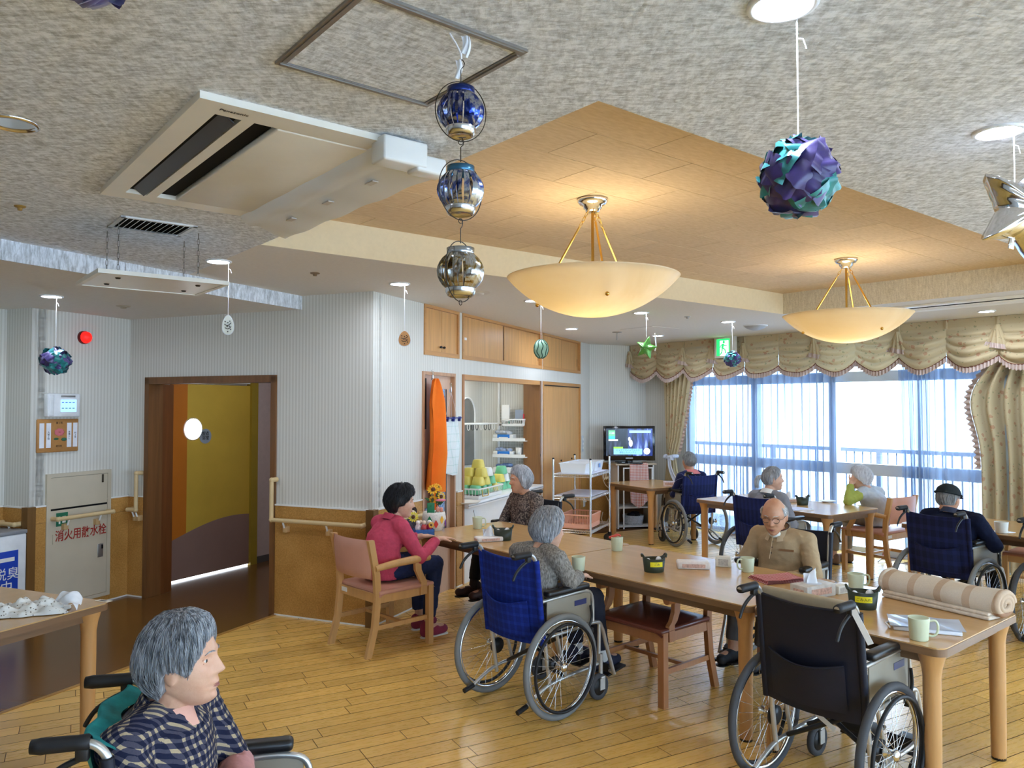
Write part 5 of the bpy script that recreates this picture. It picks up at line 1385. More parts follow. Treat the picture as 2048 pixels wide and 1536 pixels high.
# hydrant cabinet
hx0, hx1 = LW.x(94), LW.x(222); hz1 = LW.z(222, 938); hz0 = LW.z(222, 1188); HL = hx1-hx0; HH_ = hz1-hz0
M_BEI = mplain('beige_painted_steel', (202, 190, 166), .4, 0, .4, .03)
hy = lt('fire_hydrant_cabinet', 'beige steel fire hydrant cabinet with two doors set in the left wall', 'cabinet', hx0, 0, hz0)
MB().box(0, .035, -.022, 0, 0, HH_).box(HL-.035, HL, -.022, 0, 0, HH_).box(.035, HL-.035, -.022, 0, 0, .03).box(.035, HL-.035, -.022, 0, HH_-.03, HH_).build('frame', M_BEI, hy)
zsp = LW.z(160, 1013)-hz0
ud = MB().box(.037, HL-.037, -.019, -.002, zsp+.008, HH_-.033).build('upper_door', M_BEI, hy); ld_ = MB().box(.037, HL-.037, -.019, -.002, .033, zsp-.008).build('lower_door', M_BEI, hy)
MB().box(.035, HL-.035, -.016, 0, zsp-.008, zsp+.008).build('door_gap', M_DARK, hy)
MB().rbox((HL-.085, -.020, zsp+.22), .018, .006, .07, .002).build('slot_handle', mplain('dark_handle', (70, 62, 50), .4, .5), ud)
MB().rbox((HL-.10, -.021, zsp-.40), .055, .006, .115, .003).build('latch_plate', M_STEEL, ld_); MB().rbox((HL-.085, -.026, zsp-.37), .014, .006, .035, .002).build('latch', M_DARK, ld_)
MB().box(.085, .19, -.0205, -.0185, zsp-.14, zsp-.03).build('green_sign', mplain('safety_green', (36, 116, 84), .4), ld_)
mb = MB(); mb.sphere((.115, -.021, zsp-.07), .010, .001, .010, 10, 6).box(.108, .122, -.0215, -.0205, zsp-.12, zsp-.083).box(.14, .17, -.0215, -.0205, zsp-.115, zsp-.06); mb.build('sign_figure', M_WHITE, ld_)
M_REDT = mplain('red_lettering', (168, 44, 34), .5, 0, .3, 0)
text_mesh('消火用散水栓', .098, 'red_lettering', M_REDT, ld_, (HL*.53, -.0195, zsp-.225), ext=.0006, sx=.82, bold=.0012)
MB().box(.055, .065, -.026, -.019, zsp-.28, zsp-.20).build('hinge', M_BEI, ld_)
# alarm lamp
al = lt('fire_alarm_lamp', 'round glowing red fire alarm lamp high on the left wall', 'alarm lamp', LW.x(165), 0, LW.z(165, 675))
MB(Matrix.Rotation(PI/2, 4, 'X')).lathe([(.056, 0), (.056, .02), (.050, .03)], 24).build('rim', mplain('dark_red_rim', (120, 16, 14), .4), al)
MB(Matrix.Rotation(PI/2, 4, 'X')).lathe([(.050, .026), (.046, .05), (.03, .068), (0, .074)], 24).build('lens', memit('red_lamp_lens', (235, 22, 16), .9), al)
# control panel
cx0, cx1 = LW.x(87), LW.x(152); cz0, cz1 = LW.z(120, 834), LW.z(120, 787); cw = cx1-cx0; chh = cz1-cz0
cp = lt('intercom_panel', 'white wall intercom unit with a lit blue screen', 'intercom', (cx0+cx1)/2, 0, (cz0+cz1)/2)
MB().rbox((0, -.03, 0), cw, .06, chh, .012).build('case', mplain('white_gloss_plastic', (232, 234, 234), .3), cp); MB().rbox((-cw*.40, -.05, 0), cw*.16, .03, chh*.94, .01).build('handset', mplain('white_gloss_plastic', (232, 234, 234)), cp)
MB().box(-cw*.12, cw*.36, -.063, -.060, -chh*.28, chh*.24).build('screen', memit('blue_lcd', (120, 170, 236), 1.0), cp)
for r_i in range(2):
    for k in range(4): MB().box(-cw*.10+k*cw*.11, -cw*.10+k*cw*.11+cw*.07, -.064, -.063, chh*(.10-.24*r_i), chh*(.13-.24*r_i)).build('screen_icon', mplain('navy_ink', (30, 50, 110), .5, 0, .3, 0), cp)
MB().rbox((cw*.1, -.061, chh*.38), cw*.45, .006, chh*.08, .004).build('speaker_slot', M_STEEL, cp)
# name board
bx0, bx1 = LW.x(73), LW.x(155.5); bz0, bz1 = LW.z(115, 904), LW.z(115, 838); bw2 = bx1-bx0; bh2 = bz1-bz0
nb = lt('name_board', 'cork coloured board with white name strips and a pink flower', 'notice board', (bx0+bx1)/2, 0, (bz0+bz1)/2)
MB().rbox((0, -.010, 0), bw2, .02, bh2, .008).build('board', mplain('tan_board', (180, 128, 72), .6, 0, .3, .08, 20), nb)
for k, x in enumerate((-.40, -.24, .26, .41)):
    MB().box(bw2*x-bw2*.055, bw2*x+bw2*.055, -.022, -.020, -bh2*.36, bh2*.38).build('name_strip', mplain('white_paper', (232, 232, 236), .7), nb)
    if k: text_mesh(['', '人\n間\n上\n野', '高\n橋\nと\nし', '村\n上\n幸'][k], .018, 'name_lettering', M_BLACK, nb, (bw2*x, -.0225, 0))
mb = MB()
for k in range(7): a = 2*PI*k/7; mb.sphere((bw2*.02+.026*math.cos(a), -.021, bh2*.10+.018*math.sin(a)), .020, .002, .015, 10, 6)
mb.build('pink_flower', mplain('pink_print', (206, 110, 116), .6), nb)
mb = MB(); mb.sphere((-.02, -.021, -bh2*.10), .022, .0015, .010, 10, 6).sphere((.05, -.021, -bh2*.12), .026, .0015, .014, 10, 6); mb.build('green_leaves', mplain('green_print', (50, 100, 70), .6), nb)
text_mesh('第１班', .020, 'heading_lettering', M_BLACK, nb, (.005, -.021, bh2*.38)); text_mesh('担当者', .018, 'footer_lettering', M_BLACK, nb, (.005, -.021, -bh2*.32))
# air cleaner in the corner
ap_ = at(20, 1063, .735); 
aw = .40
_d2 = (C2-C2b).normalized(); pc_ = C2 - HE*.225 - _d2*.17
ac2 = thing('air_cleaner', 'white floor standing air cleaner with a grey top and blue sticker', 'air cleaner', (pc_.x, pc_.y, 0), LW2.ang)
MB().rbox((0, 0, .355), .44, .36, .71, .015).build('body', mplain('white_gloss_plastic', (232, 234, 234)), ac2); MB().rbox((0, 0, .722), .445, .365, .03, .006).build('top_panel', mplain('grey_plastic', (140, 142, 144), .35), ac2)
MB().box(.14, .18, -.15, -.11, .738, .740).build('switch', M_BLACK, ac2)
stk = MB().rbox((.221, -.02, .40), .003, .26, .38, .002).build('blue_sticker', mplain('deep_blue_sticker', (30, 70, 180), .35, 0, .5, .1), ac2)
text_mesh('脱臭\n中', .10, 'sticker_lettering', M_WHITE, stk, (.2232, .02, .36), (PI/2, 0, PI/2)); MB().box(.2225, .2235, -.13, .08, .51, .54).build('white_band', M_WHITE, stk)
# ================================================================== tables
M_TOP = mwood('table_top_laminate', (206, 162, 104), .22, 0, .88, .6, .5, .2)
M_EDGE = mwood('table_edge_band', (128, 96, 66), .35, 0, .8); M_LEG = mwood('beech_leg', (202, 150, 92), .35, 2, .85)
TZ = .70
def rrect(L, W, r, n=6):
    out = []
    for cx_, cy_, a0 in ((L/2-r, W/2-r, 0), (-L/2+r, W/2-r, 90), (-L/2+r, -W/2+r, 180), (L/2-r, -W/2+r, 270)):
        for i in range(n+1): a = R(a0+90*i/n); out.append((cx_+r*math.cos(a), cy_+r*math.sin(a)))
    return out
def table(label, corner, ldir, sdir, L, W, group='beech care home tables'):
    """corner: near corner; long side along ldir, short side along sdir"""
    c = corner + ldir*L/2 + sdir*W/2
    t = thing('dining_table', label, 'table', (c.x, c.y, 0), math.atan2(ldir.y, ldir.x), group)
    MB().prism(rrect(L-.006, W-.006, .05), TZ-.006, TZ).build('top', M_TOP, t)
    MB().prism(rrect(L, W, .053), TZ-.036, TZ-.0055, True).build('edge_band', M_EDGE, t)
    MB().prism(rrect(L-.12, W-.12, .04), TZ-.085, TZ-.036).build('under_frame', M_EDGE, t)
    for sx in (-1, 1):
        for sy in (-1, 1):
            x, y = sx*(L/2-.075), sy*(W/2-.075)
            lg = MB().lathe([(.0, 0), (.030, 0), (.033, .02), (.036, .40), (.036, TZ-.14), (.041, TZ-.10), (.052, TZ-.06), (.058, TZ-.036)], 20, (x, y, 0)).build('leg', M_LEG, t)
            MB().lathe([(0, -.0), (.031, .0), (.032, .012)], 16, (x, y, 0)).build('foot', M_BLACK, lg)
    return t
tl_ = dirv(-40); ts_ = dirv(50)
T3c = at(1886, 1301, TZ)
table('square beech table nearest the camera on the right with the rolled blanket', T3c, tl_, ts_, .90, .90)
T2c = T3c + tl_*.905
table('middle long beech table in front of the man in the beige polo shirt', T2c, tl_, ts_, 1.55, .90)
T1c = T2c + tl_*1.555
table('long beech table with the flowers, farthest left of the joined row', T1c, tl_, ts_, 1.50, .90)
ml = dirv(-36); ms = dirv(54); MTc = at(1660, 1031, TZ)
table('beech table near the window between the ponytailed woman and the white haired person', MTc, ml, ms, 1.60, .87)
TVTc = at(1300, 977, TZ)
table('beech table in front of the television', TVTc, dirv(-30), dirv(60), .90, .85)
RTc = at(1822, 1049, TZ) + dirv(-39)*.10
table('beech table at the right behind the man in the cap', RTc - A*1.6, dirv(-39), dirv(51), 1.6, .90)
LTc = at(225, 1203, TZ)
table('beech table at the left picture edge with the patterned cloth bag', LTc - HE*.95, HE, HW, .95, 1.5)

# ================================================================== wooden armchairs
M_CHW = mwood('chair_beech', (208, 158, 98), .35, 2, .85); M_PINKV = mplain('dusty_pink_vinyl', (206, 150, 128), .4, 0, .5, .05); M_REDV = mplain('oxblood_vinyl', (112, 58, 44), .3, 0, .5, .1)
def armchair(label, loc, rot, vinyl, wood=None, low=False):
    wood = wood or M_CHW
    t = thing('armchair', label, 'chair', loc, rot, 'wooden armchairs')
    zb = .64 if low else .79
    def bar(p, w, d, name, par=t, m=wood):
        rg = []
        for i, q in enumerate(p):
            rg.append([V(q[0]-w/2, q[1]-d/2, q[2]), V(q[0]+w/2, q[1]-d/2, q[2]), V(q[0]+w/2, q[1]+d/2, q[2]), V(q[0]-w/2, q[1]+d/2, q[2])])
        return MB().rings(rg, True, True, False, False).build(name, m, par)
    for s in (-1, 1):
        bar([(s*.245, .215, 0), (s*.245, .215, .42)], .042, .042, 'front_leg')
        bar([(s*.235, -.30, 0), (s*.235, -.245, .20), (s*.235, -.225, .40), (s*.235, -.235, .55), (s*.235, -.285, zb)], .030, .046, 'rear_leg')
        MB().box(s*.235-.012, s*.235+.012, -.22, .20, .355, .415).build('side_rail', wood, t)
        MB().box(s*.235-.010, s*.235+.010, -.24, .20, .175, .205).build('stretcher', wood, t)
        # arm: rounded board, with an S shaped support
        zz_ = .60 if not low else .58
        mb = MB(); mb.grid(lambda a, b: V(0, 0, 0), 1, 1) if False else None
        MB().tube([(s*.245, -.25, zz_-.005), (s*.255, -.10, zz_+.012), (s*.262, .08, zz_+.02), (s*.258, .20, zz_+.018)], [.022, .026, .028, .024], 10).build('arm', wood, t)
        mb = MB(); pth = [(.10, zz_+.005), (.105, zz_-.06), (.13, zz_-.11), (.155, .45), (.15, .36)]
        fine = []
        for i in range(len(pth)-1):
            for k in range(5): q = k/5; fine.append((pth[i][0]*(1-q)+pth[i+1][0]*q, pth[i][1]*(1-q)+pth[i+1][1]*q))
        fine.append(pth[-1])
        rg = [[V(s*.25-.013, y-.026, z), V(s*.25+.013, y-.026, z), V(s*.25+.013, y+.026, z), V(s*.25-.013, y+.026, z)] for y, z in fine]
        mb.rings(rg, True, True, False, False); mb.build('arm_support', wood, t)
    MB().box(-.225, .225, .195, .225, .355, .415).build('front_rail', wood, t); MB().box(-.225, .225, -.235, -.21, .355, .415).build('back_rail', wood, t)
    MB().box(-.225, .225, -.02, .0, .18, .20).build('cross_stretcher', wood, t)
    st_ = MB(); st_.grid(lambda a, b: V((a-.5)*.53*(1-.0), -.225+.475*b, .452 - .030*(abs(2*a-1)**6 + abs(2*b-1)**6)*.9), 16, 16); st_.rbox((0, .012, .425), .525, .47, .03, .012); st_.build('seat', vinyl, t)
    hb_ = .27 if not low else .16
    bk_ = MB()
    def bf(side):
        return lambda a, b: V((a-.5)*.445, -.262 - .045*math.sin(PI*a)*.8 - (.03*b) + side*(.020*(1-(2*b-1)**8)*(1-(2*a-1)**10)), zb-hb_ + hb_*b)
    bk_.grid(bf(1), 16, 8); bk_.grid(bf(-1), 16, 8); bk_.build('backrest', vinyl, t)
    MB().box(-.2, -.13, -.2375, -.236, .375, .405).build('care_label', M_WHITE, t)
    return t
armchair('pink vinyl wooden armchair holding the woman in the pink sweater', V(-.92, 5.69, 0), heading(dirv(46)), M_PINKV)
bc = at(1300, 1226, .45)
armchair('dark red vinyl wooden armchair pushed under the middle long table', V(bc.x+.02, bc.y+.02, 0), heading(dirv(229)), M_REDV, mwood('chair_darker_beech', (176, 116, 70), .35, 2, .8), low=True)
armchair('pink vinyl wooden armchair by the window holding the white haired person', V(3.80, 8.16, 0), heading(dirv(-34)), M_PINKV)
armchair('pink vinyl wooden armchair, empty, in front of the right floral curtain', V(4.62, 6.78, 0), heading(dirv(231)), mplain('brown_pink_vinyl', (190, 128, 100), .45, 0, .4, .05))

# ================================================================== wheelchairs
M_TUBE = mplain('silver_tube', (196, 194, 188), .3, .7, .5, .04); M_TIRE = mplain('grey_tyre', (122, 122, 120), .7, 0, .3, .08); M_TIRED = mplain('dark_grey_tyre', (74, 74, 76), .7, 0, .3, .08)
M_RUB = mplain('black_grip_rubber', (26, 26, 28), .55, 0, .4, .1); M_PAD = mplain('black_vinyl_pad', (22, 22, 24), .35, 0, .5, .1); M_GUARD = mplain('taupe_side_guard', (146, 136, 118), .5, 0, .4, .04)
def m_plaidback(name, c1, c2, c3):
    return mcheck(name, c1, c2, 24, 20, .35, (0, 2), c3)
M_BLUE = m_plaidback('royal_blue_check', (20, 42, 128), (30, 60, 160), (24, 50, 146)); M_NAVY = mplain('navy_nylon', (16, 20, 36), .55, 0, .4, .2, 5, .2, 30)
M_NAVYS = mcheck('navy_stripe_cloth', (22, 30, 72), (34, 46, 104), 22, 4, .5, (0, 2)); M_NAVYC = mcheck('dark_navy_check', (20, 26, 58), (30, 38, 84), 16, 12, .4, (0, 2))
CACHE = {}
def cpart(key, name, mats, parent, fn, loc=None, rot=None, uid=''):
    ml = mats if isinstance(mats, (list, tuple)) else [mats]
    k = (key, tuple(m.name for m in ml))
    if k not in CACHE:
        mb = MB(); fn(mb); CACHE[k] = mb.mesh(name, ml)
    o = bpy.data.objects.new(name, CACHE[k]); COL.objects.link(o); o.parent = parent
    if loc is not None: o.location = loc
    if rot is not None: o.rotation_euler = rot
    return o
def bez(pts, n=5):
    P_ = [V(*p) for p in pts]; out = []
    for i in range(len(P_)-1):
        a = P_[max(i-1, 0)]; b = P_[i]; c = P_[i+1]; d = P_[min(i+2, len(P_)-1)]
        for k in range(n):
            s = k/n; out.append(.5*((2*b)+(c-a)*s+(2*a-5*b+4*c-d)*s*s+(3*b-a-3*c+d)*s**3))
    out.append(P_[-1]); return out
WR = .285
def wheelchair(label, loc, rot, fabric, tire=None, guard=True, headrest=False, feet_down=True, seat=True, tag_=False):
    tire = tire or M_TIRE
    t = thing('wheelchair', label, 'wheelchair', loc, rot, 'wheelchairs')
    for s in (-1, 1):
        w = cpart('tire', 'wheel', tire, t, lambda m: m.tube([(0, (WR-.018)*math.cos(a), (WR-.018)*math.sin(a)) for a in [2*PI*i/44 for i in range(44)]], .018, 10, closed=True), (s*.285, 0, WR))
        cpart('rim', 'rim', M_CHROME, w, lambda m: m.tube([(0, (WR-.040)*math.cos(a), (WR-.040)*math.sin(a)) for a in [2*PI*i/44 for i in range(44)]], .010, 8, closed=True))
        cpart('handrim', 'hand_rim', M_RUB, w, lambda m: m.tube([(0, (WR-.052)*math.cos(a), (WR-.052)*math.sin(a)) for a in [2*PI*i/44 for i in range(44)]], .009, 8, closed=True), (s*.035, 0, 0))
        def spk(m):
            for k in range(28):
                a = 2*PI*k/28; b = a + (.5 if k % 2 else -.5); sx = .022 if (k//2) % 2 else -.022
                m.cyl((sx, .018*math.cos(b), .018*math.sin(b)), (0, (WR-.045)*math.cos(a), (WR-.045)*math.sin(a)), .0012, n=4)
        cpart('spokes', 'spokes', M_CHROME, w, spk)
        cpart('hub', 'hub', M_CHROME, w, lambda m: m.lathe([(0, -.035), (.012, -.035), (.024, -.026), (.024, -.018), (.013, -.012), (.013, .012), (.024, .018), (.024, .026), (.012, .035), (0, .035)], 18, m=Matrix.Rotation(PI/2, 4, 'Y')))
        cpart('drum', 'brake_drum', M_BLACK, w, lambda m: m.lathe([(0, -.01), (.045, -.01), (.045, .01), (0, .01)], 20, m=Matrix.Rotation(PI/2, 4, 'Y')), (-s*.045, 0, 0))
        # side frame
        def sf(m):
            m.tube(bez([(0, -.02, .14), (0, -.045, .30), (0, -.07, .46), (0, -.105, .66), (0, -.125, .82), (0, -.150, .885), (0, -.20, .905), (0, -.30, .905)]), .0115, 8)
            m.tube(bez([(0, -.06, .435), (0, .15, .44), (0, .36, .445), (0, .415, .40), (0, .45, .30), (0, .52, .115)]), .0115, 8)
            m.tube(bez([(0, -.21, .10), (0, -.05, .17), (0, .15, .19), (0, .36, .20), (0, .385, .24), (0, .39, .43)]), .0105, 8)
            m.cyl((0, .10, .20), (0, .03, .44), .010, n=8)
            m.tube(bez([(0, -.085, .635), (0, .10, .64), (0, .26, .64), (0, .325, .60), (0, .335, .44)]), .0105, 8)
        cpart('side_frame', 'side_frame', M_TUBE, t, sf, (s*.22, 0, 0))
        cpart('grip', 'push_grip', M_RUB, t, lambda m: m.lathe([(0, .30), (.016, .30), (.019, .28), (.018, .20), (.019, .178), (.014, .172)], 14, m=Matrix.Rotation(PI/2, 4, 'X')), (s*.22, 0, .905))
        def lev(m):
            m.rbox((0, -.19, -.02), .024, .03, .045, .005); m.tube(bez([(0, -.19, -.035), (0, -.235, -.055), (0, -.275, -.085), (0, -.30, -.125)]), [.008]*10+[.0075]*5+[.006], 6)
        cpart('lever', 'brake_lever', M_BLACK, t, lev, (s*.22, 0, .905))
        cpart('armpad', 'armrest', M_PAD, t, lambda m: m.rbox((0, .11, .672), .055, .34, .036, .014, 3), (s*.225, 0, 0))
        if guard: cpart('guard', 'side_guard', M_GUARD, t, lambda m: m.rbox((0, .13, .545), .008, .36, .175, .003), (s*.222, 0, 0))
        # caster
        c = cpart('caster_fork', 'caster', M_TUBE, t, lambda m: m.cyl((0, 0, .13), (0, 0, .26), .012, n=8).rbox((0, 0, .125), .045, .035, .02, .004).box(-.024, -.018, -.03, .012, .06, .125).box(.018, .024, -.03, .012, .06, .125), (s*.235, .385, 0))
        cpart('caster_wheel', 'caster_wheel', M_TIRED, c, lambda m: m.lathe([(0, -.010), (.055, -.010), (.072, -.014), (.076, 0), (.072, .014), (.055, .010), (0, .010)], 22, m=Matrix.Rotation(PI/2, 4, 'Y')), (0, -.02, .076))
        cpart('caster_hub', 'caster_hub', M_BLACK, c, lambda m: m.lathe([(0, -.014), (.045, -.014), (.05, -.008), (.05, .008), (.045, .014), (0, .014)], 18, m=Matrix.Rotation(PI/2, 4, 'Y')), (0, -.02, .076))
        # foot plate with hanger
        cpart('plate', 'footplate', M_BLACK, t, lambda m: m.rbox((0, .59, .105), .155, .17, .014, .005, m=Matrix.Rotation(R(9), 4, 'X')).rbox((0, .515, .135), .155, .012, .05, .004), (s*.115, 0, 0 if feet_down else .0))
        cpart('hanger', 'footrest_bracket', M_TUBE, t, lambda m: m.cyl((0, .50, .13), (0, .545, .10), .010, n=8).cyl((0, .52, .115), (-s*.0, .52, .115), .008, n=6), (s*.205, 0, 0))
        cpart('tip', 'tipping_lever', M_RUB, t, lambda m: m.cyl((0, -.20, .103), (0, -.27, .085), .014, n=10), (s*.22, 0, 0))
        cpart('parking', 'parking_brake', M_BLACK, t, lambda m: m.tube(bez([(0, .26, .43), (0, .29, .49), (0, .28, .56)]), .008, 6).rbox((0, .265, .42), .03, .06, .03, .004), (s*.25, 0, 0))
    cpart('cross', 'cross_brace', M_BLACK, t, lambda m: m.cyl((-.21, .06, .19), (.21, .06, .43), .011, n=8).cyl((.21, .09, .19), (-.21, .09, .43), .011, n=8).cyl((-.2, .22, .2), (.2, .22, .43), .010, n=8))
    def back(m):
        f = lambda o: (lambda a, b: V((a-.5)*.455, -.075 - .055*b - .045*math.sin(PI*a)*(1-.4*b) + o, .40 + .465*b - .012*math.sin(PI*a)*(b > .95)))
        m.grid(f(0), 16, 14); m.grid(f(-.012), 16, 14)
        for sx in (-1, 1): m.tube([(sx*.2275, -.081-.055*b, .40+.465*b) for b in [i/8 for i in range(9)]], .017, 8)
        m.tube([f(-.006)(i/16, 1) for i in range(17)], .008, 6)
    bo = cpart('back', 'backrest', fabric, t, back)
    cpart('pocket', 'back_pocket', fabric, bo, lambda m: m.grid(lambda a, b: V((a-.5)*.34, -.100 - .055*(.1+.42*b) - .045*math.sin(PI*(.12+.76*a)) - .016*math.sin(PI*a) - .004*b, .44 + .20*b - .03*math.sin(PI*a)*b), 14, 8).tube([V((a-.5)*.34, -.103-.055*.52-.045*math.sin(PI*(.12+.76*a))-.016*math.sin(PI*a)-.004, .64-.03*math.sin(PI*a)) for a in [i/14 for i in range(15)]], .005, 5))
    cpart('seat', 'seat_sling', M_NAVY, t, lambda m: m.rbox((0, .14, .452), .42, .40, .03, .012, 3))
    if headrest:
        cpart('headrest', 'headrest', M_PAD, t, lambda m: m.rbox((0, -.13, 1.08), .34, .09, .40, .05, 4).rbox((0, -.11, .94), .06, .03, .25, .01))
    return t
W4 = wheelchair('wheelchair with royal blue checked back holding the woman in the grey cardigan', V(.075, 4.50, 0), heading(dirv(47)), M_BLUE)
W2 = wheelchair('empty wheelchair with black nylon back parked at the nearest table', V(1.36, 3.44, 0), heading(dirv(50)), M_NAVY, M_TIRED)
W5 = wheelchair('wheelchair of the man in the beige polo shirt', V(1.86, 5.27, 0), heading(dirv(226)), M_NAVY)
W3 = wheelchair('wheelchair of the woman in the patterned blouse behind the flower table', V(.18, 6.98, 0), heading(dirv(232)), M_NAVY)
W6 = wheelchair('wheelchair with dark blue back facing the television', V(2.24, 9.62, 0), heading(dirv(-20)), M_NAVYS)
W7 = wheelchair('wheelchair with dark blue back of the ponytailed woman', V(2.34, 7.28, 0), heading(dirv(53)), M_NAVYS, M_TIRED)
W9 = wheelchair('wheelchair with dark navy checked back of the man in the cap', V(3.38, 6.10, 0), heading(dirv(56)), M_NAVYC)
WH = wheelchair('wheelchair with a tall black headrest cut by the right picture edge', V(3.90, 5.47, 0), heading(dirv(51)), M_NAVY, M_TIRED, headrest=True)
W1 = wheelchair('wheelchair in the foreground holding the woman in the plaid shirt', V(-.885, 2.13, 0), heading(dirv(76)), M_NAVY)
# cloth over the foreground chair back, towel on the empty chair, tag
M_TQ = mplain('teal_patterned_cloth', (28, 134, 136), .8, 0, .3, .35, 18, .2, 30)
o = MB(); o.grid(lambda a, b: V((a-.5)*.40, -.13 - .03*math.sin(PI*a) - .05*math.sin(b*PI) - .03*b*b + .01*math.sin(a*14), .87 + .03*math.sin(PI*b) - .16*max(0, b-.4)), 18, 12); o.build('back_cloth', M_TQ, W1, label='teal patterned cloth over the chair back')
o = MB(); o.rbox((-.04, -.085, .84), .40, .035, .10, .012, 3); o.build('back_cushion', mplain('taupe_cushion', (176, 160, 132), .8, 0, .2, .06, 20, .2, 40), W2, label='taupe cushion behind the black back')
MB().box(-.012, .012, -.0008, .0008, -.14, 0).build('paper_tag', M_WHITE, W2, loc=(.235, -.20, .89), rot=(0, R(-28), R(10)), label='white paper tag on the grip')
MB(Matrix.Rotation(R(28), 4, 'Y')).box(-.05, .05, -.014, -.012, -.011, .011).build('brace_label', M_WHITE, W2, loc=(-.02, .06, .31))
for w_ in (W4, W2): MB().box(-.001, .0, -.05, .05, -.015, .015).build('guard_label', mplain('dark_blue_label', (30, 36, 90), .4), w_, loc=(.228, .22, .585))
# ================================================================== people
def m_skin(name, c):
    t = NT(name); t.pr(.48, 0, .4); k = rgb(c)[:3]
    f = t.noise(t.coord(), 26, 4); c_ = t.ramp(f, [(.3, (k[0]*.86, k[1]*.76, k[2]*.72)), (.7, k)]); t.col(c_)
    t.b.inputs['Subsurface Weight'].default_value = .12; t.b.inputs['Subsurface Radius'].default_value = (.01, .004, .002)
    t.bump(t.noise(t.coord(), 120, 3), .12, .003); return t.m
def m_hair(name, c1, c2):
    t = NT(name); t.pr(.42, 0, .5); f = t.noise(t.coord(scale=(90, 90, 14)), 1.2, 3)
    t.col(t.ramp(f, [(.32, rgb(c1)), (.66, rgb(c2))])); t.bump(f, .5, .004); return t.m
def remesh(mb, name, mats, voxel, it=5, fac=.5, wrinkle=0, wscale=14, seed=0, zs=1.0):
    me = mb.mesh('tmp', [M_WHITE]); ob = bpy.data.objects.new('tmp', me); COL.objects.link(ob)
    m = ob.modifiers.new('r', 'REMESH'); m.mode = 'VOXEL'; m.voxel_size = voxel; m.use_smooth_shade = True
    if it: s = ob.modifiers.new('s', 'SMOOTH'); s.factor = fac; s.iterations = it
    out = bpy.data.meshes.new_from_object(ob.evaluated_get(bpy.context.evaluated_depsgraph_get())); out.name = name
    bpy.data.objects.remove(ob); bpy.data.meshes.remove(me)
    out.materials.clear()
    for q in (mats if isinstance(mats, (list, tuple)) else [mats]): out.materials.append(q)
    n = len(out.polygons); out.polygons.foreach_set('use_smooth', [True]*n); out.polygons.foreach_set('material_index', [0]*n)
    if wrinkle:
        co = np.empty(len(out.vertices)*3); out.vertices.foreach_get('co', co); co = co.reshape(-1, 3)
        no = np.empty(len(out.vertices)*3); out.vertex_normals.foreach_get('vector', no); no = no.reshape(-1, 3)
        for i in range(len(co)):
            p = co[i]; v = noise.noise(Vector((p[0]*wscale+seed, p[1]*wscale, p[2]*wscale*zs))) + .5*noise.noise(Vector((p[0]*wscale*2.3, p[1]*wscale*2.3+seed, p[2]*wscale*2.3*zs)))
            r_ = 1-abs(v)*2.2
            co[i] += no[i]*wrinkle*(v*.5 + .5*max(0, r_)**3)
        out.vertices.foreach_set('co', co.ravel()); out.update()
    return out
def head_pt(n, f=1.0):
    x, y, z = n; X = .074*x; Z = .115*z
    Y = .094*(y**.86 if y > 0 else y)
    if z < 0:
        t = -z; X *= 1-.24*t**1.7
        if y < 0: Y *= 1-.40*t**1.1
        Y += .034*t**2.2
    else:
        X *= 1+.03*z
    if y > .15:
        g = lambda cx_, cz, sx, sz: math.exp(-((X-cx_)/sx)**2-((Z-cz)/sz)**2)
        ax = abs(X)
        h = lambda cx_, cz, sx, sz: math.exp(-((ax-cx_)/sx)**2-((Z-cz)/sz)**2)
        # nose: ridge growing downwards
        pr_ = 0
        if -.036 < Z < .026: q = (.026-Z)/.050; pr_ = min(1, q)**1.3 if Z > -.024 else max(0, (Z+.036)/.012)
        Y += .026*pr_*math.exp(-(X/(.0095+.007*max(0, min(1, (.012-Z)/.04))))**2)*f
        Y -= .011*h(.031, .012, .017, .011)
        Y += .006*h(.027, .032, .028, .008) + .003*g(0, .06, .05, .03)
        Y += .005*h(.042, -.022, .018, .018)
        Y += .0075*g(0, -.053, .024, .0055) + .008*g(0, -.066, .020, .0055) - .006*g(0, -.0595, .027, .0026)
        Y += .010*g(0, -.094, .022, .014) - .004*g(0, -.078, .022, .006)
        Y -= .0035*math.exp(-((ax-(.022+.5*max(0, (-.028-Z))))/.0035)**2)*math.exp(-((Z+.045)/.02)**2)
    return Vector((X, Y, Z))
def sph(phi, e): return (math.sin(phi)*math.cos(e), math.cos(phi)*math.cos(e), math.sin(e))
def add_head(mb, M_, hs, nu=84, nv=64):
    rg = []
    for j in range(nv+1):
        e = -PI/2+.012 + (PI-.024)*j/nv
        rg.append([M_ @ (head_pt(sph(2*PI*i/nu, e))*hs) for i in range(nu)])
    mb.rings([r[::-1] for r in rg])
    for s in (-1, 1):
        mb.sphere(M_ @ Vector((s*.073*hs, -.004*hs, -.004*hs)), .011*hs, .019*hs, .033*hs, 14, 10, m=M_.to_3x3().to_4x4() @ Matrix.Rotation(R(-s*18), 4, 'Z'))
def lerp_list(tab, a):
    for (x0, y0), (x1, y1) in zip(tab[:-1], tab[1:]):
        if x0 <= a <= x1: return y0+(y1-y0)*(a-x0)/(x1-x0)
    return tab[-1][1]
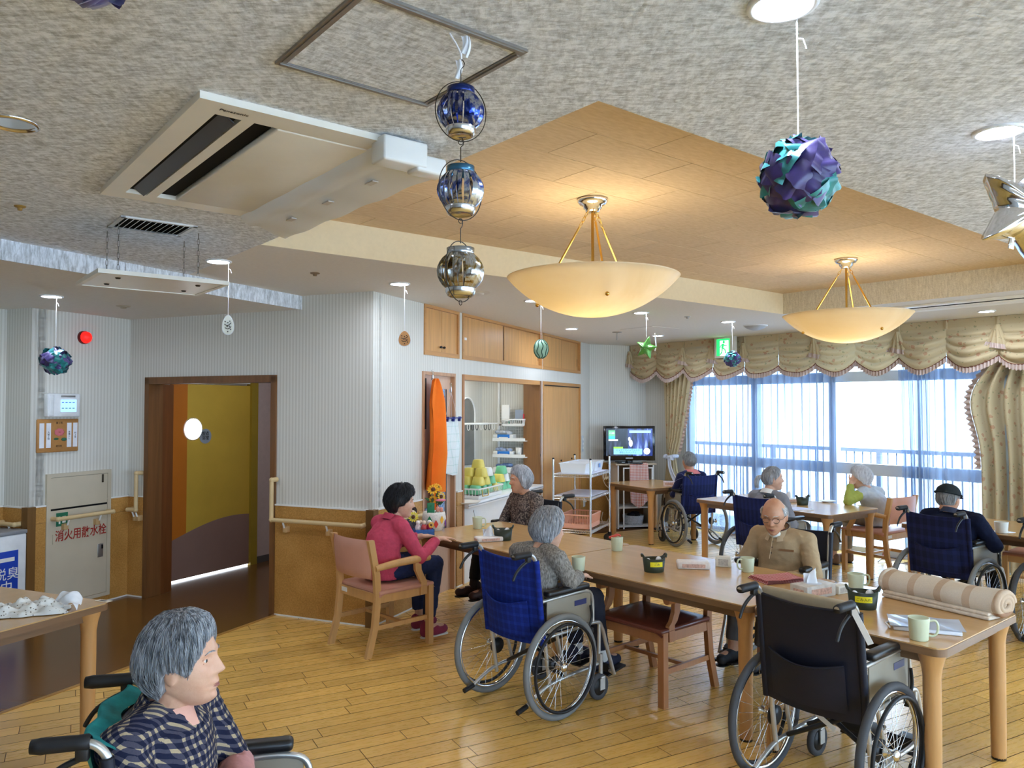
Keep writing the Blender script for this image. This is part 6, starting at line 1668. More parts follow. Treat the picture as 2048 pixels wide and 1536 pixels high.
HAIR = {  # azimuth -> lowest z ; thickness ; top limit ; messiness
    'bob':    dict(low=[(0, .066), (35, .058), (60, .030), (78, -.035), (95, -.062), (180, -.082)], th=.024, n=700, mess=.5),
    'grey':   dict(low=[(0, .070), (30, .060), (55, .022), (70, -.020), (82, .004), (98, .002), (112, -.052), (180, -.090)], th=.026, n=2200, mess=1.2),
    'curly':  dict(low=[(0, .062), (40, .052), (62, .018), (80, -.012), (96, -.020), (112, -.062), (180, -.082)], th=.032, n=900, mess=2.6),
    'back':   dict(low=[(0, .068), (40, .052), (65, .016), (85, -.02), (105, -.062), (180, -.096)], th=.024, n=800, mess=.7),
    'short':  dict(low=[(0, .074), (40, .060), (65, .022), (85, .004), (105, -.044), (180, -.072)], th=.010, n=500, mess=.5),
    'fringe': dict(low=[(0, .098), (60, .086), (70, .018), (85, .0), (105, -.046), (180, -.070)], th=.007, n=300, mess=.6, top=[(0, .10), (60, .095), (80, .052), (180, .060)]),
    'fluffy': dict(low=[(0, .066), (40, .05), (62, .015), (82, -.02), (104, -.060), (180, -.086)], th=.030, n=800, mess=1.2),
    'pulled': dict(low=[(0, .072), (40, .058), (65, .022), (82, .0), (104, -.046), (180, -.060)], th=.009, n=500, mess=.3),
}
def hair(t, M_, hs, style, mat, seed):
    H = HAIR[style]; rd = random.Random(seed); mb = MB(); nu, nv = 60, 18
    def low(az): return max(-1, min(.99, lerp_list(H['low'], az)/.115))
    def topz(az): return min(.999, lerp_list(H['top'], az)/.115) if 'top' in H else .999
    def pos(phi, k, off=0):
        az = abs(math.degrees(math.atan2(math.sin(phi), math.cos(phi))))
        e0 = math.asin(topz(az)); e1 = math.asin(low(az)); e = e0+(e1-e0)*k
        n = sph(phi, e); p = head_pt(n, 0)
        th = H['th']*(1-.72*max(0, k-.55)/.45 if az < 75 else 1-.25*max(0, k-.7)/.3)
        if 'top' in H: th *= math.sin(PI*min(1, .15+k*.85))**.5
        d = Vector((n[0], n[1], n[2]*.8)).normalized()
        if 'top' in H and az < 68: return p - d*.02
        return p + d*(th+off)
    rg = []
    for j in range(nv+2):
        k = min(1, j/nv); row = []
        for i in range(nu):
            phi = 2*PI*i/nu; nz = noise.noise(Vector((math.cos(phi)*5*(1+H['mess']*.4), math.sin(phi)*5*(1+H['mess']*.4), k*2.2*(1+H['mess'])+seed)))
            o = .0035*H['mess']*nz + .0012*math.sin(phi*31+seed)
            p = pos(phi, k, o) if j <= nv else pos(phi, 1, -.6*H['th'] - .004)
            row.append(M_ @ (p*hs))
        rg.append(row)
    mb.rings(rg, True, False)
    for q in range(H['n']):
        phi = rd.random()*2*PI; az = abs(math.degrees(math.atan2(math.sin(phi), math.cos(phi))))
        k0 = rd.random()**1.3*.75; L = rd.uniform(.25, .6); k1 = min(1.04, k0+L); n_ = 6; pts = []
        dr = rd.uniform(-.10, .10)*(1+H['mess']*.6); lift = rd.uniform(.0, .004)*(1+H['mess'])
        curl = H['mess'] if style == 'curly' else 0; ph = rd.random()*6
        for i in range(n_):
            s = i/(n_-1); k = k0+(k1-k0)*s
            p = pos(phi + dr*s + .03*curl*math.sin(s*9+ph), min(k, 1.0), .0008 + lift*math.sin(PI*min(1, s*1.1)) + (.010*curl*.4*s*rd.random() if curl else 0))
            if k > 1: p += Vector((0, 0, -.012*(k-1)*8))
            pts.append(M_ @ (p*hs))
        mb.tube(pts, [.0011, .0012, .0012, .0010, .0008, .0004], 3, caps=False)
    if style == 'pulled':
        pt = [M_ @ (Vector(p)*hs) for p in ((0, -.098, .015), (0, -.120, .018), (0, -.142, -.005), (.004, -.150, -.05), (.004, -.145, -.085))]
        mb.tube(bez([tuple(p) for p in pt], 4), [.014+.010*math.sin(PI*i/16) for i in range(17)], 10)
        for q in range(60):
            o = Vector((rd.uniform(-.02, .02), rd.uniform(-.015, .015), rd.uniform(-.01, .01))); mb.tube([p+o*(i/4) for i, p in enumerate(pt)], .0012, 3, caps=False)
    mb.build('hair', mat, t)
def hand(mb, wrist, d, n, side, curl=25, spread=9, s=.92):
    """wrist, pointing direction, palm normal, side +1 thumb to the right of d seen from the back"""
    wrist = Vector(wrist); d = Vector(d).normalized(); n = Vector(n); n = (n - d*n.dot(d)).normalized(); l = d.cross(n)*side   # l: thumb side
    for k in (-1, 0, 1): mb.caps(wrist + l*k*.020*s + d*.014*s, wrist + d*.072*s + l*k*.025*s, .0155*s, .013*s, 8)
    for i, (o, ln) in enumerate(((.029, .066), (.010, .074), (-.010, .070), (-.028, .055))):
        p = wrist + d*.080*s + l*o*s; a = R(spread)*(1.5-i); dd = (d*math.cos(a) + l*math.sin(a)).normalized()
        c = 0; rr = .0080
        for q, fr_ in enumerate((.42, .32, .26)):
            c += curl*(.5 if q == 0 else 1); v = (dd*math.cos(R(c)) + n*math.sin(R(c))).normalized()
            p2_ = p + v*ln*fr_*s; mb.caps(p, p2_, rr*s, (rr-.0008)*s, 8); p = p2_; rr -= .0008
    p = wrist + d*.026*s + l*.030*s; v = (d*.62 + l*.72 + n*.25).normalized(); p2_ = p + v*.036*s; mb.caps(p, p2_, .0125*s, .0095*s, 8)
    v = (d*.85 + l*.35 + n*.35).normalized(); mb.caps(p2_, p2_ + v*.032*s, .0092*s, .0078*s, 8)
def loft(mb, secs, n=22):
    rg = []
    for (c, rx, ry, tilt) in secs:
        c = Vector(c); rg.append([c + Vector((rx*math.cos(2*PI*i/n), ry*math.sin(2*PI*i/n)*math.cos(tilt), ry*math.sin(2*PI*i/n)*math.sin(tilt))) for i in range(n)])
    mb.rings(rg)
J0 = dict(pelvis=(0, .0, .555), waist=(0, -.025, .66), chest=(0, -.03, .77), neckb=(0, -.012, .875), head=(0, .028, .995),
          shR=(.150, -.02, .835), shL=(-.150, -.02, .835), elR=(.215, .04, .615), elL=(-.215, .04, .615), wrR=(.13, .23, .60), wrL=(-.13, .23, .60),
          hpR=(.085, .03, .535), hpL=(-.085, .03, .535), knR=(.10, .40, .545), knL=(-.10, .40, .545), anR=(.10, .47, .185), anL=(-.10, .47, .185), toR=(.105, .585, .150), toL=(-.105, .585, .150))
def person(label, loc, rot, J, shirt, trousers, shoes, skin, hair_style, hair_mat, hd=(0, 0, 0), hs=.95, voxel=.0065, sleeve=None, long_sleeve=True, sock=None, hands=True, seed=1, build=1.0, collar=None, eyes='open', lower_sleeve=None, wr=.006, cap=None, vest=None):
    j = {k: Vector(v) for k, v in {**J0, **J}.items()}
    t = thing('person', label, 'person', loc, rot)
    M_ = Matrix.Translation(j['head']) @ Matrix.Rotation(R(-hd[0]), 4, 'Z') @ Matrix.Rotation(R(hd[1]), 4, 'X') @ Matrix.Rotation(R(hd[2]), 4, 'Y')
    b = build
    # --- skin body, one surface
    mb = MB(); add_head(mb, M_, hs)
    nk = M_ @ (Vector((0, -.018, -.075))*hs)
    mb.caps(j['neckb'] + Vector((0, -.005, -.02)), nk, .052, .047)
    ctop = j['neckb']
    loft(mb, [(j['pelvis']-Vector((0, 0, .07)), .10*b, .075*b, 0), (j['pelvis'], .14*b, .10*b, 0), (j['waist'], .125*b, .092*b, 0), (j['chest'], .14*b, .095*b, 0), (j['chest']*.35+ctop*.65, .12*b, .075*b, 0), (ctop, .055, .05, 0)])
    for s in 'RL':
        sg = 1 if s == 'R' else -1
        mb.caps(j['neckb']*.6 + j['sh'+s]*.4 - Vector((0, 0, .01)), j['sh'+s], .048, .046)
        mb.caps(j['sh'+s], j['el'+s], .042*b, .034*b); mb.caps(j['el'+s], j['wr'+s], .034*b, .024*b)
        hv = j.get('hd'+s); hn = j.get('hn'+s, Vector((0, 0, -1)))
        if hands:
            dv_ = hv if hv is not None else (j['wr'+s]-j['el'+s])
            hand(mb, j['wr'+s], dv_, hn, j.get('ts'+s, Vector((-sg, 0, 0)))[0] if ('ts'+s) in j else -sg, j['cu'+s][0] if ('cu'+s) in j else 25)
        mb.caps(j['hp'+s], j['kn'+s], .066*b, .048*b); mb.caps(j['kn'+s], j['an'+s], .046*b, .033*b); mb.caps(j['an'+s]-Vector((0, .02, .03)), j['to'+s], .032, .026)
    me = remesh(mb, 'body', [skin], voxel, 2, .4)
    o = bpy.data.objects.new('body', me); COL.objects.link(o); o.parent = t
    # --- shirt
    mb = MB(); u = .014
    loft(mb, [(j['pelvis']-Vector((0, .0, .085)), .135*b+u, .105*b+u, 0), (j['pelvis'], .155*b+u, .115*b+u, 0), (j['waist'], .145*b+u, .112*b+u, 0), (j['chest'], .152*b+u, .108*b+u, 0), (j['chest']*.4+ctop*.6, .125*b+u, .082*b+u, 0), (ctop+Vector((0, 0, .005)), .060, .058, 0)])
    for s in 'RL':
        mb.caps(j['neckb']*.62 + j['sh'+s]*.38 - Vector((0, 0, .006)), j['sh'+s], .058, .060*b)
        e = j['el'+s]; w = j['wr'+s]
        if sleeve is None:
            mb.caps(j['sh'+s], e, .056*b, .048*b); d_ = (w-e)
            if lower_sleeve is None: mb.tube([e-d_.normalized()*.02, e+d_*.5, e+d_*.90], [.048*b, .044*b, .038*b], 12)
    me = remesh(mb, 'shirt', [shirt], .010, 3, .5, wr, 13, seed)
    so = bpy.data.objects.new('shirt' if vest is None else 'vest', me); COL.objects.link(so); so.parent = t
    for cond, m_, nm in ((sleeve, sleeve, 'sleeves'), (lower_sleeve, lower_sleeve, 'cuffs')):
        if cond is None: continue
        mb = MB()
        for s in 'RL':
            e = j['el'+s]; w = j['wr'+s]; d_ = w-e
            if nm == 'sleeves': mb.caps(j['sh'+s].lerp(e, .12), e, .054*b, .047*b); mb.tube([e-d_.normalized()*.02, e+d_*.3, e+d_*(.86 if long_sleeve else .3)], [.047*b, .044*b, .036*b], 12)
            else: mb.tube([e-d_.normalized()*.03, e+d_*.3, e+d_*.62], [.050*b, .047*b, .043*b], 12)
            if nm == 'cuffs': mb.tube([e+d_*.55, e+d_*.66], [.049*b, .047*b], 12)
        me = remesh(mb, nm, [m_], .009, 3, .5, wr, 15, seed+3); q = bpy.data.objects.new(nm, me); COL.objects.link(q); q.parent = t
    if collar is not None:
        mb = MB(); cz = j['neckb']; 
        def cf(a, b_):
            ph = R(-150+300*a); r0 = .062 + .022*b_; 
            return Vector((cz.x + r0*math.sin(ph)*1.02, cz.y + .004 + r0*math.cos(ph)*.98 + (.012*b_ if abs(ph) < 1 else 0), cz.z + .032 - .045*b_ - .02*math.cos(ph)*b_ - .012*math.cos(ph)))
        f2 = lambda a, b_: cf((a+.5) % 1.0001 if False else a, b_)
        mb.grid(lambda a, b_: Vector((cz.x + (.060+.026*b_)*math.sin(R(20+320*a)), cz.y + .002 + (.060+.022*b_)*math.cos(R(20+320*a)) + (.02*b_ if (a < .1 or a > .9) else 0), cz.z + .030 - .040*b_ - .022*math.cos(R(20+320*a)) - (.022*b_ if (a < .1 or a > .9) else 0))), 36, 4)
        mb.grid(lambda a, b_: Vector((cz.x + (.058+.020*b_)*math.sin(R(20+320*a)), cz.y + .002 + (.058+.018*b_)*math.cos(R(20+320*a)), cz.z + .029 - .036*b_ - .022*math.cos(R(20+320*a)))), 36, 4)
        mb.build('collar', collar, so)
    # --- trousers and shoes
    mb = MB()
    mb.sphere(j['pelvis']-Vector((0, -.01, .025)), .165*b, .125*b, .085, 18, 10)
    for s in 'RL':
        k = j['kn'+s]; a_ = j['an'+s]
        mb.caps(j['hp'+s], k, .084*b, .064*b); mb.tube([k, k.lerp(a_, .5), k.lerp(a_, .88)], [.062*b, .054*b, .050*b], 14)
    me = remesh(mb, 'trousers', [trousers], .011, 3, .5, wr*1.1, 11, seed+7); q = bpy.data.objects.new('trousers', me); COL.objects.link(q); q.parent = t
    for s in 'RL':
        a_ = j['an'+s]; to = j['to'+s]; mb = MB(); d_ = (to-a_); d_.z = 0; d_.normalize(); zf = min(a_.z, to.z)-.045
        heel = Vector((a_.x, a_.y, zf+.035)) - d_*.035; toe = Vector((to.x, to.y, zf+.032)) + d_*.018
        mb.caps(heel, heel.lerp(toe, .55) + Vector((0, 0, .006)), .038, .041); mb.caps(heel.lerp(toe, .5), toe, .041, .034); mb.caps(heel + Vector((0, 0, .02)), heel + Vector((0, 0, .045)), .036, .036)
        me = remesh(mb, 'shoe', [shoes], .009, 3, .5); q = bpy.data.objects.new('shoe', me); COL.objects.link(q); q.parent = t
        mb = MB(); mb.caps(heel-Vector((0, 0, .027)), toe-Vector((0, 0, .024)), .036, .036); sc_ = [Vector((p[0], p[1], zf-.006 + (p[2]-zf)*.25)) for p in mb.v]; mb.v = [tuple(p) for p in sc_]; mb.build('sole', M_CWh if 'pink' in shoes.name else M_BLACK, q)
        if sock is not None:
            MB().tube([a_ + Vector((0, 0, -.03)), j['an'+s].lerp(j['kn'+s], .16)], [.040, .039], 12).build('sock', sock, t)
    hair(t, M_, hs, hair_style, hair_mat, seed)
    # --- eyes, brows, lips sit on the face
    M_W = mplain('eye_white', (222, 216, 208), .2, 0, .6, 0); M_I = mplain('dark_iris', (30, 22, 18), .1, 0, .6, 0); M_LIP = mplain('lip_skin', (150, 92, 82), .45, 0, .4, .05)
    def surf(X, Z):
        best = None
        z = Z/.115; x = X/.074/(1-.24*max(0, -z)**1.7); y = math.sqrt(max(.02, 1-x*x-z*z)); return head_pt((x, y, z))
    for s in (-1, 1):
        p = surf(s*.031, .011); c = p + Vector((0, -.0085, 0))
        MM = M_ @ Matrix.Scale(hs, 4)
        if eyes == 'open':
            e_ = MB(MM).sphere(c + Vector((0, -.0005, 0)), .0118, n=14, k=10).build('eye', M_W, t)
            MB(MM).sphere(c + Vector((0, .0084, -.0005)), .0062, .0042, .0062, 10, 6).build('iris', M_I, e_)
            lid = MB(MM); lid.tube([c + Vector((.0155*math.cos(a), .0095-.004*abs(math.cos(a)), .0042*math.sin(a)+.003)) for a in [R(180-180*i/8) for i in range(9)]], [.0012, .0022, .003, .0034, .0036, .0034, .003, .0022, .0012], 6); lid.tube([c + Vector((.0145*math.cos(a), .0095-.004*abs(math.cos(a)), .0032*math.sin(a)-.004)) for a in [R(180+180*i/8) for i in range(9)]], .0020, 6); lid.build('eyelid', skin, t)
        else:
            MB(MM).tube([c + Vector((.015*math.cos(a), .0100-.004*abs(math.cos(a)), .004*math.sin(a))) for a in [R(180+180*i/8) for i in range(9)]], .0013, 5).build('eyelid', M_I, t)
        MB(MM).tube([surf(s*x, z) + Vector((0, .001, 0)) for x, z in ((.014, .030), (.024, .034), (.036, .034), (.045, .028))], [.0012, .0022, .0020, .0008], 5).build('eyebrow', hair_mat, t)
    lp = MB(M_ @ Matrix.Scale(hs, 4)); lp.tube([surf(x, -.0565-.10*abs(x)**1.2) + Vector((0, -.0005, 0)) for x in [-.021+.042*i/8 for i in range(9)]], [.0008, .0020, .0027, .003, .0028, .003, .0027, .0020, .0008], 6); lp.tube([surf(x, -.0635+.06*abs(x)) + Vector((0, -.0005, 0)) for x in [-.018+.036*i/8 for i in range(9)]], [.0008, .0022, .003, .0034, .0036, .0034, .003, .0022, .0008], 6); lp.build('lips', M_LIP, t)
    t['_'] = 0; del t['_']
    return t, M_, j, so
SK1 = m_skin('skin_tan', (206, 156, 124)); SK2 = m_skin('skin_pale', (222, 178, 150)); SK3 = m_skin('skin_warm', (212, 160, 128))
def off(w, f, side=0.0):
    M0 = Matrix.Translation(Vector(w.location)) @ Matrix.Rotation(w.rotation_euler[2], 4, 'Z'); p = M0 @ Vector((side, f, 0)); return (p.x, p.y, 0), w.rotation_euler[2]
# 1 foreground woman in plaid
M_PLAID = mcheck('navy_beige_plaid', (22, 26, 52), (184, 164, 130), 46, 46, .42, (0, 2), (72, 70, 84), skew=True)
l, r_ = (-.93, 2.14, 0), heading(dirv(100))
P1, MH, j, so = person('old woman in a navy plaid shirt seated in profile in the foreground', l, r_, dict(
    head=(.0, .035, 1.005), wrR=(-.05, .30, .675), elR=(.225, .10, .63), wrL=(.06, .24, .665), elL=(-.225, .07, .635), neckb=(0, -.01, .885), shR=(.162, -.02, .842), shL=(-.162, -.02, .842), hdR=(-.9, .35, -.1), hdL=(.9, .3, -.15)),
    M_PLAID, mplain('dark_slacks', (44, 44, 52), .8), mplain('grey_shoe', (90, 90, 96), .7), SK2, 'grey', m_hair('steel_grey_hair', (66, 70, 76), (176, 178, 182)), hd=(-14, 3, 0), hs=1.0, voxel=.0042, seed=11, collar=M_PLAID, lower_sleeve=mplain('pale_pink_knit', (206, 150, 146), .85, 0, .2, .08, 30, .3, 80), wr=.008, build=1.09)
mb = MB(); cz = j['neckb']; mb.grid(lambda a, b: Vector((cz.x + (a-.5)*.09*(1-.4*b), cz.y + .058 + .030*b + .010*math.cos((a-.5)*5), cz.z + .012 - .05*b)), 10, 10); mb.build('under_blouse', mplain('peach_blouse', (224, 170, 150), .8, 0, .2, .06, 30), so)
# 2 woman in pink
M_PNK = mplain('rose_knit', (196, 74, 96), .85, 0, .2, .10, 30, .35, 120)
P2, MH, j, so = person('woman in a pink sweater and jeans resting her hands on the table', (-.945, 5.665, 0), heading(dirv(46)), dict(
    waist=(0, .0, .66), chest=(0, .045, .77), neckb=(0, .10, .88), head=(.02, .155, .995), shR=(.155, .07, .835), shL=(-.150, .08, .835), elR=(.245, .165, .625), elL=(-.20, .20, .655), wrR=(.19, .375, .725), wrL=(-.03, .385, .715),
    hdR=(.10, 1, -.02), hdL=(.2, 1, -.02), cuR=(12, 0, 0), cuL=(14, 0, 0), knR=(.12, .40, .53), knL=(-.10, .40, .53), anR=(.12, .34, .10), anL=(-.10, .42, .10), toR=(.125, .46, .05), toL=(-.105, .54, .05)),
    M_PNK, mplain('dark_blue_denim', (36, 46, 78), .8, 0, .2, .15, 40), mplain('pink_slip_on_canvas', (140, 40, 70), .8), SK2, 'curly', m_hair('black_hair', (10, 10, 12), (40, 38, 40)), hd=(34, -6, 0), voxel=.0048, seed=5, wr=.008, collar=M_PNK)
# 3 woman in patterned blouse
def m_paisley():
    t = NT('dark_paisley_blouse'); t.pr(.8, 0, .25); f = t.noise(t.coord(), 34, 3, .6, 2.5)
    t.col(t.ramp(f, [(.40, rgb((52, 44, 44))), (.5, rgb((92, 80, 74))), (.6, rgb((150, 134, 120)))])); return t.m
l, r_ = off(W3, .09)
P3, MH, j, so = person('old woman in a dark patterned blouse sitting behind the flower table', l, r_, dict(head=(.0, .04, 1.05), neckb=(0, -.01, .925), chest=(0, -.03, .80), shR=(.155, -.02, .88), shL=(-.155, -.02, .88), elR=(.235, .06, .65), elL=(-.235, .06, .65), wrR=(.08, .25, .625), wrL=(-.08, .25, .625), anR=(.07, .50, .185), anL=(-.07, .48, .185), toR=(.10, .61, .15), toL=(-.08, .6, .15)),
    m_paisley(), mplain('black_slacks', (26, 24, 26), .85), mplain('brown_ankle_shoe', (62, 34, 30), .6), SK3, 'bob', m_hair('silver_hair', (140, 142, 146), (214, 214, 216)), hd=(16, -3, 0), hs=.98, seed=8, wr=.007, sock=mplain('dark_brown_sock', (54, 40, 36), .9), collar=m_paisley() if False else None)
# 4 woman from behind
def m_knit():
    t = NT('grey_cable_knit'); t.pr(.9, 0, .2); v = t.coord(scale=(60, 60, 22)); f = t.noise(v, 2, 3); t.col(t.ramp(f, [(.35, rgb((108, 102, 94))), (.65, rgb((164, 158, 148)))])); t.bump(f, .7, .01); return t.m
l, r_ = off(W4, .08)
P4, MH, j, so = person('grey haired woman in a grey knitted cardigan seen from behind', l, r_, dict(waist=(0, -.02, .66), chest=(0, .0, .77), neckb=(.0, .045, .875), head=(.0, .105, .975), shR=(.16, .02, .835), shL=(-.16, .02, .835), elR=(.225, .06, .715), elL=(-.22, .07, .70), wrR=(.12, .25, .70), wrL=(-.12, .25, .69)),
    m_knit(), mplain('navy_slacks', (34, 36, 50), .85), mplain('navy_indoor_shoe', (36, 40, 64), .7), SK2, 'back', m_hair('grey_white_hair', (120, 122, 126), (206, 206, 208)), hd=(14, -8, 0), hs=1.0, seed=21, wr=.008, sock=mplain('white_sock', (226, 226, 222), .9))
# 5 man in beige polo
M_BEIGE = mplain('beige_pique', (176, 152, 118), .85, 0, .2, .07, 20, .25, 150)
l, r_ = off(W5, .08)
P5, MH, j, so = person('bald old man in a beige polo shirt and glasses looking down at the table', l, r_, dict(waist=(0, -.015, .66), chest=(0, .0, .77), neckb=(0, .05, .875), head=(.0, .115, .985), shR=(.168, .01, .83), shL=(-.168, .01, .83), elR=(.25, .08, .62), elL=(-.25, .08, .62), wrR=(.12, .27, .615), wrL=(-.12, .27, .615)),
    M_BEIGE, mplain('grey_slacks', (92, 90, 88), .85), mplain('black_indoor_shoe', (40, 40, 44), .7), SK1, 'fringe', m_hair('white_fringe_hair', (170, 168, 164), (226, 226, 224)), hd=(-14, -16, 0), hs=1.02, voxel=.005, seed=31, wr=.008, collar=mplain('beige_collar', (186, 164, 132), .85), eyes='closed', build=1.08)
gl = MB(MH @ Matrix.Scale(1.02, 4))
for s in (-1, 1):
    gl.tube([(s*.031+.021*math.cos(a), .094, .006+.017*math.sin(a)) for a in [2*PI*i/24 for i in range(24)]], .0017, 5, closed=True); gl.tube([(s*.052, .093, .012), (s*.071, .07, .012), (s*.078, -.005, .012)], .0016, 5)
gl.tube([(-.010, .095, .010), (0, .099, .013), (.010, .095, .010)], .0011, 5); gl.build('glasses', mplain('dark_spectacle_metal', (84, 74, 66), .35, .7), P5)
cz = j['neckb']
MB().box(-.0015, .0015, 0, .004, -.15, 0).build('placket', mplain('beige_collar', (186, 164, 132)), so, loc=(cz.x, cz.y+.085, cz.z-.02), rot=(R(20), 0, 0))
for k in range(3): MB().sphere((0, .10+.010*k, cz.z-.055-.035*k), .006, .003, .006, 8, 6).build('button', mplain('brown_button', (80, 56, 42), .4), so, loc=(cz.x, cz.y-.005, 0))
pk_ = MB(); pk_.box(-.045, .045, -.002, .002, -.007, .007); pk_.build('pocket_trim', mplain('brown_trim', (132, 92, 56), .8), so, loc=(-.085, j['chest'].y+.122, j['chest'].z+.0), rot=(R(14), 0, R(16)))
MB().tube([Vector((cz.x+.064*math.sin(R(a)), cz.y+.004+.062*math.cos(R(a)), cz.z+.031-.022*math.cos(R(a)))) for a in range(25, 336, 10)], .003, 5).build('collar_line', mplain('dark_brown_line', (66, 40, 36), .8), so)
MB().sphere((cz.x, cz.y+.05, cz.z-.012), .045, .04, .03, 12, 8).build('undershirt', M_CWh, so)
# 6 man facing the television
M_NPL = mcheck('navy_white_windowpane', (24, 28, 66), (206, 206, 220), 9, 9, .07, (0, 2), (96, 98, 130), skew=True)
l, r_ = off(W6, .08)
P6, MH, j, so = person('grey haired man in a navy windowpane shirt watching television', l, r_, dict(head=(0, .03, 1.02), neckb=(0, -.01, .89)), M_NPL, mplain('grey_slacks', (92, 90, 88)), mplain('white_indoor_shoe', (220, 220, 222), .7), SK3, 'short', m_hair('short_grey_hair', (110, 110, 110), (170, 170, 168)), hd=(-6, 2, 0), seed=41, hands=True)
mb = MB(); cz = j['neckb']; mb.grid(lambda a, b: Vector((cz.x + (.066+.055*b)*math.sin(R(360*a)), cz.y + (.062+.05*b)*math.cos(R(360*a)), cz.z + .035 - .05*b)), 28, 4); mb.build('neck_bib', mplain('pink_bib_cloth', (206, 116, 112), .8), so)
# 7 ponytailed woman
l, r_ = off(W7, .09)
P7, MH, j, so = person('woman with a grey ponytail in a grey top looking right near the window', l, r_, dict(head=(.01, .03, 1.02), neckb=(0, -.01, .89), shR=(.15, -.02, .85), shL=(-.15, -.02, .85)), mplain('grey_fleece', (140, 140, 146), .9, 0, .2, .06, 20, .2, 60), mplain('grey_slacks', (92, 90, 88)), mplain('white_indoor_shoe', (220, 220, 222)), SK2, 'pulled', m_hair('ash_grey_hair', (130, 130, 132), (190, 190, 192)), hd=(44, 0, 0), seed=51, collar=M_WHITE)
# 8 white haired person leaning on the hand
P8, MH, j, so = person('white haired person in a grey vest and green sleeves leaning on one hand', (3.80, 8.16, 0), heading(dirv(-34)), dict(
    waist=(-.02, .0, .66), chest=(-.06, .015, .76), neckb=(-.12, .035, .855), head=(-.155, .075, .955), shR=(.05, .0, .80), shL=(-.245, .03, .795), elL=(-.43, .05, .735), wrL=(-.255, .125, .905), elR=(.10, .14, .62), wrR=(.0, .30, .60), hdL=(.35, -.35, .8), hnL=(1, .3, 0),
    knR=(.12, .40, .53), knL=(-.10, .40, .53), anR=(.12, .42, .10), anL=(-.10, .44, .10), toR=(.125, .54, .05), toL=(-.105, .56, .05)),
    mplain('light_grey_vest', (186, 192, 196), .85, 0, .2, .05, 20), mplain('taupe_slacks', (134, 124, 112), .85), mplain('brown_shoe', (120, 92, 72), .7), SK2, 'fluffy', m_hair('white_hair', (204, 204, 208), (246, 246, 248)), hd=(-30, -10, 6), seed=61, sleeve=mplain('olive_green_knit', (164, 172, 84), .85, 0, .2, .08, 30), vest=True)
# 9 man in the cap
l, r_ = off(W9, .08)
P9, MH, j, so = person('man in a dark cap and navy sweater seen from behind', l, r_, dict(waist=(0, -.02, .66), chest=(0, .0, .77), neckb=(-.02, .03, .865), head=(-.055, .06, .965), shR=(.185, .01, .82), shL=(-.185, .01, .82), elR=(.29, .06, .645), elL=(-.26, .06, .63), wrR=(.16, .25, .69), wrL=(-.16, .25, .66)),
    mplain('navy_sweater_knit', (20, 26, 50), .9, 0, .2, .12, 30, .3, 90), mplain('black_slacks', (26, 24, 26)), mplain('black_indoor_shoe', (40, 40, 44)), SK3, 'fringe', m_hair('short_grey_hair', (110, 110, 110), (170, 170, 168)) if False else MATS.get('x', m_hair('salt_hair', (110, 110, 110), (180, 178, 174))), hd=(4, -14, 0), hs=1.0, seed=71, build=1.12, collar=mplain('grey_navy_collar', (52, 60, 84), .85))
cp_ = MB(MH)
rg = []
for k in range(9):
    e = R(86-78*k/8); rg.append([Vector((.088*math.cos(e)**.9*math.sin(2*PI*i/28), .106*math.cos(e)**.9*math.cos(2*PI*i/28)-.004, .034+.088*math.sin(e)+.0015*math.sin(i*5))) for i in range(28)][::-1])
cp_.rings(rg, True, False)
cp_.tube([Vector((.089*math.sin(2*PI*i/28), .107*math.cos(2*PI*i/28)-.004, .040)) for i in range(28)], .008, 6, closed=True)
cp_.grid(lambda a, b: Vector(((a-.5)*.13*(1-.25*b), .090+.065*b-.03*(2*a-1)**2, .045-.015*b)), 10, 4)
cp_.build('flat_cap', mplain('charcoal_cap_cloth', (42, 48, 50), .9, 0, .2, .15, 40), P9)
# ================================================================== things on the tables
def on(u, v, z=TZ): p = at(u, v, z); return V(p.x, p.y, z)
M_MUG = mplain('pale_green_plastic', (206, 212, 180), .35, 0, .5, .04); M_BIN = mplain('dark_olive_plastic', (44, 52, 38), .45, 0, .45, .08); M_TISS = mplain('white_tissue', (240, 240, 242), .8, 0, .2, .02)
M_YLAB = mplain('yellow_label', (232, 214, 30), .5, 0, .3, .02)
def mug(label, u, v, rot=0, h=.085, r=.040, m=None, handle=True, p=None):
    m = m or M_MUG; p = on(u, v) if p is None else p
    t = thing('mug', label, 'mug', p, rot, 'pale green plastic mugs')
    MB().lathe([(0, 0), (r*.82, 0), (r*.86, .004), (r, h-.003), (r, h), (r*.93, h), (r*.80, .007), (0, .007)], 28).build('cup', m, t)
    if handle:
        MB().tube(bez([(r*.97, 0, h*.88), (r+.020, 0, h*.90), (r+.030, 0, h*.72), (r+.028, 0, h*.40), (r+.014, 0, h*.22), (r*.90, 0, h*.22)], 4), .0050, 8).build('handle', m, t)
    return t
m1 = mug('pale green mug with a spoon beside the woman in the patterned blouse', 955, 1057, R(-20), .095, .042)
MB().cyl((-.01, 0, .02), (-.032, .0, .135), .003, n=6).sphere((-.034, 0, .14), .006, .003, .012, 8, 6).build('spoon', M_STEEL, m1)
mug('fluted pale green cup in front of the woman in the grey cardigan', 1157, 1141, R(200), .085, .042, handle=False)
m2 = mug('pale green cup with a red snack standing at the table far edge', 1234, 1101, R(0), .095, .043, handle=False)
MB().rbox((-.02, .0, .10), .075, .022, .016, .006, m=Matrix.Rotation(R(-18), 4, 'Y')).rbox((.01, .01, .105), .04, .018, .014, .005, m=Matrix.Rotation(R(14), 4, 'Y')).build('red_snack', mplain('red_wrapper', (200, 66, 44), .4), m2)
mug('pale green mug left of the man in the beige polo shirt', 1495, 1143, R(200), .085, .042)
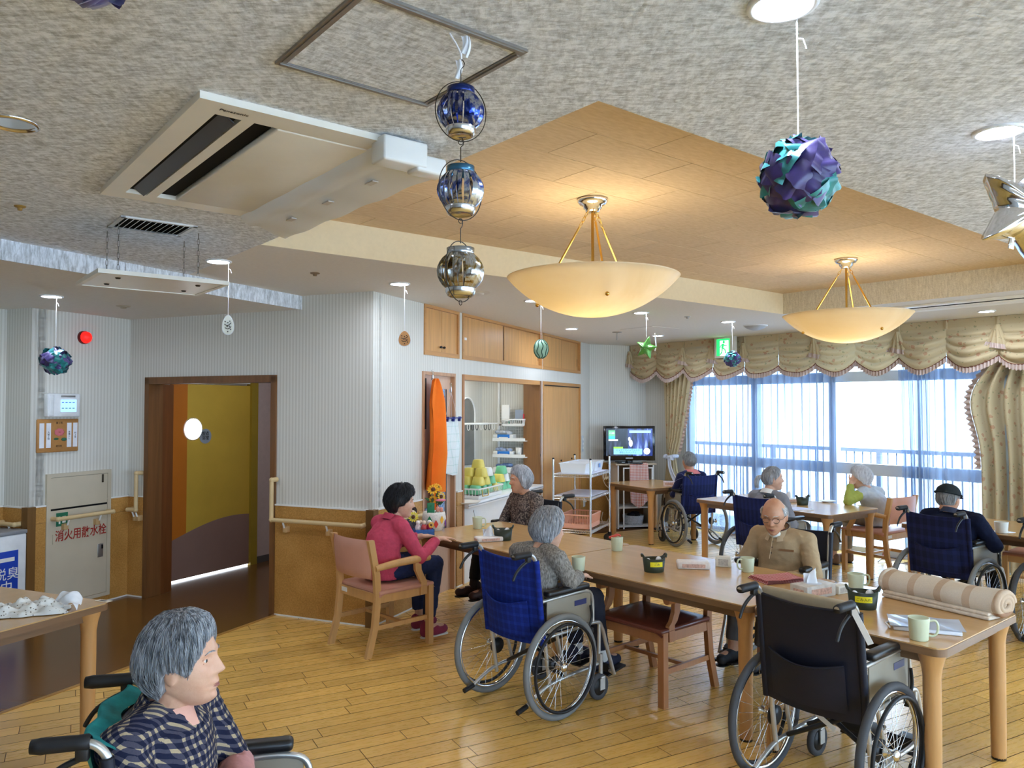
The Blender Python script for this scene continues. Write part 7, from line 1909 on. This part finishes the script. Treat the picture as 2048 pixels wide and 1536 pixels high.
mug('pale green mug behind the labelled rubbish pot', 1712, 1176, R(0), .080, .044)
mug('pale green mug nearest the camera beside the plastic folder', 1838, 1279, R(-20), .095, .043)
mug('white cup on the right back table', 2003, 1066, R(10), .085, .050, mplain('white_porcelain', (232, 232, 222), .3), handle=False)
pc_ = on(2004, 1064); sr = thing('coaster', 'white paper coaster under the cup on the right back table', 'coaster', (pc_.x, pc_.y, TZ), .2)
MB().rbox((0, 0, .0015), .15, .11, .003, .001).build('sheet', M_TISS, sr); MB().rbox((0, 0, .0032), .13, .09, .001, .0004).build('print', M_WHITE, sr)
for o in bpy.data.objects:
    if o.get('label') == 'white cup on the right back table': o.location.z += .004
def pot(label, u, v, rot, s=1.0, text=None, tissue=True):
    t = thing('rubbish_pot', label, 'bin', on(u, v), rot, 'dark olive table rubbish pots')
    n = 36; prof = [(.056, 0), (.060, .004), (.070, .075)]
    def ring(r, z, lift=True, inner=0): return [V((r-inner)*math.cos(2*PI*i/n)*s, (r-inner)*.78*math.sin(2*PI*i/n)*s, (z + (.018*abs(math.cos(2*PI*i/n))**6 if lift else 0))*s) for i in range(n)]
    MB().rings([ring(.056, 0, False), ring(.059, .004, False), ring(.070, .080, True), ring(.070, .080, True, .004), ring(.055, .008, False)], True, True).build('pot_body', M_BIN, t)
    for sx in (-1, 1): MB().tube(bez([(sx*.066*s, -.022*s, .088*s), (sx*.072*s, -.014*s, .100*s), (sx*.073*s, 0, .104*s), (sx*.072*s, .014*s, .100*s), (sx*.066*s, .022*s, .088*s)], 4), .006*s, 8).build('handle', M_BIN, t)
    if tissue:
        mb = MB(); rd = random.Random(int(u)); mb.sphere((0, 0, .045*s), .05*s, .036*s, .022*s, 12, 8); mb.sphere((.03*s, .005*s, .070*s), .018*s, .014*s, .018*s, 8, 6); mb.sphere((-.036*s, 0, .066*s), .014*s, .012*s, .014*s, 8, 6); mb.build('used_tissue', M_TISS, t)
    if text:
        lb = MB(); lb.grid(lambda a, b: V(.0668*math.sin(R(-34+68*a))*s, -.0668*.78*math.cos(R(-34+68*a))*s - .002*s, (.036+.028*b)*s), 12, 1); lo = lb.build('yellow_label', M_YLAB, t)
        text_mesh(text, .017*s, 'label_lettering', M_BLACK, lo, (0, -.0570*s, .050*s), (R(84), 0, 0))
    return t
fc = lambda p: math.atan2(p.x, -p.y)*0
pot('dark olive rubbish pot with tissues on the flower table', 1006, 1080, R(0), 1.05)
pot('dark olive rubbish pot with a small yellow label on the middle table', 1308, 1143, R(8), 1.02, 'ごみ')
pot('dark olive rubbish pot with yellow lettering on the nearest table', 1726, 1216, R(-20), 1.05, 'ごみ入れ')
pot('dark olive rubbish pot on the window side table', 1605, 1010, R(10), .95, None)
def tissue_pack(label, u, v, rot, up=True, L=.20, W=.11, H=.035, boxy=False, mat=None):
    t = thing('tissue_pack', label, 'tissue', on(u, v), rot)
    mat = mat or mplain('printed_film', (232, 222, 214), .35, 0, .5, .08, 60)
    MB().rbox((0, 0, H/2), L, W, H, .004 if boxy else .012, 3).build('box' if boxy else 'soft_pack', mat, t)
    MB().box(-L/2-.0008, -L/2, -W*.3, W*.3, H*.3, H*.7).box(-L*.35, L*.35, -W/2-.0008, -W/2, H*.25, H*.75).build('printed_stripe', mplain('pinkish_print', (206, 168, 150), .5, 0, .3, .3, 80), t)
    if boxy: MB().lathe([(0, .0005), (.045, .0005)], 24, (0, 0, H)).build('opening', mplain('clear_slit', (206, 210, 216), .3), t)
    if up:
        mb = MB(); mb.grid(lambda a, b: V((a-.5)*.09*(1-.55*b) + .012*b, .016*math.sin(a*7+b*2)*(1-.3*b), H-.004 + .085*b*(.7+.3*math.sin(PI*a))), 12, 8); mb.grid(lambda a, b: V((a-.5)*.06*(1-.3*b) - .015*b, .022+.014*math.sin(a*6+1)*(1-.3*b), H-.004 + .055*b), 10, 6); mb.build('tissue_sheet', M_TISS, t)
    return t
tissue_pack('soft tissue pack with a raised tissue on the flower table', 977, 1082, R(20))
tissue_pack('flat soft tissue pack on the middle table', 1386, 1136, R(-8), False, .20, .11, .045)
MB()
sb = thing('paper_box', 'small white box beside the mug of the man in beige', 'box', on(1447, 1133), R(-20)); MB().rbox((0, 0, .032), .095, .05, .064, .006).build('box', mplain('cream_paper', (232, 228, 214), .6), sb); MB().box(-.03, .03, -.0262, -.0252, .01, .05).build('print', mplain('grey_print', (196, 190, 180), .6, 0, .3, .2, 90), sb)
tissue_pack('grey printed tissue box with a tuft on the nearest table', 1626, 1191, R(28), True, .215, .115, .065, True, mplain('marbled_box', (206, 200, 190), .5, 0, .4, .15, 30))
sb = thing('paper_box', 'small white box right of the grey tissue box', 'box', on(1680, 1186), R(30)); MB().rbox((0, 0, .022), .085, .05, .044, .004).build('box', mplain('cream_paper', (232, 228, 214)), sb); MB().box(-.03, .03, -.0262, -.0252, .008, .035).build('print', mplain('grey_print', (196, 190, 180)), sb)
# folded red gingham cloth
gc = thing('folded_cloth', 'folded red gingham cloth on the table before the man in beige', 'cloth', on(1556, 1160), R(16))
M_RG = mcheck('red_gingham', (230, 176, 176), (168, 30, 44), 60, 60, .5, (0, 1))
for k in range(3):
    z0 = .001+.006*k
    mb = MB(); mb.grid(lambda a, b: V((a-.5)*(.27-.01*k), (b-.5)*(.19-.012*k), z0 + .005 + .002*math.sin(a*7+b*5+k)), 14, 10); mb.grid(lambda a, b: V((a-.5)*(.27-.01*k), (b-.5)*(.19-.012*k), z0 - .0005*0), 2, 2); mb.tube([V(-(.135-.005*k), (b-.5)*(.19-.012*k), z0+.0025) for b in (0, .33, .66, 1)], .003, 6); mb.build('fold_layer', M_RG, gc)
# rolled blanket
M_BLK = mcheck('beige_brown_plaid_fleece', (226, 212, 192), (164, 122, 92), 7.2, 7.2, .26, (0, 2), (204, 176, 148), .95)
b0 = on(1790, 1190); b1 = on(1995, 1236); bd = (b1-b0); bl = bd.length
bk_ = thing('rolled_blanket', 'rolled beige and brown plaid fleece blanket lying along the nearest table', 'blanket', (b0+b1)/2 + V(0, 0, 0), math.atan2(bd.y, bd.x))
def spiral(a, rr=1.0): return (.075*rr*(1-.045*a), a)
def bfn(a, b):
    x = (a-.5)*(bl+.06); th = -2*PI*b*1.02 - .7
    rx_, rz_ = .085 + .006*noise.noise(V(x*7, b*3, 0)), .062 + .007*noise.noise(V(x*6+3, b*2, 1))
    return V(x, rx_*math.cos(th), .070 + rz_*math.sin(th) + .004*math.sin(x*19+th*2))
mb = MB(); mb.grid(bfn, 44, 30)
for e in (0, 1):
    n = 60; pts = []
    xx = (e-.5)*(bl+.06)
    for i in range(n): a = i/n*2*PI*2.6; r_ = .98-.30*i/n*2.6; r_ = max(.12, r_); pts.append(V(xx + (.006 if e else -.006)*(1-r_), .083*r_*math.cos(a), .070+.060*r_*math.sin(a)))
    mb.tube(pts, [.016]*n, 6)
mb.build('roll', M_BLK, bk_)
mb = MB(); mb.rbox((0, -.012, .011), bl+.03, .17, .020, .009, 3); mb.rbox((0, -.02, .028), bl+.02, .15, .016, .007, 3); mb.build('lower_layer', mplain('cream_fleece', (216, 200, 180), .95, 0, .2, .12, 40, .5, 120), bk_)
# plastic folder
fo_ = thing('document_folder', 'thick clear plastic folder of papers on the nearest table', 'folder', on(1850, 1255), R(-22))
MB().rbox((0, 0, .010), .27, .20, .018, .003).build('papers', mplain('white_paper', (232, 232, 236)), fo_)
mb = MB(); mb.grid(lambda a, b: V((a-.5)*.30, (b-.5)*.22, .0225 + .0022*math.sin(a*9+b*4)), 14, 10); mb.build('clear_cover', mplain('blueish_clear_plastic', (186, 200, 222), .08, 0, .8, .1, 8), fo_); MB().tube([(-.15, -.10, .012), (-.165, -.06, .02), (-.15, -.02, .015)], .004, 6).build('strap', M_FILM, fo_)
# flower basket, doll box, doll
vb = thing('flower_basket', 'white knitted pot with quilt diamonds and paper sunflowers', 'flower pot', on(868, 1060), R(15))
def ringz(r, z, n=28): return [V(r*math.cos(2*PI*i/n), r*math.sin(2*PI*i/n), z) for i in range(n)]
MB().rings([ringz(.065, 0), ringz(.085, .03), ringz(.098, .09), ringz(.092, .135), ringz(.085, .15), ringz(.078, .148), ringz(.07, .12)], True, True).build('knit_pot', mplain('white_knit', (226, 218, 206), .9, 0, .2, .1, 60, .6, 110), vb)
cols = [(54, 84, 160), (40, 130, 80), (206, 60, 50), (228, 170, 50), (120, 60, 140), (220, 110, 60)]
for k in range(6):
    a0 = R(-150+30*k); zc = .07 + (.022 if k % 2 else -.010)
    mb = MB(); mb.grid(lambda a, b: V((.0995+.001*k % .002)*math.cos(a0+(a+b-1)*.20), .0995*math.sin(a0+(a+b-1)*.20), zc+(a-b)*.034), 4, 4); mb.build('quilt_patch', mplain('quilt_%d' % k, cols[k], .8), vb)
rd = random.Random(12)
def sunflower(t, c, r, nrm, col):
    n_ = V(*nrm).normalized(); t1 = n_.orthogonal().normalized(); t2 = n_.cross(t1); mb = MB(); c = V(*c)
    for k in range(12):
        a = 2*PI*k/12; d = t1*math.cos(a)+t2*math.sin(a); s_ = n_.cross(d)
        mb.add([c+d*r*.3, c+d*r*.7+s_*r*.18+n_*r*.1, c+d*r, c+d*r*.7-s_*r*.18+n_*r*.1], [(0, 1, 2, 3)])
    mb.build('petals', mplain('petal_%d' % col[0], col, .7), t); MB().sphere(c, r*.34, n=10, k=6).build('flower_centre', mplain('brown_centre', (96, 56, 24), .8), t)
for c, r, n_, co in (((-.01, -.02, .33), .055, (-.3, -.7, .7), (232, 176, 30)), ((.03, .0, .345), .045, (.4, -.6, .7), (226, 160, 30)), ((.055, -.02, .27), .045, (.5, -.8, .2), (236, 186, 44)), ((-.015, -.03, .25), .035, (-.2, -1, .1), (232, 176, 30))):
    sunflower(vb, c, r, n_, co); MB().tube(bez([(c[0]*.4, c[1]*.3, .12), (c[0]*.8, c[1]*.7, (c[2]+.1)/2), c], 3), .003, 5).build('stem', mplain('leaf_green', (48, 96, 50), .7), vb)
for k in range(9):
    a = rd.random()*6.28; z0 = rd.uniform(.16, .27); d = V(math.cos(a), math.sin(a)*.7-.3, .5).normalized(); s_ = d.orthogonal().normalized(); c = V(.02*math.cos(a), .02*math.sin(a), z0)
    mb = MB(); mb.add([c, c+d*.035+s_*.017, c+d*.07, c+d*.035-s_*.017], [(0, 1, 2, 3)]); mb.build('leaf', mplain('leaf_green', (48, 96, 50)), vb)
MB().rbox((-.035, -.055, .185), .06, .01, .085, .003).build('green_card', mplain('card_green', (20, 120, 74), .6), vb); MB().sphere((.045, -.05, .245), .045, .02, .010, 12, 6).build('pink_parasol', mplain('pink_paper', (232, 130, 150), .6), vb); MB().sphere((.02, -.06, .175), .018, .016, .022, 10, 8).sphere((.05, -.055, .17), .016, .014, .02, 10, 8).build('small_dolls', mplain('doll_red_white', (222, 150, 130), .6, 0, .3, .4, 60), vb)
db = thing('doll_box', 'blue box filled with small dolls on the flower table', 'box', on(847, 1071), R(20))
M_BB = mplain('blue_patterned_box', (56, 104, 168), .6, 0, .3, .2, 60)
MB().box(-.075, .075, -.05, .05, 0, .004).box(-.075, .075, -.05, -.046, 0, .052).box(-.075, .075, .046, .05, 0, .052).box(-.075, -.071, -.05, .05, 0, .052).box(.071, .075, -.05, .05, 0, .052).build('box', M_BB, db)
for k, (x, y, cc) in enumerate(((-.045, 0, (226, 206, 200)), (.0, -.01, (214, 90, 90)), (.045, .0, (176, 40, 80)), (-.02, .02, (200, 200, 206)))):
    d_ = MB().sphere((x, y, .06), .022, .018, .034, 10, 8).build('doll', mplain('doll_cloth_%d' % k, cc, .8, 0, .2, .25, 70), db); MB().sphere((x, y-.004, .102), .017, n=10, k=8).build('doll_head', mplain('doll_face_%d' % (k % 2), ((236, 226, 216), (232, 206, 180))[k % 2], .7), d_)
sunflower(db, (.05, -.045, .085), .026, (.1, -1, .2), (236, 206, 60))
do = thing('flower_doll', 'dark haired doll behind a yellow daffodil on the flower table', 'doll', on(822, 1062), R(10))
MB().lathe([(0, 0), (.055, 0), (.05, .04), (.028, .10), (0, .11)], 18).build('dress', mplain('grey_tweed', (84, 80, 92), .9, 0, .2, .4, 90), do); MB().sphere((0, 0, .145), .043, .040, .045, 14, 10).build('head', mplain('doll_face_1', (232, 206, 180)), do); MB().sphere((0, .010, .158), .049, .044, .046, 14, 10).tube([(0, 0, .19), (.01, -.01, .215), (.03, -.01, .205)], .004, 5).build('hair', mplain('dark_wool', (42, 26, 24), .9), do); sunflower(do, (.015, -.055, .12), .045, (.1, -1, .2), (240, 220, 70))
wbx = thing('paper_box', 'small cream box beside the hands of the woman in pink', 'box', on(800, 1066), R(30)); MB().rbox((0, 0, .03), .10, .07, .06, .004).build('box', mplain('cream_paper', (232, 228, 214)), wbx); MB().box(-.051, .051, -.036, .036, .05, .062).build('lid', mplain('cream_lid', (240, 236, 226), .6), wbx)
# window side table bits
pp = thing('paper_sheets', 'loose papers on the window side table', 'paper', on(1593, 1019), R(15)); MB().box(-.13, .13, -.09, .09, 0, .006).build('sheet', mplain('white_paper', (232, 232, 236)), pp); MB(Matrix.Rotation(R(14), 4, 'Z')).box(-.10, .12, -.08, .08, .0065, .010).build('sheet', mplain('lilac_paper', (206, 208, 228), .6), pp)
tissue_pack('tissue pack behind the pot on the window side table', 1577, 1004, R(15), True, .18, .10, .04)
ds = thing('white_dish', 'flat white dish before the white haired person', 'dish', on(1655, 1004), 0); MB().lathe([(0, 0), (.05, 0), (.085, .014), (.082, .016), (.05, .005), (0, .005)], 24).build('dish', M_WHITE, ds)
tissue_pack('pink striped box on the television table', 1338, 972, R(-10), False, .14, .09, .06, True, mplain('pink_stripe_box', (232, 214, 216), .5, 0, .3, .15, 60))
# cloth bag on the left table
cb = thing('cloth_bag', 'crumpled white cloth bag with small leaf print on the left table', 'cloth', on(50, 1226), R(20))
def m_leafcloth():
    t = NT('leaf_print_cloth'); t.pr(.85, 0, .2); v = t.new('ShaderNodeTexVoronoi'); v.inputs['Scale'].default_value = 62; t.link(t.coord(), v.inputs['Vector'])
    t.col(t.mix(t.math('LESS_THAN', v.outputs['Distance'], .24), rgb((232, 230, 222)), rgb((128, 120, 106)))); return t.m
M_LC = m_leafcloth()
def cbf(a, b):
    x = (a-.5)*.38; y = (b-.5)*.19; k = max(0, 1-(2*a-1)**4)*max(0, 1-(2*b-1)**4)
    return V(x*(1+.15*noise.noise(V(a*4, b*4, 2))), y*(1+.2*noise.noise(V(a*5, b*3, 7))), .004 + k*(.030 + .050*noise.noise(V(a*5+1, b*4, 0)) + .030*abs(noise.noise(V(a*11, b*9, 3)))))
mb = MB(); mb.grid(cbf, 50, 34); mb.build('bag', M_LC, cb)
mb = MB(); mb.grid(lambda a, b: V(.12+.12*a, .05-.16*b*a, .012 + .075*math.sin(PI*min(1, a*.8+.1))*(1-b*.6) + .012*math.sin(a*9+b*7)), 16, 12); mb.build('sheer_flap', mplain('white_organza', (236, 238, 240), .6, 0, .4, .06, 40), cb)
sk_ = thing('corner_sticker', 'small paper sticker on the corner of the left table', 'sticker', on(207, 1202) + V(0, 0, .0004), math.atan2(HW.y, HW.x)); MB().box(-.045, .045, -.018, .018, 0, .0012).build('paper', mplain('ivory_paper', (226, 214, 190), .6), sk_); MB().box(-.02, .025, -.008, .008, .0012, .0016).build('print', mplain('grey_ink', (90, 88, 84), .6), sk_)
# walking stick by the white haired person
ca = thing('walking_stick', 'thin walking stick with a splayed foot under the window chair', 'walking stick', at(1765, 1124, 0), 0)
MB().cyl((0, 0, .03), (.16, .12, .62), .009, n=8).build('shaft', mplain('reddish_stick', (176, 110, 90), .4), ca); MB().tube([(-.06, -.02, .006), (-.02, 0, .03), (.02, .01, .03), (.06, .03, .006)], .007, 6).build('splayed_foot', M_STEEL, ca); MB().tube(bez([(.16, .12, .62), (.17, .13, .66), (.14, .11, .69), (.09, .07, .68)], 4), .011, 8).build('handle', M_BLACK, ca)
